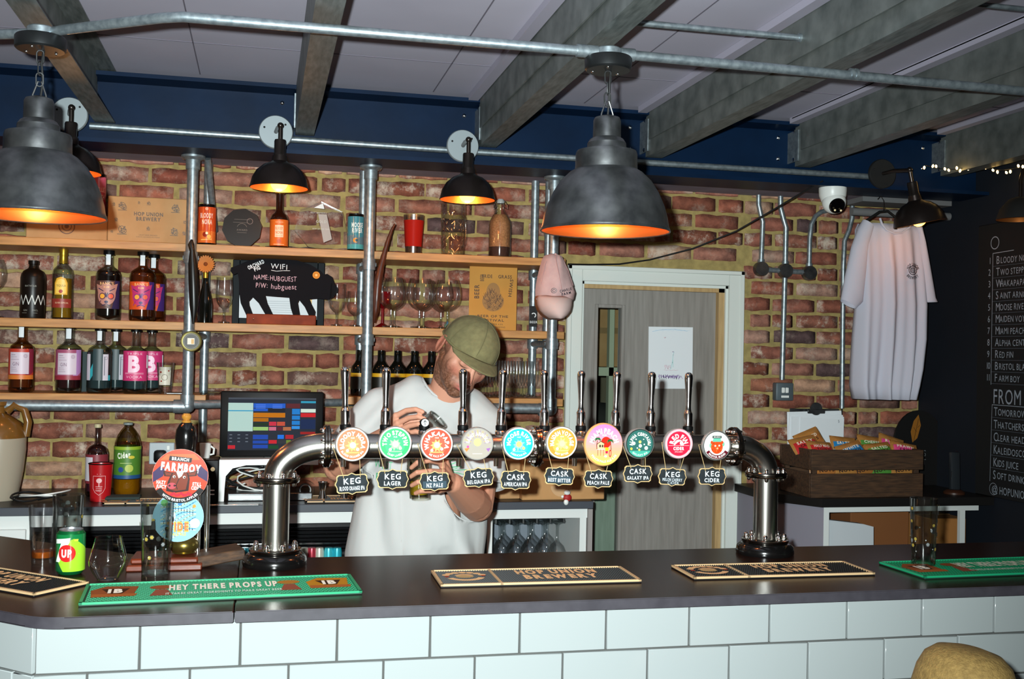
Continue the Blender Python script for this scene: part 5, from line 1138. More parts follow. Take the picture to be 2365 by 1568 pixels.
def burst(A, r, c1, c2, seed, s=.42):
    q = random.Random(seed)
    A.poly([(r * (s if k % 2 else s * .6) * q.uniform(.8, 1.1) * math.cos(2 * PI * k / 18), -r * .08 + r * (s if k % 2 else s * .6) * q.uniform(.8, 1.1) * math.sin(2 * PI * k / 18)) for k in range(18)], c1)
    A.disc(r * .02, -r * .05, r * s * .45, c2)
def std(bg, bg2, top, bot, c1, c2, seed):
    def f(A, r):
        A.disc(0, 0, r, '#efe6dc', 48); A.disc(0, 0, r * .93, bg, 48); A.disc(0, -r * .1, r * .62, bg2, 40); burst(A, r, c1, c2, seed)
        A.text(top, 0, 0, r * .24, W, arc=(r * .66, PI / 2), bold=.05, cond=min(1.0, 11.5 / len(top) * .82)); A.text('HUB', 0, r * .40, r * .08, W)
        A.text(bot, 0, 0, r * .12, W, arc=(-r * .76, -PI / 2), bold=.03, cond=.8)
        A.disc(-r * .3, -r * .38, r * .09, W); A.disc(r * .32, -r * .3, r * .10, c2); A.line([(-r * .4, -r * .5), (r * .4, -r * .5)], r * .06, c1)
    return f
def d_white(A, r):
    A.disc(0, 0, r, '#8a8680', 48); A.disc(0, 0, r * .95, '#9c958a', 48)
    for k in range(15):
        a = PI * (k + .5) / 15; A.line([(r * .45 * math.cos(a), r * .45 * math.sin(a)), (r * .86 * math.cos(a), r * .86 * math.sin(a))], r * .035, '#b89850' if k % 2 else '#8a7090')
    A.disc(0, .1 * r, r * .25, '#c8b878'); A.text('SAINT ARNOLD', 0, 0, r * .2, '#efe9dc', arc=(r * .63, PI / 2), bold=.04, cond=.75); A.poly([(-r * .85, -r * .3), (-r * .5, -r * .25), (-r * .7, -r * .5)], '#d8773a'); A.poly([(r * .85, -r * .25), (r * .55, -r * .3), (r * .7, -r * .5)], '#8a5a9a'); A.disc(-r * .62, -r * .18, r * .08, '#d0508a'); A.line([(-r * .3, -r * .62), (r * .3, -r * .62)], r * .04, '#b9b4b0')
def d_miami(A, r):
    n = 14; y0 = -r
    stops = [(1, (232, 120, 178)), (.35, (240, 150, 170)), (-.25, (240, 160, 130)), (-1, (246, 190, 80))]
    for k in range(n):
        ya = r * (1 - 2 * k / n); yb = r * (1 - 2 * (k + 1) / n); t_ = 1 - (2 * k + 1) / n
        for (s0, c0), (s1, c1) in zip(stops, stops[1:]):
            if s1 <= t_ <= s0: f_ = (s0 - t_) / (s0 - s1); c = '#%02x%02x%02x' % tuple(int(c0[i] + (c1[i] - c0[i]) * f_) for i in range(3)); break
        pts = []
        for q in range(7): y = ya + (yb - ya) * q / 6; pts.append((math.sqrt(max(0, r * r - y * y)), y))
        A._p([(-x, y) for x, y in pts] + [(x, y) for x, y in pts], [(q, q + 1, 8 + q, 7 + q) for q in range(6)], c, same=k > 0)
    A.text('MIAMI PEACH', 0, 0, r * .23, W, arc=(r * .68, PI / 2), bold=.05, cond=.78); A.text('HUB', 0, r * .47, r * .08, W)
    A.text('PEACH PALE ALE 4.5%', 0, 0, r * .10, W, arc=(-r * .82, -PI / 2), bold=.03, cond=.9)
    A.disc(r * .1, r * .12, r * .27, '#c9281a'); br = '#6b3418'
    A.line([(-r * .38, r * .2), (-r * .42, -r * .05), (-r * .40, -r * .2)], r * .035, br); A.line([(r * .34, r * .15), (r * .38, -r * .2), (r * .36, -r * .42)], r * .035, br)
    for cx, cy in ((-r * .36, r * .28), (r * .33, r * .2)):
        for a in (.2, .9, 1.6, 2.4, 3.0, -.4, 3.6): A.line([(cx, cy), (cx + r * .1 * math.cos(a), cy + r * .08 * math.sin(a)), (cx + r * .17 * math.cos(a), cy + r * .1 * math.sin(a) - r * .05)], r * .04, '#1f6a3a')
    A.poly([(-r * .34, -r * .22), (-r * .34, r * .02), (-r * .40, r * .02), (-r * .2, r * .17), (r * .02, r * .05), (-r * .03, r * .02), (-r * .03, -r * .22)], '#d8b98a'); A.line([(-r * .42, r * .02), (-r * .2, r * .17), (r * .03, r * .05)], r * .03, '#4a2a1a')
    A.rect(-r * .28, -r * .12, -r * .19, 0, '#3a2a24'); A.rect(-r * .14, -r * .12, -r * .06, 0, '#3a2a24'); A.line([(-r * .38, -r * .22), (0, -r * .22)], r * .03, '#e6e0d6')
    for x in (-.36, -.2, -.04): A.line([(r * x, -r * .23), (r * x, -r * .52)], r * .02, '#6b3418')
    A.disc(r * .32, -r * .42, r * .07, '#b8342a', ry=r * .18); A.disc(r * .32, -r * .42, r * .03, '#f0b080', ry=r * .12)
    A.poly([(r * .04, -r * .12), (r * .24, -r * .14), (r * .22, -r * .3), (r * .06, -r * .3)], '#d8b81e'); A.poly([(r * .06, -r * .3), (r * .2, -r * .3), (r * .18, -r * .42), (r * .07, -r * .42)], '#c81e46'); A.disc(r * .08, -r * .56, r * .08, '#f0ece4', ry=r * .05)
def d_alpha(A, r):
    A.disc(0, 0, r, '#26332f', 48); A.disc(0, 0, r * .93, '#2c5f58', 48); A.poly([(r * .93 * math.cos(a), r * .93 * math.sin(a)) for a in [PI + .55 + k * (PI - 1.1) / 14 for k in range(15)]], '#3f9a86')
    for k, (x, y, s, c) in enumerate(((0, .12, .10, '#e6d36a'), (.02, -.15, .12, '#e4ead8'), (-.45, .02, .12, '#dfe8da'), (.45, -.3, .13, '#d8ecd8'), (-.62, -.35, .09, '#c9b84a'), (.62, .02, .07, '#d8c85a'), (-.05, -.42, .08, '#e0cf5a'), (.25, .3, .04, W), (-.3, .3, .05, W), (.3, -.05, .05, W), (-.2, -.3, .05, W))): A.disc(r * x, r * y, r * s, c, 12)
    A.text('ALPHA CENTAURI', 0, 0, r * .2, W, arc=(r * .66, PI / 2), bold=.05, cond=.78); A.text('GALAXY IPA', 0, 0, r * .13, '#cfe6dc', arc=(-r * .78, -PI / 2), bold=.03, cond=.9)
def d_red(A, r):
    A.disc(0, 0, r, '#e79aa2', 48); A.ring(0, 0, r * .93, r * .03, '#f0c4c4'); A.disc(0, 0, r * .84, '#c21f3c', 48)
    A.text('RED FIN', 0, 0, r * .3, '#f6dcd8', arc=(r * .52, PI / 2), bold=.05, cond=.85); A.disc(0, -r * .08, r * .36, '#f2d6d0', 30); A.rect(-r * .8, -r * .45, r * .8, -r * .12, '#c21f3c')
    A.poly([(-r * .34, -r * .14), (r * .14, -r * .14), (r * .06, r * .04), (r * .12, r * .18), (-r * .1, r * .08)], '#c21f3c'); A.line([(-r * .75, -r * .13), (r * .75, -r * .13)], r * .025, '#f2b8b4'); A.text('CIDER', 0, -r * .33, r * .2, '#f6dcd8', w=r * .8, bold=.06); A.text('APPLE & BERRY', 0, -r * .56, r * .09, '#f0b4b4', w=r * .6, bold=.02)
def d_bear(A, r):
    A.disc(0, 0, r, '#3a3634', 48); A.disc(0, 0, r * .95, '#dfe6dc', 48); og = '#c9431a'
    A.disc(-r * .36, r * .0, r * .2, '#6fae8c'); A.disc(r * .4, r * .1, r * .18, '#6fae8c'); A.disc(0, -r * .12, r * .44, og, 30, ry=r * .46); A.disc(-r * .36, r * .22, r * .12, og); A.disc(r * .36, r * .22, r * .12, og)
    A.poly([(-r * .34, r * .26), (r * .34, r * .26), (r * .26, r * .5), (-r * .26, r * .5)], '#5fae94'); A.rect(-r * .34, r * .5, r * .34, r * .68, '#2a3a38'); A.text('BRANCH', 0, r * .59, r * .1, W, w=r * .5)
    q = random.Random(2)
    for k in range(26): a = q.uniform(0, 6.28); d = q.uniform(0, .4) ** 1; A.disc(r * d * math.cos(a), -r * .14 + r * d * math.sin(a), r * .045, q.choice(['#e0602a', '#a8300f', '#d8501e']), 8)
    A.disc(-r * .14, -r * .02, r * .06, '#f2e8d8'); A.disc(r * .16, 0, r * .06, '#f2e8d8'); A.disc(r * .02, -r * .2, r * .07, '#e8a070')
    A.ring(0, 0, r * .93, r * .26, '#5a1420', 24, PI + .5, 2 * PI - .5); A.text('BRISTOL BLEND', 0, 0, r * .13, W, arc=(-r * .80, -PI / 2), bold=.03, cond=.85)
BX = [(.227, 1.416), (.335, 1.419), (.442, 1.417), (.549, 1.418), (.659, 1.419), (.776, 1.421), (.889, 1.417), (.994, 1.419), (1.105, 1.419), (1.216, 1.414)]
DS = [(std('#dd5a26', '#e4713a', 'BLOODY NORA', 'BLOOD ORANGE IPA', '#f0b050', '#f8ecc8', 1), 'orange tap badge'), (std('#25a05c', '#35b26c', 'TWO STEPPIN', 'CRISP LAGER', '#8fd88a', '#f0f0a0', 2), 'green tap badge'),
      (std('#d9452f', '#e0563e', 'WHAKAPAPA', 'NZ PALE ALE', '#f2b060', '#f8e8c0', 3), 'red tap badge'), (d_white, 'white tap badge'), (std('#1fb2c6', '#35bccc', 'MOOSE RIVER', 'AMERICAN IPA', '#7fd8d0', '#e8d870', 5), 'cyan tap badge'),
      (std('#df8a34', '#e6a24e', 'MAIDEN VOYAGE', 'BEST BITTER', '#f4c878', '#f2dc90', 6), 'orange-yellow tap badge'), (d_miami, 'large pink and orange pump clip'), (d_alpha, 'dark green tap badge'), (d_red, 'red and pink tap badge'), (d_bear, 'white tap badge with an orange bear')]
for i, ((x, z), (d, l)) in enumerate(zip(BX, DS)):
    if i == 6: badge(x, z, .0535, d, False, l, ry=.0575, dy=.012)
    else: badge(x, z, .0435 if i < 7 else .0415, d, True, l)
# --- hanging chalk signs
def c_(px, py): return atY(px, py, 2.765)
SG = [((777, 850, 1094, 1142), 'KEG', 'BLOOD ORANGE IPA', .05), ((873, 942, 1085, 1130), 'KEG', 'LAGER', .0), ((972, 1038, 1090, 1134), 'KEG', 'NZ PALE', .02), ((1073, 1140, 1081, 1126), 'KEG', 'BELGIAN IPA', .07), ((1159, 1226, 1086, 1132), 'CASK', 'AMERICAN IPA', -.02),
      ((1261, 1327, 1079, 1122), 'CASK', 'BEST BITTER', -.05), ((1352, 1416, 1085, 1128), 'CASK', 'PEACH PALE', -.02), ((1444, 1507, 1074, 1116), 'CASK', 'GALAXY IPA', -.01), ((1525, 1586, 1081, 1123), 'KEG', 'MELON CHERRY CIDER', -.05), ((1617, 1678, 1080, 1122), 'KEG', 'CIDER', -.01)]
for i, ((x0, x1, y0, y1), t1, t2, rot) in enumerate(SG):
    a, c = c_(x0, y0), c_(x1, y1); w, h = c.x - a.x, a.z - c.z; cx, cz = (a.x + c.x) / 2, (a.z + c.z) / 2
    t = thing('hanging_chalk_sign', 'small hanging chalkboard reading %s %s' % (t1, t2), 'sign', (cx, 2.775, cz), 0, 'chalk signs hanging from the taps'); t.rotation_euler = (0, -rot if False else rot * -1, 0)
    W2, H2 = w / 2 * .96, h / 2 * .88; k = .0045; m_ = .0045
    def outline(s): 
        X, Z = W2 - s, H2 - s; q = .004
        half = [(-X + q, Z), (-.010, Z), (0, Z + m_), (.010, Z), (X - q, Z), (X - q, Z - q * .2), (X, Z - q), (X, .010), (X + k, 0), (X, -.010), (X, -Z + q), (X - q, -Z + q * .2), (X - q, -Z), (.010, -Z), (0, -Z - m_), (-.010, -Z), (-X + q, -Z), (-X + q, -Z + q * .2), (-X, -Z + q), (-X, -.010), (-X - k, 0), (-X, .010), (-X, Z - q), (-X + q, Z - q * .2)]
        return half
    b = B(); b.prism(outline(0), -.0012, .0018, 'xz'); obj('wood_back', b, mat('pale_plywood', '#c6a672', .7), t)
    b = B(); b.prism(outline(.0022), -.0018, -.0010, 'xz'); bd = obj('slate', b, mat('slate_black', '#14191c', .85, var='#20282c', vs=60), t)
    A = Art(); q = random.Random(i)
    if i not in (1, 9, 2):
        for s_ in range(5): A.disc(q.uniform(-.02, .02), q.uniform(-.0, .014), q.uniform(.003, .006), '#2b3439', 10)
    if i in (2, 5): A.rect(-W2 * .85, -H2 * .8, W2 * .85, 0, '#33454f')
    A.text(t1, 0, H2 * .32, H2 * .62, '#d3d9dc', w=W2 * (1.15 if t1 == 'KEG' else 1.3), jit=.06, bold=.02)
    if ' ' in t2 and len(t2) > 14 and i == 8: A.text('MELON CHERRY', 0, -H2 * .35, H2 * .36, '#c3cbd0', w=W2 * 1.55, jit=.05, bold=.02); A.text('CIDER', .003, -H2 * .74, H2 * .3, '#c3cbd0', w=W2 * .9, jit=.05)
    else: A.text(t2, 0, -H2 * .48, H2 * (.42 if len(t2) > 7 else .46), '#cdd4d8', w=W2 * (1.65 if len(t2) > 7 else 1.2), jit=.05, bold=.03)
    A.build('chalk_writing', bd, CHALK, base_y=-.0019, eps=.0001)
    bx, bz = BX[i]; rB = .0435 if i != 6 else .05
    for s_ in (-1, 1):
        top = Vector((bx - cx + s_ * rB * (1.02 if s_ < 0 else .55), .010, bz - cz - (0 if s_ < 0 else rB * .75))); hole = Vector((s_ * W2 * .55, -.002, H2 * .85))
        pts = [Vector((bx - cx, .022, bz - cz + .004)), top, hole, hole + Vector((0, -.0006, -.004))] if s_ < 0 else [top, hole, hole + Vector((0, -.0006, -.004))]
        b = B(); b.tube(pts, .0009, 5); obj('twine', b, M_TWINE, t)
# ------------------------------------------------------------------ bar mats
def bar_mat(label, quad, deep, studc, kind, base, group=None, top=BZ):
    """quad: front-left, front-right, back-right corners on the bar"""
    p0, p1 = [Vector((q[0], q[1], 0)) for q in quad[:2]]; Lx = (p1 - p0).length; Ly = deep
    rz = math.atan2(p1.y - p0.y, p1.x - p0.x)
    t = thing('bar_mat', label, 'bar mat', (p0.x, p0.y, top), rz, group)
    b = B(); b.box(0, Lx, 0, Ly, 0, .0045, .001); obj('mat_base', b, base, t)
    b = B(); w = .007
    for (x0, x1, y0, y1) in ((0, Lx, 0, w), (0, Lx, Ly - w * .6, Ly), (0, w, 0, Ly), (Lx - w, Lx, 0, Ly)): b.box(x0, x1, y0, y1, .0035, .0085)
    if kind == 'black': b.box(Lx * .29, Lx * .29 + w, 0, Ly, .0035, .008)
    obj('border', b, studc, t)
    b = B(); s = .0062 if kind == 'black' else .0085; i = 0; y = w + s * .7
    while y < Ly - w:
        x = w + s * .7 + (s / 2 if i % 2 else 0)
        while x < Lx - w:
            r = s * .30; z0, z1 = .0043, .0075
            b.add([(x - r, y - r, z0), (x + r, y - r, z0), (x + r, y + r, z0), (x - r, y + r, z0), (x - r * .55, y - r * .55, z1), (x + r * .55, y - r * .55, z1), (x + r * .55, y + r * .55, z1), (x - r * .55, y + r * .55, z1)],
                  [(4, 5, 6, 7), (0, 1, 5, 4), (1, 2, 6, 5), (2, 3, 7, 6), (3, 0, 4, 7)]); x += s
        y += s; i += 1
    o = obj('rubber_studs', b, base if kind == 'black' else mat('green_studs', '#0d6341', .55, spec=.2), t, smooth=0, recalc=False); o['kind'] = 'stuff'
    A = Art()
    if kind == 'black':
        tan = '#e2b888'; cx = Lx * .145; cy = Ly * .5; A.ring(cx, cy, .028, .010, tan, a0=.5, a1=2.6); A.disc(cx, cy, .022, '#b59a6c', ry=.016); A.ring(cx, cy, .05, .016, tan, a0=PI + .4, a1=2 * PI - .4)
        for k in range(7): a = PI * (.12 + .76 * k / 6); A.disc(cx + .048 * math.cos(a), cy + .042 * math.sin(a), .010, tan, 10)
        A.disc(cx - .045, cy - .005, .006, '#a3402a'); A.disc(cx + .045, cy - .002, .006, '#a3402a')
        A.text('HOP UNION', Lx * .62, Ly * .66, Ly * .24, tan, w=Lx * .42, bold=.06); A.text('BREWERY', Lx * .62, Ly * .32, Ly * .24, tan, w=Lx * .38, bold=.06)
    else:
        br, ye, wh = '#8a4a26', '#b07a1e', '#f0e8d8'
        for cx, cy, fl_ in ((.065, Ly * .5, 1), (Lx - .065, Ly * .5, -1)):
            A.poly([(cx - .045, cy - .05), (cx + .04, cy - .05), (cx + .05, cy + .05), (cx - .02, cy + .06), (cx - .05, cy + .02)], br if fl_ > 0 else ye); A.poly([(cx - .045, cy - .05), (cx + .045, cy - .05), (cx + .05, cy - .025), (cx - .045, cy - .02)], '#a05a2a')
            A.poly([(cx - .028, cy + .03), (cx + .032, cy + .03), (cx + .018, cy - .02), (cx - .01, cy - .02)], '#3a2214'); A.text('IB', cx + .003, cy + .006, .036, wh, w=.034, bold=.06)
        for cx in (.165, Lx - .155): A.disc(cx, Ly * .62, .026, br if cx < .3 else '#a8712a', ry=.020); A.poly([(cx - .012, Ly * .5), (cx + .012, Ly * .5), (cx + .024, Ly * .18), (cx - .024, Ly * .18)], '#8a4a36')
        A.text('HEY THERE PROPS UP', Lx * .5, Ly * .56, Ly * .26, wh, w=Lx * .40, bold=.05); A.text('IT TAKES GREAT INGREDIENTS TO MAKE GREAT BEER', Lx * .5, Ly * .24, Ly * .09, '#cfe6d6', w=Lx * .42, bold=.03)
    a = A.build('raised_print', t, attr_mat('rubber_print', .7, spec=.1), fn=lambda x, y, l: Vector((x, y, .0078 + l)), eps=.0003)
    return t
M_MATB = mat('black_mat_rubber', '#0e0d0d', .55); M_MATT = mat('tan_mat_rubber', '#c4a47a', .5); M_MATG = mat('green_mat_rubber', '#062f21', .6); M_MATG2 = mat('green_mat_edge', '#1a8f62', .4)
bar_mat('black and tan lettered bar mat in the middle of the bar', ((.42, 2.520), (.915, 2.512), 0), .172, M_MATT, 'black', M_MATB, 'black and tan bar mats')
bar_mat('black and tan bar mat in front of the right font column', ((1.056, 2.522), (1.552, 2.516), 0), .160, M_MATT, 'black', M_MATB, 'black and tan bar mats')
bar_mat('long green bar mat with tankards on it, in front of the left font column', ((-.367, 2.440), (.233, 2.478), 0), .196, M_MATG2, 'green', M_MATG, 'green bar mats')
bar_mat('green bar mat under the glass at the right end of the bar', ((1.655, 2.455), (2.25, 2.475), 0), .2, M_MATG2, 'green', M_MATG, 'green bar mats')
bar_mat('black and tan bar mat cut by the left frame edge', ((-.475 - .766 * .495, 2.545 + .643 * .495), (-.475, 2.545), 0), .150, M_MATT, 'black', M_MATB, 'black and tan bar mats')
# ------------------------------------------------------------------ glasses and can on the bar
def on_bar(px, py): v = atZ(px, py, BZ + .0005); return v
def hgt(px, py, Y): return atY(px, py, Y).z - BZ
v = on_bar(98, 1303); H_ = hgt(98, 1168, v.y)
t = thing('pint_glass', 'tapered pint glass with an amber dreg, far left on the bar', 'glass', (v.x, v.y, BZ + .0005))
R1 = .036; b = B(); b.lathe([(0, .014), (R1 * .7, .014), (R1 * .72, 0), (R1, H_), (R1 * .965, H_), (R1 * .71, .018), (0, .018)], 32); obj('glass_body', b, M_TGLASS, t)
b = B(); b.lathe([(0, .019), (R1 * .70, .019), (R1 * .74, .034), (0, .034)], 28); obj('beer_dreg', b, mat('amber_beer', '#a8561a', .1, trans=.6), t)
v = on_bar(160, 1300); v = Vector((v.x - .005, 2.93, 0)); H_ = hgt(165, 1142, v.y)
def printed_glass(x, y, z, H_, R1, label, hexa=True, foot=None):
    t = thing('printed_glass', label, 'glass', (x, y, z), .3); n = 24
    b = B(); b.lathe([(0, .012), (R1 * .8, .012), (R1 * .84, 0), (R1 * .84, .012), (R1, H_), (R1 * .965, H_), (R1 * .80, .016), (0, .016)], n); obj('glass_body', b, thin_glass('printed_glass_body', '#f4f6f5', '#8e9694', .05, 1.6), t, smooth=20)
    A = Art(); q = random.Random(int(x * 1000)); 
    for k in range(16):
        X = q.uniform(-PI * R1, PI * R1); Z = q.uniform(H_ * .22, H_ * .86); s = .006; c = '#b8a040' if k % 3 else '#8a8f90'
        if k % 4 == 3: A.poly([(X - .005, Z), (X + .005, Z), (X + .004, Z + .018), (X, Z + .024), (X - .004, Z + .018)], '#1c1c1a'); A.disc(X, Z + .022, .004, '#a8913a', 8); continue
        A.disc(X, Z, s, '#1e1e1b', 12)
        for m in range(6): a = m * 1.05; A.disc(X + s * .55 * math.cos(a), Z + s * .55 * math.sin(a), s * .24, c, 6)
        A.disc(X, Z, s * .3, c, 6); A.disc(X + q.uniform(-.012, .012), Z + q.uniform(-.015, .015), .0018, '#9aa0a0', 6)
    A.build('hop_print', t, fn=lambda x, y, l: Vector(((R1 * (.84 + .16 * y / H_) + .0006 + l) * math.sin(x / R1), -(R1 * (.84 + .16 * y / H_) + .0006 + l) * math.cos(x / R1), y))); return t
printed_glass(v.x, v.y, BZ + .0005, H_, .038, 'tall hop-printed glass standing behind the green drink can')
v = on_bar(357, 1338); H_ = hgt(357, 1160, v.y); printed_glass(v.x, v.y + .01, BZ + .0005, H_, .0375, 'tall faceted hop-printed glass behind the green bar mat')
v = on_bar(2138, 1312); H_ = hgt(2138, 1153, v.y); printed_glass(v.x, v.y + .012, BZ + .0095, H_ - .008, .0365, 'hop-printed glass standing on the right green bar mat')
v = on_bar(246, 1342); H_ = hgt(246, 1244, v.y); R1 = (atY(292, 1300, v.y).x - atY(200, 1300, v.y).x) / 2
t = thing('stemless_glass', 'empty stemless wine glass left of the green bar mat', 'glass', (v.x, v.y + .02, BZ + .0005))
b = B(); b.lathe([(0, .006), (R1 * .35, .006), (R1 * .55, .001), (R1 * .62, .006), (R1 * .8, H_ * .18), (R1 * .97, H_ * .34), (R1, H_ * .42), (R1 * .96, H_ * .52), (R1 * .68, H_), (R1 * .66, H_)], 36); b.lathe([(0, 0), (R1 * .5, 0)], 36); obj('glass_body', b, thin_glass('stemless', '#f4f6f5', '#7d8586', .05, 1.7), t)
v = on_bar(157, 1330); H_ = hgt(157, 1226, v.y)
def art_7(r, h):
    A = Art(); ring_bg(A, r, .010, h - .010, '#0f6a36'); A.poly([(-PI * r * .45, .010), (PI * r * .52, .010), (PI * r * .52, h * .55), (.012, h * .82), (-.012, h * .72), (-.026, h * .5)], '#8fbf2a'); A.poly([(-PI * r * .45, .010), (-.012, .010), (-.03, h * .35), (-PI * r * .45, h * .3)], '#0a4a28')
    A.poly([(-.036, h * .80), (.004, h * .84), (.002, h * .74), (-.012, h * .5), (-.022, h * .3), (-.036, h * .3), (-.024, h * .55), (-.018, h * .72), (-.036, h * .70)], '#dfe6df'); A.disc(-.004, h * .50, .0205, '#b8201e', 30); A.text('UP', -.004, h * .50, .017, '#eef0ea', w=.024, bold=.05)
    for k in range(6): A.disc(.014 + .003 * (k % 3), h * (.78 + .02 * (k % 2)), .0015, '#d8d040', 8)
    return A
x, y = v.x, v.y + .03; t = thing('drink_can', 'green and lime drinks can with a red disc', 'can', (x, y, BZ + .0005), 0); r = .033
b = B(); b.lathe([(0, .006), (r * .65, .004), (r * .74, 0), (r * .8, .001), (r * .98, .010), (r, .014), (r, H_ - .018), (r * .96, H_ - .010), (r * .84, H_ - .003), (r * .80, H_ - .003)], 36); obj('can_body', b, mat('green_aluminium', '#0f6a36', .3, .6), t, smooth=50)
b = B(); b.lathe([(r * .80, H_ - .004), (r * .83, H_), (r * .80, H_), (r * .76, H_ - .005), (0, H_ - .005)], 32); ld = obj('lid', b, mat('aluminium', '#b8bcc0', .3, .9), t)
b = B(); b.lathe([(0, 0), (.009, 0), (.009, .0012), (0, .0012)], 16, (.0, -.006, H_ - .0045)); b.box(-.006, .006, -.004, .014, H_ - .0045, H_ - .003); obj('ring_pull', b, mat('aluminium', '#b8bcc0', .3, .9), ld)
o = art_7(r, H_).build('label', t, PRINT_GLOSS, R=r + .0004)
# ------------------------------------------------------------------ cask hand pump with two clips
t = thing('hand_pump', 'wooden-based hand pump with a black handle and two round clips', 'beer pump', (-.2, 2.87, BZ))
b = B(); b.box(-.315, -.135, 2.80, 2.93, BZ, BZ + .016, .003); b.box(-.305, -.145, 2.81, 2.92, BZ + .016, BZ + .030, .004); obj('plinth', b, M_REDWOOD, t, True)
b = B(); b.obox((-.10, 2.88, BZ + .022), (.12, .09, .028), Matrix.Rotation(.25, 3, 'Z') @ Matrix.Rotation(-.12, 3, 'Y'), .003); obj('wedge_block', b, M_DARKWOOD, t, True)
kx = atY(425, 1240, 2.86); b = B(); b.ball((kx.x, 2.87, BZ + .052), (.036, .036, .026), 28, 14); b.lathe([(.02, .03), (.03, .034), (.012, .05)], 24, (kx.x, 2.87, BZ)); obj('brass_boss', b, mat('aged_brass', '#7a6a34', .3, .9), t, True)
hx = atY(430, 1000, 2.87); zk = atY(430, 952, 2.87).z; zb = atY(430, 1070, 2.87).z
b = B(); b.tube([(hx.x, 2.87, BZ + .06), (hx.x, 2.87, zb + .01)], .012, 16); obj('pull_rod', b, M_CHROME, t, True)
L_ = zk - zb
b = B(); b.lathe([(0, 0), (.017, 0), (.019, .01), (.024, L_ * .25), (.0275, L_ * .5), (.025, L_ * .66), (.018, L_ * .76), (.012, L_ * .8), (0, L_ * .8)], 32, (hx.x, 2.87, zb)); hh = obj('handle', b, M_BASE, t, True)
b = B(); b.lathe([(0, L_ * .8), (.011, L_ * .8), (.012, L_ * .83), (.008, L_ * .85), (.012, L_ * .89), (.0125, L_ * .93), (.008, L_ * .975), (0, L_ * .985)], 24, (hx.x, 2.87, zb)); obj('wooden_finial', b, mat('turned_beech', '#a5702a', .35, coat=.3), hh, True)
for px in (458, 478): q = atY(px, 1200, 2.88); b = B(); b.tube([(q.x, 2.88, BZ + .03), (q.x, 2.88, atY(px, 1120, 2.88).z)], .0065, 12); obj('chrome_leg', b, M_CHROME, t, True)
q = atY(470, 1120, 2.885); b = B(); b.box(q.x - .03, q.x + .014, 2.885, 2.91, BZ + .10, q.z + .02, .006); obj('cylinder_housing', b, M_BASE, t, True)
def clip(cx, cy, rpx, Y, draw, rim, label, tilt=0):
    c = atY(cx, cy, Y); r = rpx / 885
    b = B(); b.lathe([(0, 0), (r, 0), (r, .004), (0, .004)], 48, c, Matrix.Rotation(PI / 2, 3, 'X')); o = obj('pump_clip', b, rim, t, True); o['label'] = label
    A = Art(); draw(A, r * .995); a = A.build('clip_face', o, PRINT_GLOSS, fn=lambda x, y, l: Vector((c.x + x, c.y - .0042 - l, c.z + y)), eps=.00012); a.data.transform(Matrix.Translation(-chain_loc(o)))
def d_farm(A, r):
    og = '#b8381a'; A.disc(0, 0, r, og, 60); q = random.Random(8)
    for s in (-1, 1): A.poly([(s * r * .98, r * .15), (s * r * .70, r * .40), (s * r * .55, r * .22), (s * r * .62, r * .0), (s * r * .97, -r * .22)], '#33244a')
    A.poly([(-r * .5, r * .82), (r * .5, r * .82), (r * .7, r * .6), (-r * .75, r * .6)], '#cf5a2c')
    A.poly([(-r * .43, r * .58), (r * .38, r * .50), (r * .41, r * .67), (-r * .40, r * .76)], '#141012'); A.text('BRANCH', -.01 * r, r * .63, r * .11, W, w=r * .62, bold=.04, rot=-.10)
    A.text('FARMBOY', r * .02, r * .32, r * .27, '#ece6dc', w=r * 1.45, bold=.06, rot=-.10)
    br, dk = '#6e2a14', '#2e120c'
    for s in (-1, 1): A.poly([(s * r * .22, r * .12), (s * r * .62, r * .20), (s * r * .58, r * .0), (s * r * .3, -r * .02)], dk); A.poly([(s * r * .26, r * .10), (s * r * .56, r * .16), (s * r * .52, r * .03), (s * r * .32, r * .02)], br)
    A.poly([(-r * .3, r * .14), (r * .26, r * .14), (r * .34, -r * .1), (r * .30, -r * .55), (-r * .2, -r * .62), (-r * .5, -r * .55), (-r * .45, -r * .2)], dk); A.poly([(-r * .26, r * .12), (r * .22, r * .12), (r * .28, -r * .1), (r * .2, -r * .5), (-r * .16, -r * .55), (-r * .4, -r * .48), (-r * .36, -r * .16)], br)
    A.poly([(-r * .16, r * .18), (r * .14, r * .2), (r * .05, r * .0), (-r * .06, -r * .08)], '#cfc6ba'); A.disc(-r * .22, -r * .02, r * .05, '#ddd2c4'); A.disc(r * .14, -r * .04, r * .05, '#ddd2c4'); A.disc(-r * .21, -r * .03, r * .03, dk); A.disc(r * .15, -r * .05, r * .03, dk)
    A.disc(-r * .3, -r * .36, r * .16, '#a8404a', 20, ry=r * .12); A.disc(-r * .38, -r * .35, r * .04, dk); A.disc(-r * .2, -r * .35, r * .04, dk); A.line([(-r * .05, -r * .1), (-r * .15, -r * .35), (-r * .1, -r * .48)], r * .03, dk)
    A.text('HAZY', -r * .68, -r * .22, r * .12, W, w=r * .34, bold=.04, rot=-.1); A.text('JUICY', -r * .66, -r * .38, r * .12, W, w=r * .36, bold=.04, rot=-.1); A.text('STILL', r * .6, -r * .3, r * .12, W, w=r * .32, bold=.04, rot=-.05); A.text('CIDER', r * .58, -r * .45, r * .12, W, w=r * .36, bold=.04, rot=-.05)
    A.ring(0, 0, r, r * .20, '#15100f', 30, PI + .55, 2 * PI - .55)
    for k in range(9): A.disc(-r * .3 + r * .085 * k, -r * .68 + r * .04 * math.sin(k * 2), r * .06, '#a81a2e', 8)
    A.text('WITH BRISTOL APPLES', 0, 0, r * .09, W, arc=(-r * .90, -PI / 2), bold=.03, cond=.85)
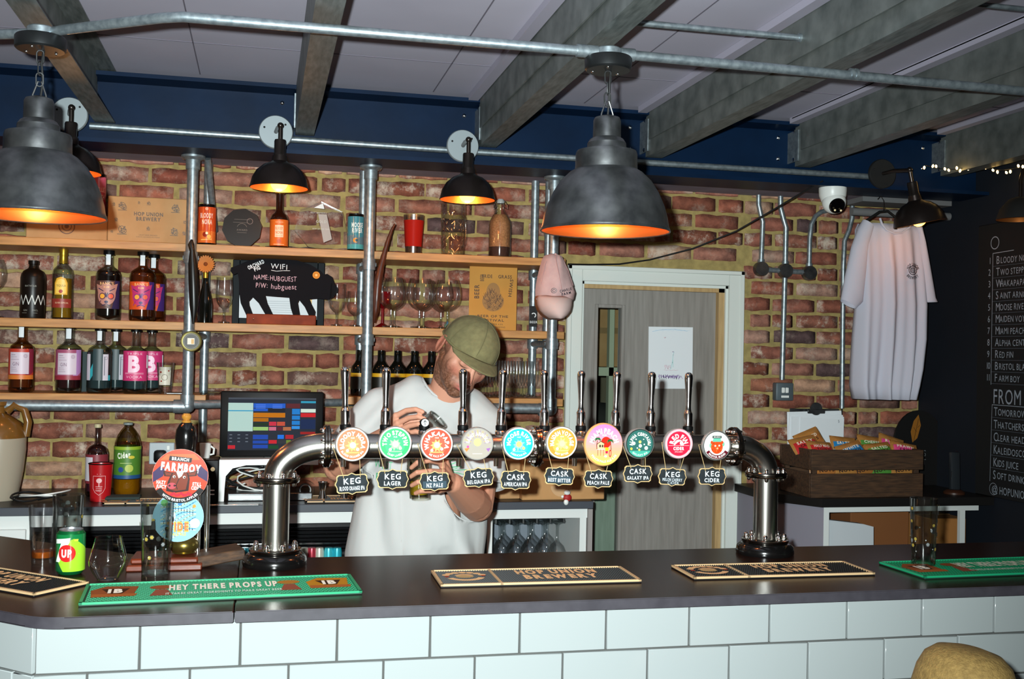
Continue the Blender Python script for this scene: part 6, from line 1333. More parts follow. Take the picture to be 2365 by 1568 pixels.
def d_blue(A, r):
    A.disc(0, 0, r, '#7fa6b8', 60)
    for k in range(14):
        y = -r * .7 + r * .11 * k; pts = [(r * u, y + r * .28 * u + .08 * r * math.sin(u * 5 + k)) for u in [(-1 + i / 6) * .68 for i in range(13)]]
        pts = [(x, yy) for x, yy in pts if x * x + yy * yy < (r * .95) ** 2]
        if len(pts) > 1: A.line(pts, r * .035, ('#b8c4c8', '#3f8ab4', '#b4b890')[k % 3])
    A.disc(r * .62, r * .45, r * .07, '#c98a3a'); A.disc(r * .05, r * .55, r * .08, '#3a7ab8'); A.disc(-r * .55, r * .6, r * .14, '#5a9a5a'); A.disc(r * .66, -r * .25, r * .2, '#b8c4c8'); A.disc(-r * .3, r * .05, r * .2, '#b0bcc0')
    A.text('TIDE', r * .02, -r * .38, r * .34, '#e0a03a', w=r * .85, bold=.09); A.text('TIDE', r * .02, -r * .38, r * .30, '#d86a4a', w=r * .78, bold=.03); A.text('PALE ALE', r * .02, -r * .68, r * .12, '#d8c04a', w=r * .6, bold=.04)
clip(412, 1194, 54, 2.815, d_blue, mat('clip_edge_blue', '#b9cfd8', .4), 'pale blue swirling round clip below the orange one')
clip(417, 1099, 59, 2.800, d_farm, mat('clip_edge_orange', '#d8b0a0', .4), 'orange round clip with a cow head')
# ------------------------------------------------------------------ things on the back bar, left
ZB = 1.0805
def bb_spot(px0, px1, yt, Y): c = atY((px0 + px1) / 2, yt, Y); r = (atY(px1, yt, Y).x - atY(px0, yt, Y).x) / 2; return c.x, r, c.z - ZB
t = thing('stoneware_jug', 'two-tone stoneware jug with a loop handle at the left edge', 'jug', (atY(-8, 1100, 4.32).x, 4.32, ZB)); Hj = atY(10, 1010, 4.32).z - ZB; R1 = .098
b = B(); b.lathe([(0, 0), (R1 * .72, 0), (R1 * .76, .01), (R1 * .92, Hj * .45), (R1, Hj * .8), (R1, Hj)], 36); obj('body', b, mat('buff_stoneware', '#a09684', .35, coat=.3), t)
b = B(); b.lathe([(R1, Hj), (R1 * .97, Hj * 1.1), (R1 * .8, Hj * 1.25), (R1 * .4, Hj * 1.36), (R1 * .25, Hj * 1.4), (R1 * .25, Hj * 1.5), (R1 * .32, Hj * 1.52), (R1 * .32, Hj * 1.58), (0, Hj * 1.58)], 36); obj('shoulder', b, mat('ochre_glaze', '#6e4a1e', .25, coat=.4), t)
b = B(); b.tube([(R1 * .3, 0, Hj * 1.42), (R1 * .55, 0, Hj * 1.52), (R1 * .92, 0, Hj * 1.45), (R1 * 1.05, 0, Hj * 1.25), (R1 * .98, 0, Hj * 1.02)], .015, 12); obj('handle', b, mat('ochre_glaze', '#6e4a1e', .25), t)
x, r, h = bb_spot(200, 252, 985, 4.40)
t = bottle('syrup_bottle', 'clear pink-labelled bottle behind the red cup on the back bar', x, 4.40, ZB, r, h, bottle_prof(r, h, .60, .24), thin_glass('smoky_glass', '#c8bcbe', '#4a4446', .06, 1.8), fill=mat('pink_liqueur', '#8a4a66', .15, trans=.3), fillz=.58, cap=True, capm=mat('cream_cap', '#b5aa86', .5), caph=.01)
A = Art(); A.rect(-.06, .0, .06, .11, '#7d2a34'); A.rect(-.05, .01, -.01, .10, '#c8c4cc'); A.build('label', t, R=r + .0006).location.z = .05
x, r, h = bb_spot(205, 262, 1070, 4.26)
t = thing('plastic_cup', 'red plastic cup with a pale crest on the back bar', 'cup', (x, 4.26, ZB)); b = B(); b.lathe([(0, .002), (r * .8, .002), (r * .82, 0), (r, h), (r * .97, h), (r * .8, .004)], 32); obj('cup', b, mat('red_plastic', '#a8141a', .3, coat=.2), t)
b = B(); b.tube([(r * math.cos(2 * PI * k / 32), r * math.sin(2 * PI * k / 32), h) for k in range(32)], .0022, 8, closed=True); obj('rim', b, M_BLACK, t)
A = Art(); c = '#d8a8a8'; A.line([(-.022, .095), (-.022, .05), (-.014, .035), (0, .025), (.014, .035), (.022, .05), (.022, .095), (-.022, .095)], .0014, c); A.disc(0, .078, .010, c, 14, ry=.009); A.line([(0, .07), (0, .056)], .003, c); A.line([(-.011, .056), (.011, .056)], .0018, c); A.line([(-.010, .050), (.010, .050)], .0015, c); A.text('FOREST', 0, .042, .0065, c, w=.022, bold=.02); A.disc(-.006, .102, .0012, c, 6); A.disc(.004, .102, .0012, c, 6); o = A.build('crest', t, R=r * .965)
x, r, h = bb_spot(265, 328, 975, 4.38)
t = thing('cider_bottle', 'large plastic cider bottle with a green label and golden base', 'bottle', (x, 4.38, ZB))
b = B(); b.lathe([(0, .01), (r * .5, 0), (r * .8, .002), (r * .95, .012), (r, .03), (r * .98, h * .5), (r, h * .62), (r * .96, h * .72), (r * .78, h * .82), (r * .5, h * .9), (r * .3, h * .94), (r * .28, h * .97)], 36); obj('bottle_body', b, thin_glass('pet_plastic', '#d8d0b0', '#5a5038', .06, 1.6), t)
b = B(); b.lathe([(0, .012), (r * .78, .006), (r * .92, .014), (r * .96, .03), (r * .95, h * .24), (0, h * .24)], 32); obj('cider', b, mat('golden_cider', '#d8a01e', .1, trans=.5), t)
b = B(); b.lathe([(0, h * .965), (r * .34, h * .965), (r * .36, h * .995), (0, h)], 20); obj('cap', b, mat('grey_cap', '#7d8684', .4), t)
A = Art(); ring_bg(A, r, .0, .122, '#4a7a2a'); ring_bg(A, r, .0, .014, '#1e4a7a'); A.rect(-.08, .11, .08, .122, '#8aa82e'); A.text('Cider', -.008, .09, .020, '#e8ecd8', w=.05, bold=.05, rot=.15); A.disc(.02, .082, .012, '#c9b83a', 16, ry=.006); A.disc(-.018, .035, .010, '#2a4a8a'); A.disc(.012, .04, .015, '#a8b84a'); A.line([(-.02, .06), (.02, .06)], .002, '#b8c87a'); A.build('label', t, R=r * .985 + .0006).location.z = h * .25
# cables
q = random.Random(12); pts = []
for k in range(70):
    f_ = k / 69; px = 25 + 120 * (.5 + .5 * math.sin(f_ * 17)); p_ = atZ(px, 1160, ZB); pts.append((p_.x, 4.25 + .06 * math.sin(f_ * 29), ZB + .006 + .028 * abs(math.sin(f_ * 11)) * (1 - abs(f_ - .5))))
b = B(); b.tube(pts, .0035, 6); t = thing('cable_tangle', 'tangle of black and white cables beside the stoneware jug', 'cable', pts[0]); obj('black_cable', b, M_RUBBER, t, True)
b = B(); b.tube([(p[0] + .02, p[1] - .04, p[2] + .01) for p in pts[10:34]], .003, 6); obj('white_cable', b, M_WHITE, t, True)
a_ = atZ(8, 1150, ZB); b = B(); b.box(a_.x - .03, a_.x + .015, 4.17, 4.22, ZB, ZB + .022, .003); tag(rebase(obj('white_charger', b, M_WHITE), (a_.x, 4.17, ZB)), 'small white charger block at the left edge of the back bar', 'charger')
# beer mat strips and folded cloth on the back bar
a_ = atY(235, 1175, 4.12); c = atY(370, 1168, 4.12)
bar_mat('small black and tan mat on the back bar behind the hand pump', ((a_.x, 4.13), (c.x + .06, 4.13), 0), .12, M_MATT, 'black', M_MATB, 'black and tan bar mats', top=ZB)
b = B(); a_ = atZ(253, 1150, ZB); c = atZ(330, 1150, ZB); b.box(a_.x, c.x, 4.20, 4.28, ZB + .009, ZB + .020, .003); tag(rebase(obj('folded_cloth', b, mat('dark_green_cloth', '#2c3836', .9, bump=.3, bs=200)), (a_.x, 4.2, ZB)), 'folded dark green cloth lying on the small bar mat', 'cloth')
a_ = atY(705, 1165, 4.12); c = atY(845, 1162, 4.12)
bar_mat('black and tan mat on the back bar beside the barman\'s elbow', ((a_.x, 4.12), (c.x, 4.12), 0), .17, M_MATT, 'black', M_MATB, 'black and tan bar mats', top=ZB)
for px, l in ((745, 'steel jigger on the back bar mat beside the barman'), (795, 'second steel jigger nearer the barman')):
    v = atY(px, 1140, 4.2); t = thing('jigger', l, 'jigger', (v.x, 4.2, ZB + .0085)); b = B(); b.lathe([(0, .03), (.012, .03), (.017, .062), (.016, .062), (.010, .032), (.008, .028), (.016, .0), (.017, 0), (.009, .03)], 24); obj('cup', b, M_CHROME, t); b = B(); b.tube([(.018 * math.cos(2 * PI * k / 20), .018 * math.sin(2 * PI * k / 20), .0615) for k in range(20)], .0012, 6, closed=True); obj('rolled_lip', b, M_CHROME, t)
# wall socket and plug
def socket(px0, px1, py0, py1, label, plug=True, Yw=WY):
    a_ = atY(px0, py0, Yw - .01); c = atY(px1, py1, Yw - .01); t = thing('wall_socket', label, 'socket', (a_.x, Yw, c.z))
    b = B(); b.box(a_.x, c.x, Yw - .012, Yw - .003, c.z, a_.z, .003); p_ = obj('faceplate', b, mat('socket_plate', '#aab4ba', .4), t, True)
    b = B(); b.box(c.x - .03, c.x - .018, Yw - .016, Yw - .012, a_.z - .03, a_.z - .012, .001); obj('switch', b, M_WHITE, p_, True)
    if plug:
        b = B(); b.box(a_.x + .02, a_.x + .07, Yw - .05, Yw - .0125, c.z + .008, c.z + .06, .012, seg=2); obj('plug', b, M_BLACK, t, True); b = B(); b.tube([(a_.x + .045, Yw - .04, c.z + .012), (a_.x + .02, Yw - .05, c.z - .06), (a_.x + .04, Yw - .06, ZB + .02 if ZB < c.z else c.z - .1)], .003, 6); obj('lead', b, M_RUBBER, t, True)
    return t
socket(345, 402, 1022, 1072, 'grey double wall socket with a black plug, left of the pump handle')
v = atY(474, 1045, 4.225); t = thing('white_pipe_cover', 'small white pipe-end cover standing on the black receipt printer left of the till', 'pipe_cover', (v.x, 4.225, ZB + .1605)); b = B(); b.lathe([(0, 0), (.016, 0), (.02, .03), (.021, .055), (.018, .055), (.015, .004)], 24); obj('pipe_cover', b, M_WHITE, t); b = B(); b.tube([(.018, 0, .045), (.032, 0, .035), (.03, 0, .015), (.018, 0, .012)], .004, 8); obj('handle', b, M_WHITE, t)  # pipe-end cover, modelled as a small handled cup and set on the printer
# ------------------------------------------------------------------ till
a_ = atY(510, 903, 4.25); c = atY(745, 1055, 4.25)
t = thing('till_screen', 'black touchscreen till showing coloured buttons', 'till', ((a_.x + c.x) / 2, 4.25, ZB)); x0, x1, z0, z1 = a_.x, c.x, c.z - ZB, a_.z - ZB; mx_ = (x0 + x1) / 2; x0 -= mx_; x1 -= mx_
b = B(); b.box(x0, x1, 0, .035, z0, z1, .006, seg=2); mo = obj('monitor', b, M_BLACK, t)
A = Art(); bw, bh = x1 - x0 - .058, z1 - z0 - .05
def R_(u0, v0, u1, v1, c_): A.rect(x0 + .029 + bw * u0, z1 - .024 - bh * v1, x0 + .029 + bw * u1, z1 - .024 - bh * v0, c_)
R_(0, 0, 1, 1, '#23262e'); R_(0, .1, .28, .64, '#8fa6a0'); R_(0, .24, .28, .26, '#2a7a9a'); R_(0, .0, 1, .03, '#3a3e46')
for (u0, v0, u1, v1, c_) in ((.28, .1, .65, .2, '#20489a'), (.28, .2, .45, .26, '#20489a'), (.45, .2, .65, .28, '#1c1e26'), (.65, .1, .82, .2, '#4a2226'), (.82, .05, 1, .1, '#2a7a94'), (.82, .2, 1, .28, '#a8b4a8'), (.82, .28, 1, .37, '#a01e22'), (.28, .28, .65, .38, '#9a5a12'), (.28, .38, .46, .46, '#8a5212'), (.72, .2, .82, .32, '#1e62a0'), (.72, .33, .82, .42, '#1e62a0'), (.72, .43, .82, .52, '#1e62a0'), (.72, .53, .82, .6, '#2a70b0'), (.28, .47, .46, .54, '#1e2a1e'), (.28, .55, .46, .63, '#7a9a5a'), (.46, .45, .55, .54, '#a02838'), (.55, .45, .65, .54, '#9a4030'), (.46, .55, .55, .63, '#a05468'), (.55, .55, .62, .63, '#4a1e26'), (.62, .55, .72, .63, '#8a5438'), (.82, .4, 1, .6, '#1a2440'),
                           (.28, .7, .46, .8, '#1e3a86'), (.28, .81, .46, .88, '#1e3a86'), (.28, .89, .46, .97, '#1e3a86'), (.56, .7, .64, .79, '#1e5ab0'), (.65, .7, .75, .79, '#8a2028'), (.46, .8, .56, .88, '#a02028'), (.56, .8, .72, .88, '#2a2c30'), (.0, .9, .09, .98, '#9a2028'), (.46, .9, .58, .98, '#1a3a24'), (.66, .8, .72, .9, '#5a6a2a'), (.82, .64, 1, .7, '#7a1e1e')): R_(u0 + .004, v0 + .006, u1 - .004, v1 - .006, c_)
for k in range(9): R_(.02 + .09 * (k % 3), .70 + .065 * (k // 3), .05 + .09 * (k % 3), .715 + .065 * (k // 3), '#5a606a')
for v_ in range(3):
    for u_ in range(2): R_(.31 + .19 * u_, .13 + .03 * v_, .42 + .19 * u_, .14 + .03 * v_, '#4a6ab8')
A.build('display', mo, SCREEN, base_y=-.0005)
b = B(); b.box(-.03, .03, .02, .05, .10, z0 + .01, .004); obj('neck', b, M_BLACK, t)
# white curved stand frame
xa = atY(505, 1070, 4.2).x - mx_; xb = atY(735, 1070, 4.2).x - mx_; zt_ = atY(505, 1062, 4.2).z - ZB
out = [(xa, 0), (xa, zt_), (xb, zt_ + .005), (xb, zt_ - .02), (xa + .10, zt_ - .018), (xa + .05, zt_ - .03), (xa + .025, zt_ - .06), (xa + .022, 0)]
b = B(); b.prism(out, -.055, .05, 'xz', bev=.002); obj('stand', b, M_WHITE, t)
b = B(); b.box(xa + .035, xb - .02, -.05, .12, 0, .03, .003); obj('cash_drawer', b, M_PEWTER, t)
b = B(); b.box(xa + .04, xa + .16, -.052, -.049, .006, .022, .001); obj('paper_slot', b, M_WHITE, t)
t2 = thing('card_printer', 'black receipt printer left of the till stand', 'printer', (atY(492, 1100, 4.2).x, 4.2, ZB)); b = B(); b.box(-.03, .022, -.04, .1, 0, .16, .004); obj('body', b, M_BLACK, t2)
b = B(); b.ball((0, -.041, .125), .008, 10, 6); obj('button', b, mat('led_lens', '#c8b890'), t2)
for z in (.03, .045): b = B(); b.box(-.012, .008, -.042, -.04, z, z + .004); obj('status_light', b, M_WHITE, t2)
t3 = thing('cable_tangle', 'loops of black and white leads under the till screen', 'cable', (mx_ - .06, 4.3, ZB)); pts = [(.11 * math.sin(k * .55), .03 * math.cos(k * .8), .07 + .05 * math.sin(k * .37) + .012) for k in range(60)]
b = B(); b.tube(pts, .004, 6); obj('black_lead', b, M_RUBBER, t3); b = B(); b.tube([(p[0] * .8 + .02, p[1] - .03, p[2] * .9) for p in pts[:34]], .003, 6); obj('white_lead', b, M_WHITE, t3)
v = atY(705, 1115, 4.25); t = thing('tape_roll', 'clear plastic roll standing right of the till', 'roll', (v.x, 4.25, ZB)); b = B(); b.lathe([(.022, -.02), (.036, -.02), (.036, .02), (.022, .02)], 32, (0, 0, .0365), Matrix.Rotation(PI / 2, 3, 'X'), closed=True); obj('roll', b, M_TGLASS, t)
b = B(); b.lathe([(.018, -.02), (.022, -.02), (.022, .02), (.018, .02)], 32, (0, 0, .0365), Matrix.Rotation(PI / 2, 3, 'X'), closed=True); obj('core', b, mat('grey_core', '#8c9090', .5), t)
# cans behind the fridge glass
q = random.Random(3)
FC = [(546, '#a8952a'), (566, '#1f6a78'), (586, '#8fb0a8'), (604, '#3a8a8a'), (700, '#a8b0a0'), (718, '#a02a3a'), (735, '#b9bcae'), (756, '#3ab0bc'), (775, '#2aa4b4')]
for i, (px, c_) in enumerate(FC):
    v = atY(px, 1252, 4.16)
    t = thing('fridge_can', 'drinks can in the fridge, %s from the left' % ('first', 'second', 'third', 'fourth', 'fifth', 'sixth', 'seventh', 'eighth', 'last')[i], 'can', (v.x, 4.085 - .0, v.z - .17), 0, 'cans in the bottle fridge'); t.location.y = 4.03 + .0
    t.location.y = 4.07
    r = .018; b = B(); b.lathe([(0, 0), (r * .8, 0), (r, .008), (r, .15), (r * .85, .165), (0, .165)], 20); obj('can_body', b, mat('can_' + c_[1:], c_, .3, .3), t)
b = B(); zz = atY(650, 1252, 4.16).z - .17; b.box(-.77, .80, 4.04, 4.10, zz - .012, zz - .001, .001); o = obj('fridge_shelf', b, M_WHITE); tag(rebase(o, (0, 4.05, zz)), 'wire shelf edge carrying cans in the bottle fridge', 'shelf')
# ------------------------------------------------------------------ hanging glasses, boxes right of the barman
hang = None; lb = []
for row, Y in enumerate((4.2, 4.29, 4.38)):
    for i in range(6):
        px = 1122 + i * 33 + row * 5; v = atY(px, 1180, Y)
        if v.x > 1.2 or v.x < .91: continue
        nm = ('front', 'middle', 'back')[row] + '-row hanging glass, ' + ('first', 'second', 'third', 'fourth', 'fifth', 'sixth')[i] + ' from the barman\'s side'
        if hang is None:
            hang = thing('hanging_glass', nm, 'glass', (v.x, Y, .989), 0, 'stemmed glasses hanging in the white cabinet'); r = .04
            b = B(); b.lathe([(0, 0), (.034, 0), (.033, -.003), (.012, -.010), (.006, -.015)], 24); obj('foot', b, M_STEMG, hang)
            b = B(); b.lathe([(.006, -.015), (.0042, -.03), (.0042, -.07), (.009, -.082)], 14); obj('stem', b, M_STEMG, hang)
            b = B(); b.lathe([(.009, -.082), (.026, -.098), (.037, -.122), (.04, -.145), (.036, -.185), (.032, -.2)], 28); obj('bowl', b, M_TGLASS, hang)
        else: dup(hang, (v.x, Y, .989), label=nm)
def sp_box(name, label, pxs, Y, D, ztop_px, m=M_CARD, rz=0):
    a_ = atY(pxs[0], ztop_px, Y); c = atY(pxs[1], ztop_px, Y); t = thing(name, label, 'box', ((a_.x + c.x) / 2, Y, ZB)); w = (c.x - a_.x) / 2; b = B(); b.box(-w, w, 0, D, 0, a_.z - ZB, .004); obj('carton', b, m, t)
    b = B(); b.box(-w - .0005, w + .0005, D * .45, D * .55, a_.z - ZB - .001, a_.z - ZB + .001); obj('tape', b, mat('brown_tape', '#8c6d48', .4), t); return t, w, a_.z - ZB
sp_box('cardboard_box', 'narrow cardboard box just right of the barman on the back bar', (1150, 1203), 4.18, .2, 1062)
bx, w, h_ = sp_box('cardboard_box', 'wide cardboard box with a handle notch below the CASK signs', (1207, 1398), 4.14, .3, 1062, mat('cardboard_lit', '#b88a58', .8, var='#ad8050', vs=10))
b = B(); b.prism([(-.045 + .045 + .045 * math.cos(a) - .01, .055 + .035 * math.sin(a) * 1.2) for a in [PI + PI * k / 12 for k in range(13)]], -.003, .0, 'xz'); o = obj('notch_flap', b, mat('cardboard_light', '#c29a70', .8), bx)
A = Art(); A.text('UP', .07, .095, .006, '#4a3020', w=.02); A.text('FRAGILE', .07, .085, .005, '#4a3020', w=.028); A.build('print', bx, base_y=-.001)
b = B(); b.box(-.05, .06, .02, .1, h_ + .001, h_ + .03, .01, seg=2); o = obj('red_packet', b, mat('red_foil_packet', '#a8261a', .35, var='#7a1810', vs=40)); o.location = bx.location; tag(o, 'red snack packet on top of the wide cardboard box', 'packet')
v = atY(1308, 1148, 4.10); t = thing('bauble', 'small red and white bauble hanging in front of the wide box', 'ornament', (v.x, 4.085, v.z)); b = B(); b.ball((0, 0, .0), (.017, .010, .015), 18, 10); obj('red_body', b, mat('red_felt', '#a01a1a', .6), t)
b = B(); b.ball((-.002, -.002, .020), (.013, .010, .010), 16, 8); obj('white_cap', b, M_WHITE, t); b = B(); b.ball((-.006, -.004, -.017), (.010, .008, .012), 16, 8); b.ball((-.02, 0, .004), (.006, .005, .006), 10, 6); obj('white_beard', b, M_WHITE, t)
b = B(); b.tube([(0, 0, .03), (.004, .01, .055), (.0, .04, .075)], .001, 5); obj('string', b, M_TWINE, t)
v = atY(1405, 1142, 4.3); b = B(); b.tube([(1.30, 4.60, 1.135), (1.352, 4.60, 1.135)], .006, 8); tag(rebase(obj('door_handle_bar', b, M_PEWTER), (1.3, 4.6, 1.135)), 'short dark metal bar sticking out right of the wide box', 'bar')
# ------------------------------------------------------------------ crate, snacks, clipboard, phone, pub mat on the right counter
CXL, CXR, CYF, CYB, CZ0, CZ1 = 2.236, 2.760, 4.115, 4.40, ZB, 1.285
t = thing('wooden_crate', 'dark slatted wooden crate full of snack packets', 'crate', ((CXL + CXR) / 2, CYF, ZB))
for z0, z1 in ((.0, .10), (.115, .20)):
    for nm, bxs in (('slat', (CXL, CXR, CYF, CYF + .012)), ('slat', (CXL, CXR, CYB - .012, CYB)), ('slat', (CXL, CXL + .012, CYF + .013, CYB - .013)), ('slat', (CXR - .012, CXR, CYF + .013, CYB - .013))):
        b = B(); b.box(*bxs, CZ0 + z0, CZ0 + z1, .002); obj(nm, b, M_DARKWOOD, t, True)
for x in (CXL + .013, CXR - .033):
    for y in (CYF + .013, CYB - .033): b = B(); b.box(x, x + .02, y, y + .02, CZ0, CZ0 + .2, .001); obj('corner_post', b, M_DARKWOOD, t, True)
b = B(); b.box(CXL + .012, CXR - .012, CYF + .012, CYB - .012, CZ0 + .001, CZ0 + .012); obj('bottom_board', b, M_DARKWOOD, t, True)
M_PK = attr_mat('foil_packet', .35, coat=.2, bump=.6, bs=60)
def packet(col, label, loc, rot, txt):
    t = thing('snack_packet', label, 'packet', loc, 0, 'snack packets in the wooden crate'); t.rotation_euler = rot
    b = B(); b.paint('#a8743a'); n, m = 12, 8; vs = []; fs = []; w, h = .085, .055
    for s in (1, -1):
        for i in range(n + 1):
            for j in range(m + 1):
                u, v = -1 + 2 * i / n, -1 + 2 * j / m; z = s * .020 * (1 - u ** 4) * (1 - v * v) ** .6; vs.append((u * w, z + .0015 * math.sin(u * 9 + v * 4) * (1 - v * v), v * h))
    N_ = (n + 1) * (m + 1)
    for s in (0, 1):
        for i in range(n):
            for j in range(m): a0 = s * N_ + i * (m + 1) + j; fs.append((a0, a0 + 1, a0 + m + 2, a0 + m + 1))
    fc = b.add(vs, fs); cc = srgb(col); dk_ = srgb('#8a5c2c')
    for f in fc:
        c = f.calc_center_median()
        if -.75 < c.x / w < .85 and c.z / h < .35:
            for l in f.loops: l[b.lay] = cc
    bmesh.ops.remove_doubles(b.bm, verts=b.bm.verts, dist=.0004)
    obj('bag', b, M_PK, t, smooth=60, recalc=True)
    A = Art(); A.text(txt[0], 0, .006, .017, '#e6dcc8', w=.105, bold=.03, rot=.05); A.text(txt[1], .005, -.018, .016, '#2a1c18', w=.09, bold=.03, rot=.05); A.build('print', t, fn=lambda x, y, l: Vector((x, -.0225 - l + abs(x) ** 2 * 1.5, y)))
    return t
R3, BL, GR, PK_ = '#b8262a', '#1f78b0', '#4f8a3a', '#d0447e'
zt = CZ0 + .185
for i, (px, py, col, l, ry, tx) in enumerate(((1858, 1010, R3, 'red snack packet at the crate\'s left end', -.2, ('SALTY', 'CRISPS')), (1895, 1020, R3, 'red snack packet at the front left of the crate', .08, ('HALF MAD', 'TOWN')), (1868, 998, '#a86a34', 'plain brown packet sticking up at the back left of the crate', -.35, ('SALTED', 'NUTS')), (1948, 1012, BL, 'blue snack packet at the back of the crate', .1, ('SALTED', 'PINTS')),
         (1965, 1024, BL, 'blue snack packet at the front of the crate', -.25, ('WHITE', 'TOWN')), (2010, 1010, GR, 'green snack packet at the back of the crate', .15, ('CHEESE', 'CRISPS')), (2030, 1024, GR, 'green snack packet at the front of the crate', -.1, ('SALTED', 'NUTS')), (2058, 1010, PK_, 'pink snack packet at the back right of the crate', .3, ('ROAST', 'HAM')), (2088, 1022, PK_, 'pink snack packet at the crate\'s right end', .2, ('PRAWN', 'CRISPS')))):
    back = i in (2, 3, 5, 7); Y = 4.29 if back else (4.20 if i != 0 else 4.25); v = atY(px, py + 10, Y); o = packet(col, l, (v.x, Y, v.z - .012), (-.75 if not back else -.5, ry, rb.uniform(-.15, .15)), tx); o.scale = (.74, .74, .74)
for i, (px, col) in enumerate(((1905, '#a86a34'), (1950, '#a8743a'), (1990, '#9a6430'), (2030, GR), (2080, '#a8743a'))):
    v = atY(px, 1075, 4.18); packet(col, 'packet glimpsed through the crate slats, %s from the left' % ('first', 'second', 'third', 'fourth', 'fifth')[i], (v.x, 4.19, v.z - .01), (-.3, rb.uniform(-.2, .2), 0), ('SALTED', 'NUTS')).scale = (.8, .8, .8)
# clipboard with papers on the wall
v0 = atY(1825, 950, 4.6); v1 = atY(1952, 1010, 4.6)
t = thing('clipboard', 'thick sheaf of white papers on a clipboard behind the crate', 'clipboard', ((v0.x + v1.x) / 2, 4.6, v0.z)); w = (v1.x - v0.x) / 2
b = B(); b.box(-w * .9, w * .9, .032, .036, -.26, .012, .002); obj('board', b, M_PEWTER, t)
for k in range(6):
    b = B(); b.box(-w + .008 * k * (.5 + (k % 2)), w - .006 * (5 - k) * (k % 2), .030 - k * .004, .0325 - k * .004, -.25, .0 - .006 * k); o = obj('paper_sheet', b, M_PAPER, t); o.rotation_euler = (0, .03 * (k % 3 - 1), 0)
b = B(); b.lathe([(0, -.003), (.03, -.003), (.03, .004), (0, .004)], 24, (.0, .02, .012), Matrix.Rotation(PI / 2, 3, 'X')); b.box(-.045, .045, .012, .02, -.01, .01, .003); obj('clip', b, M_PEWTER, t)
A = Art(); A.text('5', 0, 0, .012, '#3a3e48'); o = A.build('page_number', t); o.location = (w * .78, .0065, -.045)
# phone and a tankard-shaped sign
t = thing('cordless_phone', 'black cordless phone standing in its cradle on the right counter', 'phone', (2.97, 4.2, ZB)); b = B(); b.lathe([(0, 0), (.045, 0), (.045, .008), (.032, .018), (0, .02)], 28); obj('cradle', b, mat('brown_cradle', '#3a2014', .4), t)
b = B(); b.obox((.0, 0, .10), (.045, .022, .165), Matrix.Rotation(-.12, 3, 'X') @ Matrix.Rotation(.06, 3, 'Y'), .006, 2); h0 = obj('handset', b, mat('phone_black', '#24282c', .35), t)
for i in range(4):
    for j in range(3): b = B(); b.box(-.016 + j * .012, -.008 + j * .012, -.0145 - i * .0022 + .006, -.0125 - i * .0022 + .006, .075 - i * .012, .081 - i * .012); obj('key', b, mat('phone_key', '#8c959c', .4), h0)
b = B(); b.tube([(-.0235, -.005, .04), (-.0235, -.015, .10)], .0016, 6); obj('metal_trim', b, M_CHROME, h0)
v = atY(2145, 1060, 4.45); t = thing('pub_sign', 'dark rounded pub sign with a gold leaf behind the crate', 'sign', (atY(2122, 1060, 4.5).x, 4.5, ZB)); 
b = B(); b.prism([(-.12, 0), (.12, 0), (.13, .15)] + [(.13 * math.cos(a), .2 + .15 * math.sin(a)) for a in [PI * k / 14 for k in range(15)]] + [(-.13, .15)], 0, .012, 'xz', bev=.002); o = obj('panel', b, mat('sign_black', '#0d0c0c', .5), t)
A = Art(); A.poly([(-.035, .20), (-.045, .25), (-.03, .30), (-.005, .33), (.008, .28), (-.01, .22)], '#8e5a1c'); A.line([(-.03, .2), (-.005, .31)], .002, '#2a1a0c'); A.line([(-.015, .25), (-.03, .27)], .0015, '#2a1a0c'); A.line([(-.01, .27), (.002, .28)], .0015, '#2a1a0c'); A.text('PARSONS', -.03, .15, .028, '#6b6e70', w=.13); A.text('MALT', .0, .11, .026, '#6b6e70', w=.07); A.build('sign_print', o, base_y=-.0004)
# under the right counter
t = socket(1915, 1970, 1175, 1208, 'grey wall socket inside the open right counter', False, Yw=4.6)
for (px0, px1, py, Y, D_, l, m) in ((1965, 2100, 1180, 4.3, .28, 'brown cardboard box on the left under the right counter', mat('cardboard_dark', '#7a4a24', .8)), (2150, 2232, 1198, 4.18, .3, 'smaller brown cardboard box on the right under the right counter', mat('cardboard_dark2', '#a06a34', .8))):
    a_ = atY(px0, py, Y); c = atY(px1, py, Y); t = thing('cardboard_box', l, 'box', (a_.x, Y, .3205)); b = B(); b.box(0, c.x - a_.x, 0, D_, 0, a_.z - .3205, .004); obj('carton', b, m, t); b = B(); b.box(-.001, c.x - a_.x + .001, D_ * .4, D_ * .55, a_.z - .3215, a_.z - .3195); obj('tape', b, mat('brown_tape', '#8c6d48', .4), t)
a_ = atY(1908, 1200, 4.15); c = atY(2015, 1265, 4.15); b = B(); b.prism([(a_.x, .3205), (c.x + .01, .3205), (c.x, c.z + .09), (c.x - .05, a_.z - .02), (a_.x, a_.z - .0)], 4.14, 4.19, 'xz', bev=.004); tag(rebase(obj('white_bag', b, mat('white_polythene', '#c3c8cc', .5, bump=.4, bs=20)), (a_.x, 4.14, .3205)), 'pale folded polythene sack at the left under the right counter', 'bag')
v = atY(2250, 1215, 4.3); t = thing('plastic_tub', 'clear plastic tub beside the smaller box under the counter', 'tub', (v.x, 4.3, .3205)); b = B(); b.lathe([(0, 0), (.04, 0), (.045, .005), (.045, v.z - .3), (.043, v.z - .3)], 28); obj('tub', b, thin_glass('cloudy_tub', '#b8c0c4', '#707a80', .2, 2), t); b = B(); b.lathe([(0, v.z - .3), (.047, v.z - .3), (.047, v.z - .285), (0, v.z - .285)], 28); obj('lid', b, M_PEWTER, t)
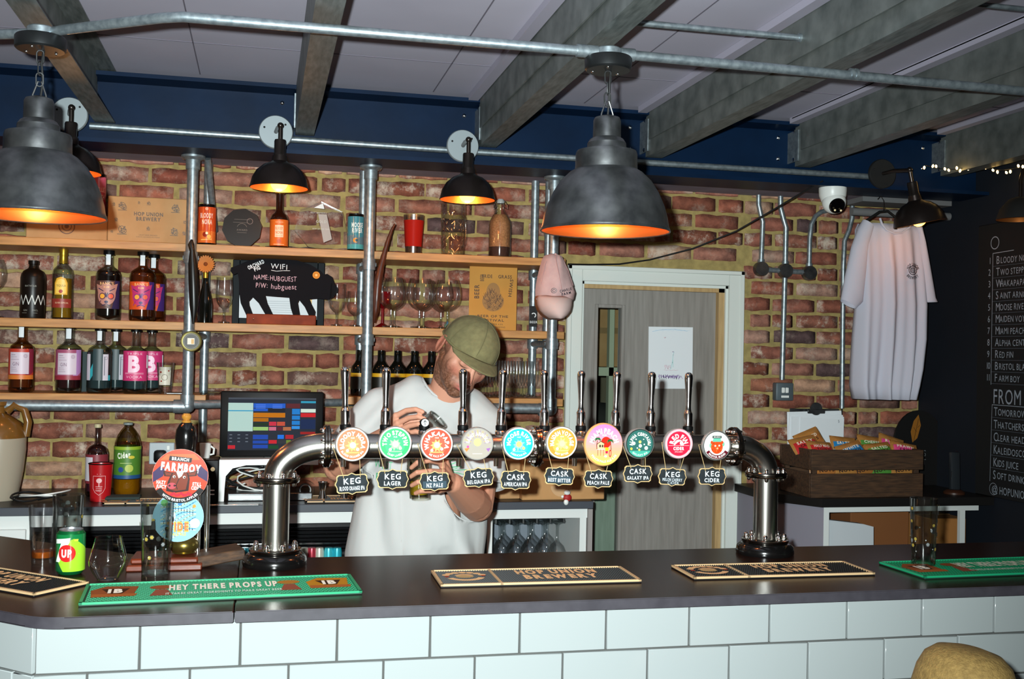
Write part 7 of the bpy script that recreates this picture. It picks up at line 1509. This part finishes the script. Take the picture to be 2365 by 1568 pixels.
# ------------------------------------------------------------------ people
def remesh(b, voxel, smooth=3, fac=.5):
    me = b.mesh('tmp', 0); o = bpy.data.objects.new('tmp', me); COL.objects.link(o)
    m = o.modifiers.new('r', 'REMESH'); m.mode = 'VOXEL'; m.voxel_size = voxel; m.adaptivity = 0
    if smooth: s = o.modifiers.new('s', 'SMOOTH'); s.factor = fac; s.iterations = smooth
    out = bpy.data.meshes.new_from_object(o.evaluated_get(bpy.context.evaluated_depsgraph_get()))
    bpy.data.objects.remove(o); bpy.data.meshes.remove(me); out.shade_smooth(); return out
def limb(b, pts, rs, seg=16, n=5):
    """tapering rounded limb through the joints"""
    P = []; 
    for i in range(len(pts) - 1):
        a, c = Vector(pts[i]), Vector(pts[i + 1])
        for k in range(n): f_ = k / n; P.append((a.lerp(c, f_), rs[i] + (rs[i + 1] - rs[i]) * f_))
    P.append((Vector(pts[-1]), rs[-1]))
    b.tube([p for p, r in P], [r for p, r in P], seg)
    for p, r in [(Vector(pts[i]), rs[i]) for i in range(len(pts))]: b.ball(p, r * 1.0, 14, 10)
def head_parts(b, M):
    def L_(p): return M @ Vector(p)
    R = M.to_3x3(); s = M.to_scale()[0]; R = R.normalized()
    def el(c, r, rot=None): b.ball(L_(c), [q * s for q in r], 28, 18, rot=R @ rot if rot is not None else R)
    el((0, .015, .035), (.076, .095, .085)); el((0, -.028, -.015), (.067, .064, .090)); el((0, -.034, -.058), (.053, .052, .050)); el((0, -.070, -.088), (.027, .024, .022)); el((0, .0, -.045), (.062, .06, .045))
    for q in (-1, 1):
        el((q * .040, -.055, -.016), (.027, .019, .032)); el((q * .022, -.070, -.060), (.026, .022, .034)); el((q * .031, -.0765, .011), (.0155, .0105, .0105)); el((q * .012, -.104, -.028), (.008, .009, .007))
        ry = Matrix.Rotation(q * .25, 3, 'Z'); el((q * .081, .012, -.004), (.006, .017, .029), ry)
        b.tube([L_((q * (.083 + .005 * abs(math.cos(a))), .012 + .017 * math.cos(a), -.002 + .030 * math.sin(a))) for a in [2 * PI * k / 18 for k in range(18)]], .0042 * s, 8, closed=True)
        b.tube([L_((q * .046, -.072, .026)), L_((q * .030, -.085, .031)), L_((q * .012, -.087, .027))], [.007 * s, .0085 * s, .007 * s], 10)
    b.tube([L_((0, -.082, .022)), L_((0, -.094, .004)), L_((0, -.107, -.016)), L_((0, -.109, -.024))], [.008 * s, .0085 * s, .0105 * s, .0095 * s], 14); el((0, -.109, -.022), (.0115, .010, .010))
    el((0, -.078, -.052), (.030, .022, .024))
    b.tube([L_((-.024, -.090, -.053)), L_((-.010, -.1005, -.0495)), L_((0, -.101, -.051)), L_((.010, -.1005, -.0495)), L_((.024, -.090, -.053))], [.003 * s, .0052 * s, .005 * s, .0052 * s, .003 * s], 10)
    b.tube([L_((-.020, -.090, -.060)), L_((0, -.0995, -.0625)), L_((.020, -.090, -.060))], [.003 * s, .0066 * s, .003 * s], 10)
def J(px, py, Y): return atY(px, py, Y)
person = thing('person', 'barman in a white T-shirt and olive cap looking down while filling a glass', 'person', (.45, 3.46, 0))
HM = Matrix.Translation(Vector((.616, 3.32, 1.647))) @ (Matrix.Rotation(math.radians(20.5), 4, 'Y') @ Matrix.Rotation(math.radians(17), 4, 'Z') @ Matrix.Rotation(math.radians(31), 4, 'X')) @ Matrix.Scale(1.03, 4)
b = B(); head_parts(b, HM)
neck0 = HM @ Vector((0, .03, -.05)); nb = J(1030, 925, 3.44)
limb(b, [neck0, neck0.lerp(nb, .5), nb, J(1015, 980, 3.48)], [.060, .058, .062, .070], 24)
shL, shR = J(880, 948, 3.46), J(1120, 985, 3.42)
chest = J(985, 1030, 3.48); waist = J(965, 1200, 3.50); hip = J(962, 1320, 3.52)
b.ball(chest + Vector((0, .02, 0)), (.14, .085, .15), 28, 18); b.ball(waist, (.14, .09, .16), 28, 18); b.ball(hip, (.15, .11, .12), 28, 18)
limb(b, [nb, shL], [.060, .058]); limb(b, [nb, shR], [.060, .058]); limb(b, [nb, chest + Vector((0, .03, 0))], [.065, .085])
elL, wrL = J(778, 1080, 3.42), J(893, 1004, 3.19)
elR, wrR = J(1103, 1168, 3.33), J(1046, 1116, 3.12)
limb(b, [shL, shL.lerp(elL, .5), elL, elL.lerp(wrL, .35), wrL], [.060, .050, .042, .041, .026])
limb(b, [shR, shR.lerp(elR, .5), elR, elR.lerp(wrR, .35), wrR], [.062, .056, .050, .049, .030])
# hands: palm plus five separate bent fingers each
def hand(wr, knuckles, fingers, thumb, pr=.0135):
    for k in knuckles: limb(b, [wr, wr.lerp(k, .5), k], [.019, .0155, pr * .80], 12, 3)
    for i in range(len(knuckles) - 1):
        limb(b, [wr.lerp(knuckles[i], .6), wr.lerp(knuckles[i + 1], .6)], [.0135, .0135], 10, 2)
    for f in fingers: limb(b, f, [.0088, .0081, .0076, .0066][:len(f)], 12, 3)
    limb(b, thumb, [.0145, .0115, .0102, .0085][:len(thumb)], 12, 3)
F2 = [[J(1018, 1068, 3.055), J(992, 1063, 3.024), J(964, 1068, 3.016), J(950, 1080, 3.032)], [J(1022, 1090, 3.05), J(994, 1088, 3.018), J(963, 1091, 3.012), J(948, 1101, 3.03)],
      [J(1020, 1112, 3.05), J(994, 1112, 3.018), J(965, 1113, 3.014), J(951, 1121, 3.032)], [J(1013, 1132, 3.055), J(994, 1133, 3.024), J(972, 1134, 3.02), J(960, 1139, 3.034)]]
hand(wrR, [f[0] for f in F2], F2, [wrR.lerp(F2[0][0], .35), J(1024, 1052, 3.085), J(1006, 1030, 3.07), J(990, 1018, 3.05)])
F1 = [[J(915, 960, 3.135), J(938, 948, 3.112), J(960, 945, 3.09), J(976, 951, 3.078)], [J(919, 977, 3.13), J(944, 965, 3.105), J(966, 962, 3.082), J(980, 967, 3.074)],
      [J(921, 994, 3.13), J(946, 983, 3.105), J(966, 979, 3.085), J(979, 984, 3.078)], [J(921, 1010, 3.135), J(942, 1001, 3.115), J(960, 996, 3.098), J(971, 999, 3.09)]]
hand(wrL, [f[0] for f in F1], F1, [wrL.lerp(F1[0][0], .3) + Vector((0, .015, 0)), J(920, 978, 3.185), J(945, 972, 3.175), J(968, 972, 3.165)])
skin = remesh(b, .0026, 3, .5)
_bm = bmesh.new(); _bm.from_mesh(skin); _hc = HM @ Vector((0, -.01, -.02)); _hv = [v for v in _bm.verts if (v.co - _hc).length < .155 or (v.co.z > nb.z - .12 and (v.co - nb).length < .16)]
for _ in range(8): bmesh.ops.smooth_vert(_bm, verts=_hv, factor=.5, use_axis_x=True, use_axis_y=True, use_axis_z=True)
_bm.to_mesh(skin); _bm.free(); skin.shade_smooth()
# skin colours: stubble, lips, brows, hair, flushed cheeks are colours of the skin itself
lay = skin.color_attributes.new('Col', 'FLOAT_COLOR', 'POINT'); inv = HM.inverted(); N_ = len(skin.vertices)
cols = np.zeros((N_, 4), dtype=np.float32); cols[:, 3] = 1
def lin(h): return np.array(srgb(h)[:3])
base, red, beard, hair, lip, lid, armc = lin('#c08a72'), lin('#bf705e'), lin('#573624'), lin('#3a2618'), lin('#b25a58'), lin('#96604e'), lin('#b07a60')
def gs(p, c, r): return math.exp(-sum(((p[i] - c[i]) / r[i]) ** 2 for i in range(3)))
for i, v in enumerate(skin.vertices):
    p = inv @ v.co; c = base.copy()
    k_ = min(1, max(0, (1.50 - v.co.z) / .16)) * .6; c = base * (1 - k_) + armc * k_
    if p.length < .2:
        k = .75 * (gs(p, (-.045, -.075, -.022), (.024, .03, .02)) + gs(p, (.045, -.075, -.022), (.024, .03, .02))) + .6 * gs(p, (0, -.11, -.02), (.014, .02, .014)); c = c + (red - c) * min(1, k)
        nz = .5 + .5 * noise.noise(Vector(p) * 220); x, y, z = p
        jaw = 1 / (1 + math.exp((z + .046 - abs(x) * .55) * 90)) if y < .03 else 0
        must = gs(p, (0, -.1, -.040), (.026, .03, .0055)); side = 1 if (abs(x) > .055 and -.02 < y < .03 and z < .035) else 0
        k = max(jaw * (1 - gs(p, (0, -.1, -.056), (.026, .03, .007)) * .9) * .95 * (1 if z > -.125 else 0), must * .85, side * .8); c = c + (beard - c) * min(1, k * (.55 + .7 * nz))
        if z > .02 and y > -.015 and abs(x) < .079 and not (abs(x) > .077 and z < .03): c = c + (hair - c) * .9
        if abs(x) > .05 and y > .028 and z > -.05 and abs(x) < .078: c = c + (hair - c) * .8
        c = c + (lip - c) * min(1, gs(p, (0, -.102, -.051), (.020, .02, .0045)) + gs(p, (0, -.1, -.062), (.017, .02, .005)))
        for q in (-1, 1):
            c = c + (hair - c) * .75 * min(1, 1.6 * gs(p, (q * .030, -.09, .031), (.017, .03, .0042))); c = c + (hair * .6 - c) * .9 * min(1, 2.0 * gs(p, (q * .031, -.088, .0035 + 18 * (x - q * .031) ** 2), (.013, .02, .0018)))
            c = c + (lid - c) * .5 * gs(p, (q * .031, -.086, .014), (.015, .02, .007)); c = c + (red - c) * .6 * gs(p, (q * .083, .012, 0), (.012, .03, .035))
            c = c + (lid * .4 - c) * .9 * gs(p, (q * .006, -.105, -.0345), (.004, .006, .003))
    cols[i, :3] = c
lay.data.foreach_set('color', cols.ravel())
M_SKIN = attr_mat('skin', .5, spec=.35, bump=.25, bs=500, sss=.06)
o = obj('body', skin, M_SKIN, person, True)
# olive cap
M_OLIVE = mat('olive_cotton', '#6f6a48', .95, var='#615c3e', vs=60, bump=.5, bs=500)
b = B(); vs = []; fs = []; n1, n2 = 48, 16
for j in range(n2 + 1):
    t_ = j / n2 * PI * .5
    for k in range(n1):
        a = 2 * PI * k / n1; puff = 1 + .06 * math.sin(2 * t_) + .035 * noise.noise(Vector((math.cos(a) * 2, math.sin(a) * 2, t_ * 2)))
        vs.append(HM @ Vector((.0835 * math.cos(t_) * math.cos(a) * puff, .010 + .107 * math.cos(t_) * math.sin(a) * puff, .018 + .108 * math.sin(t_) - .022 * math.sin(a) * (1 - j / n2))))
for j in range(n2):
    for k in range(n1): fs.append((j * n1 + k, j * n1 + (k + 1) % n1, (j + 1) * n1 + (k + 1) % n1, (j + 1) * n1 + k))
b.add(vs, fs); bmesh.ops.remove_doubles(b.bm, verts=b.bm.verts, dist=.0005); cp = obj('cap_crown', b, M_OLIVE, person, True, smooth=80); cp.modifiers.new('s', 'SOLIDIFY').thickness = .002
b = B()
for a0 in (0.26, 1.31, 2.36, 3.4, 4.45, 5.5):
    b.tube([HM @ Vector((.0845 * math.cos(t_) * math.cos(a0) * (1 + .06 * math.sin(2 * t_)), .010 + .108 * math.cos(t_) * math.sin(a0) * (1 + .06 * math.sin(2 * t_)), .018 + .109 * math.sin(t_) - .022 * math.sin(a0) * (1 - t_ / (PI / 2)))) for t_ in [PI / 2 * k / 12 for k in range(13)]], .0012, 5)
obj('crown_seam', b, mat('olive_thread', '#5a5538', .95), cp, True)
b = B(); b.tube([HM @ Vector((.0855 * math.cos(a), .010 + .109 * math.sin(a), .024 - .022 * math.sin(a))) for a in [2 * PI * k / 48 for k in range(48)]], .0035, 8, closed=True); obj('cap_band', b, mat('olive_band', '#66613f', .95, bump=.4, bs=500), cp, True)
b = B(); vs = []; fs = []; nu, nv = 24, 8
for iv in range(nv + 1):
    for iu in range(nu + 1):
        u = -1 + 2 * iu / nu; f_ = iv / nv; ang = u * 1.12; x = .080 * math.sin(ang) / math.sin(1.12) * (1 - .06 * f_); y = -.104 * math.cos(ang * .92) + .006 - f_ * .058 * math.sqrt(max(0, 1 - (u * .97) ** 2)) ** .8; z = .050 - .018 * u * u - f_ * .006 * (1 - .3 * u * u)
        vs.append(HM @ Vector((x, y, z)))
for iv in range(nv):
    for iu in range(nu): q = iv * (nu + 1) + iu; fs.append((q, q + 1, q + nu + 2, q + nu + 1))
b.add(vs, fs); v_ = obj('cap_visor', b, M_OLIVE, cp, True, smooth=80); v_.modifiers.new('s', 'SOLIDIFY').thickness = .003
b = B(); b.obox(HM @ Vector((-.088, .05, .045)), (.003, .012, .02), HM.to_3x3().normalized(), .001); obj('cap_tag', b, mat('tag_blue_yellow', '#5a6a2a', .6, var='#1e4a6a', vs=60), cp, True)
# T-shirt
b = B()
for (px, py, Y, rx, ry, rz) in ((992, 985, 3.47, .155, .110, .12), (975, 1060, 3.48, .178, .125, .14), (965, 1150, 3.49, .180, .128, .14), (958, 1240, 3.50, .188, .135, .15), (956, 1330, 3.50, .195, .140, .16)): b.ball(J(px, py, Y), (rx, ry, rz), 32, 20)
limb(b, [J(1025, 945, 3.46), J(955, 925, 3.465), shL], [.088, .078, .074]); limb(b, [J(1025, 945, 3.46), J(1075, 950, 3.45), shR], [.088, .080, .074])
slL, slR = shL.lerp(elL, .80), shR.lerp(elR, .74)
b.ball(shL, .072, 20, 14); b.ball(shR, .074, 20, 14)
axL, axR = (slL - shL).normalized(), (slR - shR).normalized()
b.tube([shL, shL.lerp(slL, .5), slL + axL * .02], [.073, .074, .070], 28)
b.tube([shR, shR.lerp(slR, .5), slR + axR * .02], [.076, .080, .082], 28)
for (px, py, Y, px2, py2, Y2, r) in ((975, 1100, 3.42, 985, 1250, 3.44, .10), (915, 1080, 3.46, 890, 1290, 3.48, .105), (1050, 1050, 3.45, 1040, 1290, 3.48, .105)): limb(b, [J(px, py, Y), J(px2, py2, Y2)], [r, r * 1.12], 24)
sh_me = remesh(b, .0058, 10, .6)
bm = bmesh.new(); bm.from_mesh(sh_me); bm.normal_update()
zmin = .955
def near(co, c, r): return (co - c).length < r
kill = [f for f in bm.faces if (lambda c: ((c - slL).dot(axL) > .0 and near(c, slL, .11)) or ((c - slR).dot(axR) > .0 and near(c, slR, .12)) or c.z < zmin)(f.calc_center_median())]
nax = (neck0 - nb).normalized(); ncen = J(1034, 892, 3.42)
nc2 = J(1040, 866, 3.42)
def in_neck(c):
    u, w = (c.x - nc2.x), (c.z - nc2.z); u, w = u * .93 + w * .36, -u * .36 + w * .93
    if c.y < 3.455: return (u / .086) ** 2 + (w / .072) ** 2 < 1
    return abs(c.x - nb.x) < .075 and c.z > nb.z + .035
kill += [f for f in bm.faces if in_neck(f.calc_center_median())]
bmesh.ops.delete(bm, geom=list(set(kill)), context='FACES')
for v in bm.verts:
    if v.is_boundary: continue
    c = v.co; low = min(1, max(0, (1.45 - c.z) / .3)); d = v.normal
    w_ = .014 * low * math.sin(c.x * 38 + c.z * 9 + 2.2 * noise.noise(c * 5)) +   .008 * noise.noise(Vector((c.x * 9, c.y * 9, c.z * 5))) + .007 * math.sin((c.x * .6 + c.z) * 60) * math.exp(-((c - slR).length / .14) ** 2) + .006 * math.sin((c.z - c.x) * 70) * math.exp(-((c - shL).length / .16) ** 2)
    v.co = c + d * w_
bmesh.ops.smooth_vert(bm, verts=bm.verts, factor=.4, use_axis_x=True, use_axis_y=True, use_axis_z=True)
# boundary loops -> hem ribs
loops = []; be = {e for e in bm.edges if e.is_boundary}
while be:
    e = be.pop(); lp = [e.verts[0].co.copy(), e.verts[1].co.copy()]; cur = e.verts[1]
    while True:
        nx = next((q for q in cur.link_edges if q in be), None)
        if nx is None: break
        be.discard(nx); cur = nx.other_vert(cur); lp.append(cur.co.copy())
    if len(lp) > 24: loops.append(lp)
bm.to_mesh(sh_me); bvh_bm = bm
from mathutils.bvhtree import BVHTree
BV = BVHTree.FromBMesh(bm)
M_COTTON = mat('white_cotton', '#b3b3b1', .95, bump=.2, bs=600)
ts = obj('t_shirt', sh_me, M_COTTON, person, True); sh_me.shade_smooth(); md = ts.modifiers.new('s', 'SOLIDIFY'); md.thickness = .003; md.offset = -1
for lp in loops:
    L2 = lp[:-1]
    for _ in range(14): L2 = [(L2[i - 1] + L2[i] * 2 + L2[(i + 1) % len(L2)]) / 4 for i in range(len(L2))]
    c = sum(L2, Vector()) / len(L2); isn = (c - ncen).length < .12
    b = B(); b.tube(L2[::2], .0045 if isn else .0028, 8, closed=True); obj('collar' if isn else 'hem', b, M_COTTON, ts, True)
A = Art(); g1 = '#4aa070'
cz = J(980, 1080, 3.35)
A.text('WEST', -.125, .008, .024, g1, w=.05, rot=-.1); A.text('FIZZ', -.12, -.03, .022, g1, w=.055)
for k in range(7): a = .3 + k * .28; A.line([(.055, .0), (.055 + .06 * math.cos(a), -.01 + .055 * math.sin(a))], .003, g1); A.line([(.075, -.01), (.115 + .02 * math.cos(k), -.02 + .02 * math.sin(k * 2))], .002, g1)
A.line([(.03, .03), (.06, .05), (.10, .045), (.13, .03)], .003, g1)
def proj(x, y, l):
    o_ = Vector((cz.x + x, 2.9, cz.z + y)); h = BV.ray_cast(o_, Vector((0, 1, 0)))
    return (h[0] if h[0] else o_ + Vector((0, .45, 0))) + Vector((0, -.0015 - l, 0))
pr = A.build('chest_print', ts, None, fn=proj, eps=.0002); pr.data.transform(Matrix.Translation(-chain_loc(ts)))
bm.free()
# trousers and shoes
b = B(); M_JEAN = mat('dark_jeans', '#1b2230', .9, bump=.3, bs=300)
pv = Vector((hip.x, 3.5, .93)); b.ball(pv, (.165, .12, .13), 24, 16)
for s in (-1, 1): limb(b, [pv + Vector((s * .085, 0, -.04)), (pv.x + s * .10, 3.47, .50), (pv.x + s * .11, 3.52, .09)], [.098, .07, .055], 20)
o = obj('trousers', remesh(b, .009, 4), M_JEAN, person, True)
for s in (-1, 1):
    b = B(); X = pv.x + s * .11; b.ball((X, 3.50, .055), (.045, .07, .052), 18, 12); b.ball((X, 3.42, .042), (.045, .09, .038), 18, 12); me_ = remesh(b, .006, 3)
    for v in me_.vertices: v.co.z = max(v.co.z, .003)
    obj('shoe', me_, M_BLACK, person, True)
# ------------------------------------------------------------------ the two glasses he holds
g0 = J(968, 1150, 3.055); ga = Vector((-.04, .0, 1)).normalized(); gq = ga.to_track_quat('Z', 'Y').to_matrix()
t = thing('pint_glass', 'patterned glass with pale beer at its base held in the barman\'s lower hand', 'glass', g0); hh = .145
b = B(); b.lathe([(0, .008), (.025, .008), (.027, 0), (.029, .03), (.034, hh), (.0328, hh), (.027, .03), (.025, .010), (0, .010)], 32, (0, 0, 0), gq); obj('glass_body', b, thin_glass('held_glass', '#f0f0e8', '#8a8670', .06, 1.4), t)
b = B(); b.lathe([(0, .010), (.0255, .011), (.0285, .05), (0, .05)], 28, (0, 0, 0), gq); obj('beer', b, mat('pale_beer', '#a88a1c', .12, trans=.35, coat=.3), t)
A = Art(); q = random.Random(4)
for k in range(16): X, Z = q.uniform(-.045, .09), q.uniform(.05, .125); A.disc(X, Z, .005, '#2a3028', 10); A.disc(X, Z, .0028, q.choice(['#9a8a3a', '#4a8a9a', '#8a90a0']), 8)
a_ = A.build('hop_print', t, R=.0325); a_.rotation_euler = gq.to_euler()
# upper glass, tipped with its foot to the right
foot = J(1012, 966, 3.10); mouth = J(944, 1032, 3.135); ax = (mouth - foot).normalized(); Lg = (mouth - foot).length; gq = ax.to_track_quat('Z', 'Y').to_matrix()
t = thing('pint_glass', 'clear glass tipped over in the barman\'s upper hand', 'glass', foot)
b = B(); b.lathe([(0, .010), (.028, .010), (.030, 0), (.0315, .012), (.033, Lg * .5), (.037, Lg), (.0358, Lg), (.030, .014), (0, .014)], 36, (0, 0, 0), gq); obj('glass_body', b, thin_glass('clear_pour_glass', '#fafbfa', '#c8cecc', .1, 1.2), t)
b = B(); b.tube([gq @ Vector((.029 * math.cos(a), .029 * math.sin(a), .003)) for a in [2 * PI * k / 36 for k in range(36)]], .0022, 8, closed=True); obj('thick_foot', b, thin_glass('foot_glass', '#f0f4f2', '#b0b8b6', .1, 1.6), t)
# ------------------------------------------------------------------ customer in the foreground, only the straw hat in frame
hx, hy, hz = 1.295, 1.80, .0
ztop = atY(2228, 1495, 1.80).z
cu_ = thing('person', 'customer seen from behind below the bar, wearing a golden straw hat', 'person', (hx, hy, 0))
HC = Matrix.Translation(Vector((hx, hy, ztop - .14))) @ Matrix.Rotation(PI, 4, 'Z')
b = B(); head_parts(b, HC); zn = ztop - .14
limb(b, [(hx, hy, zn - .05), (hx, hy - .01, zn - .17)], [.056, .062], 20)
limb(b, [(hx - .16, hy - .01, zn - .24), (hx + .16, hy - .01, zn - .24)], [.06, .06]); 
for s in (-1, 1):
    e_ = Vector((hx + s * .22, hy - .05, zn - .46)); w_ = Vector((hx + s * .16, hy + .17, zn - .52)); limb(b, [(hx + s * .17, hy - .01, zn - .24), e_, w_], [.052, .040, .027])
    kn = [w_ + Vector((s * -.01 - .018 + .012 * k, .075, .0)) for k in range(4)]
    hand(w_, kn, [[k, k + Vector((0, .03, -.004)), k + Vector((0, .052, -.014)), k + Vector((0, .064, -.026))] for k in kn], [w_ + Vector((-s * .02, .02, 0)), w_ + Vector((-s * .042, .05, 0)), w_ + Vector((-s * .046, .078, -.006))])
sk = remesh(b, .0045, 3); lay = sk.color_attributes.new('Col', 'FLOAT_COLOR', 'POINT'); cc = np.tile(np.array(list(srgb('#c08a70')), dtype=np.float32), len(sk.vertices)); lay.data.foreach_set('color', cc)
obj('body', sk, M_SKIN, cu_, True)
b = B(); b.ball((hx, hy - .02, zn - .33), (.175, .11, .17), 24, 16); b.ball((hx, hy - .03, zn - .52), (.165, .12, .17), 24, 16); b.ball((hx, hy - .04, zn - .66), (.18, .14, .11), 24, 16)
for s in (-1, 1): limb(b, [(hx + s * .13, hy - .01, zn - .24), (hx + s * .20, hy - .03, zn - .38)], [.072, .062])
obj('shirt', remesh(b, .009, 5), mat('pale_blue_shirt', '#7f93a6', .9, bump=.2, bs=300), cu_, True)
b = B(); zs = zn - .72
for s in (-1, 1): limb(b, [(hx + s * .09, hy - .06, zs + .02), (hx + s * .12, hy + .30, zs), (hx + s * .12, hy + .26, .10)], [.085, .065, .050], 20)
obj('trousers', remesh(b, .009, 4), M_JEAN, cu_, True)
for s in (-1, 1):
    b = B(); b.ball((hx + s * .12, hy + .30, .045), (.045, .11, .045), 18, 12); me_ = remesh(b, .006, 2)
    for v in me_.vertices: v.co.z = max(v.co.z, .002)
    obj('shoe', me_, M_BLACK, cu_, True)
M_STRAW = mat('woven_straw', '#8a6f3c', .8, var='#70582c', vs=120, bump=1.0, bs=260)
b = B(); cz_ = ztop - .125
b.lathe([(0, .125), (.03, .1245), (.056, .118), (.074, .102), (.085, .075), (.091, .04), (.0945, .0)], 48, (hx, hy, cz_), Matrix.Rotation(.12, 3, 'Y'), sy=1.15); ht = obj('straw_hat', b, M_STRAW, cu_, True); ht.modifiers.new('s', 'SOLIDIFY').thickness = .003
b = B(); b.lathe([(.094, .004), (.12, .0), (.15, -.006), (.165, -.004), (.168, .002)], 48, (hx, hy, cz_), Matrix.Rotation(.12, 3, 'Y'), sy=1.12); br = obj('hat_brim', b, M_STRAW, ht, True); br.modifiers.new('s', 'SOLIDIFY').thickness = .003
b = B(); b.lathe([(.0950, .002), (.0932, .03)], 48, (hx, hy, cz_), Matrix.Rotation(.12, 3, 'Y'), sy=1.15); obj('hat_band', b, mat('straw_band', '#a08748', .8, bump=.6, bs=200), ht, True)
zseat = zs - .07
t = thing('bar_stool', 'low round stool under the customer in the straw hat', 'stool', (hx, hy - .06, 0)); b = B(); b.lathe([(0, zseat - .03), (.16, zseat - .03), (.165, zseat - .02), (.16, zseat), (0, zseat)], 32); obj('seat', b, M_DARKWOOD, t)
for k in range(4): a = PI / 4 + PI / 2 * k; b = B(); b.tube([(.11 * math.cos(a), .11 * math.sin(a), zseat - .03), (.15 * math.cos(a), .15 * math.sin(a), 0)], .012, 10); obj('leg', b, M_BLACK, t)
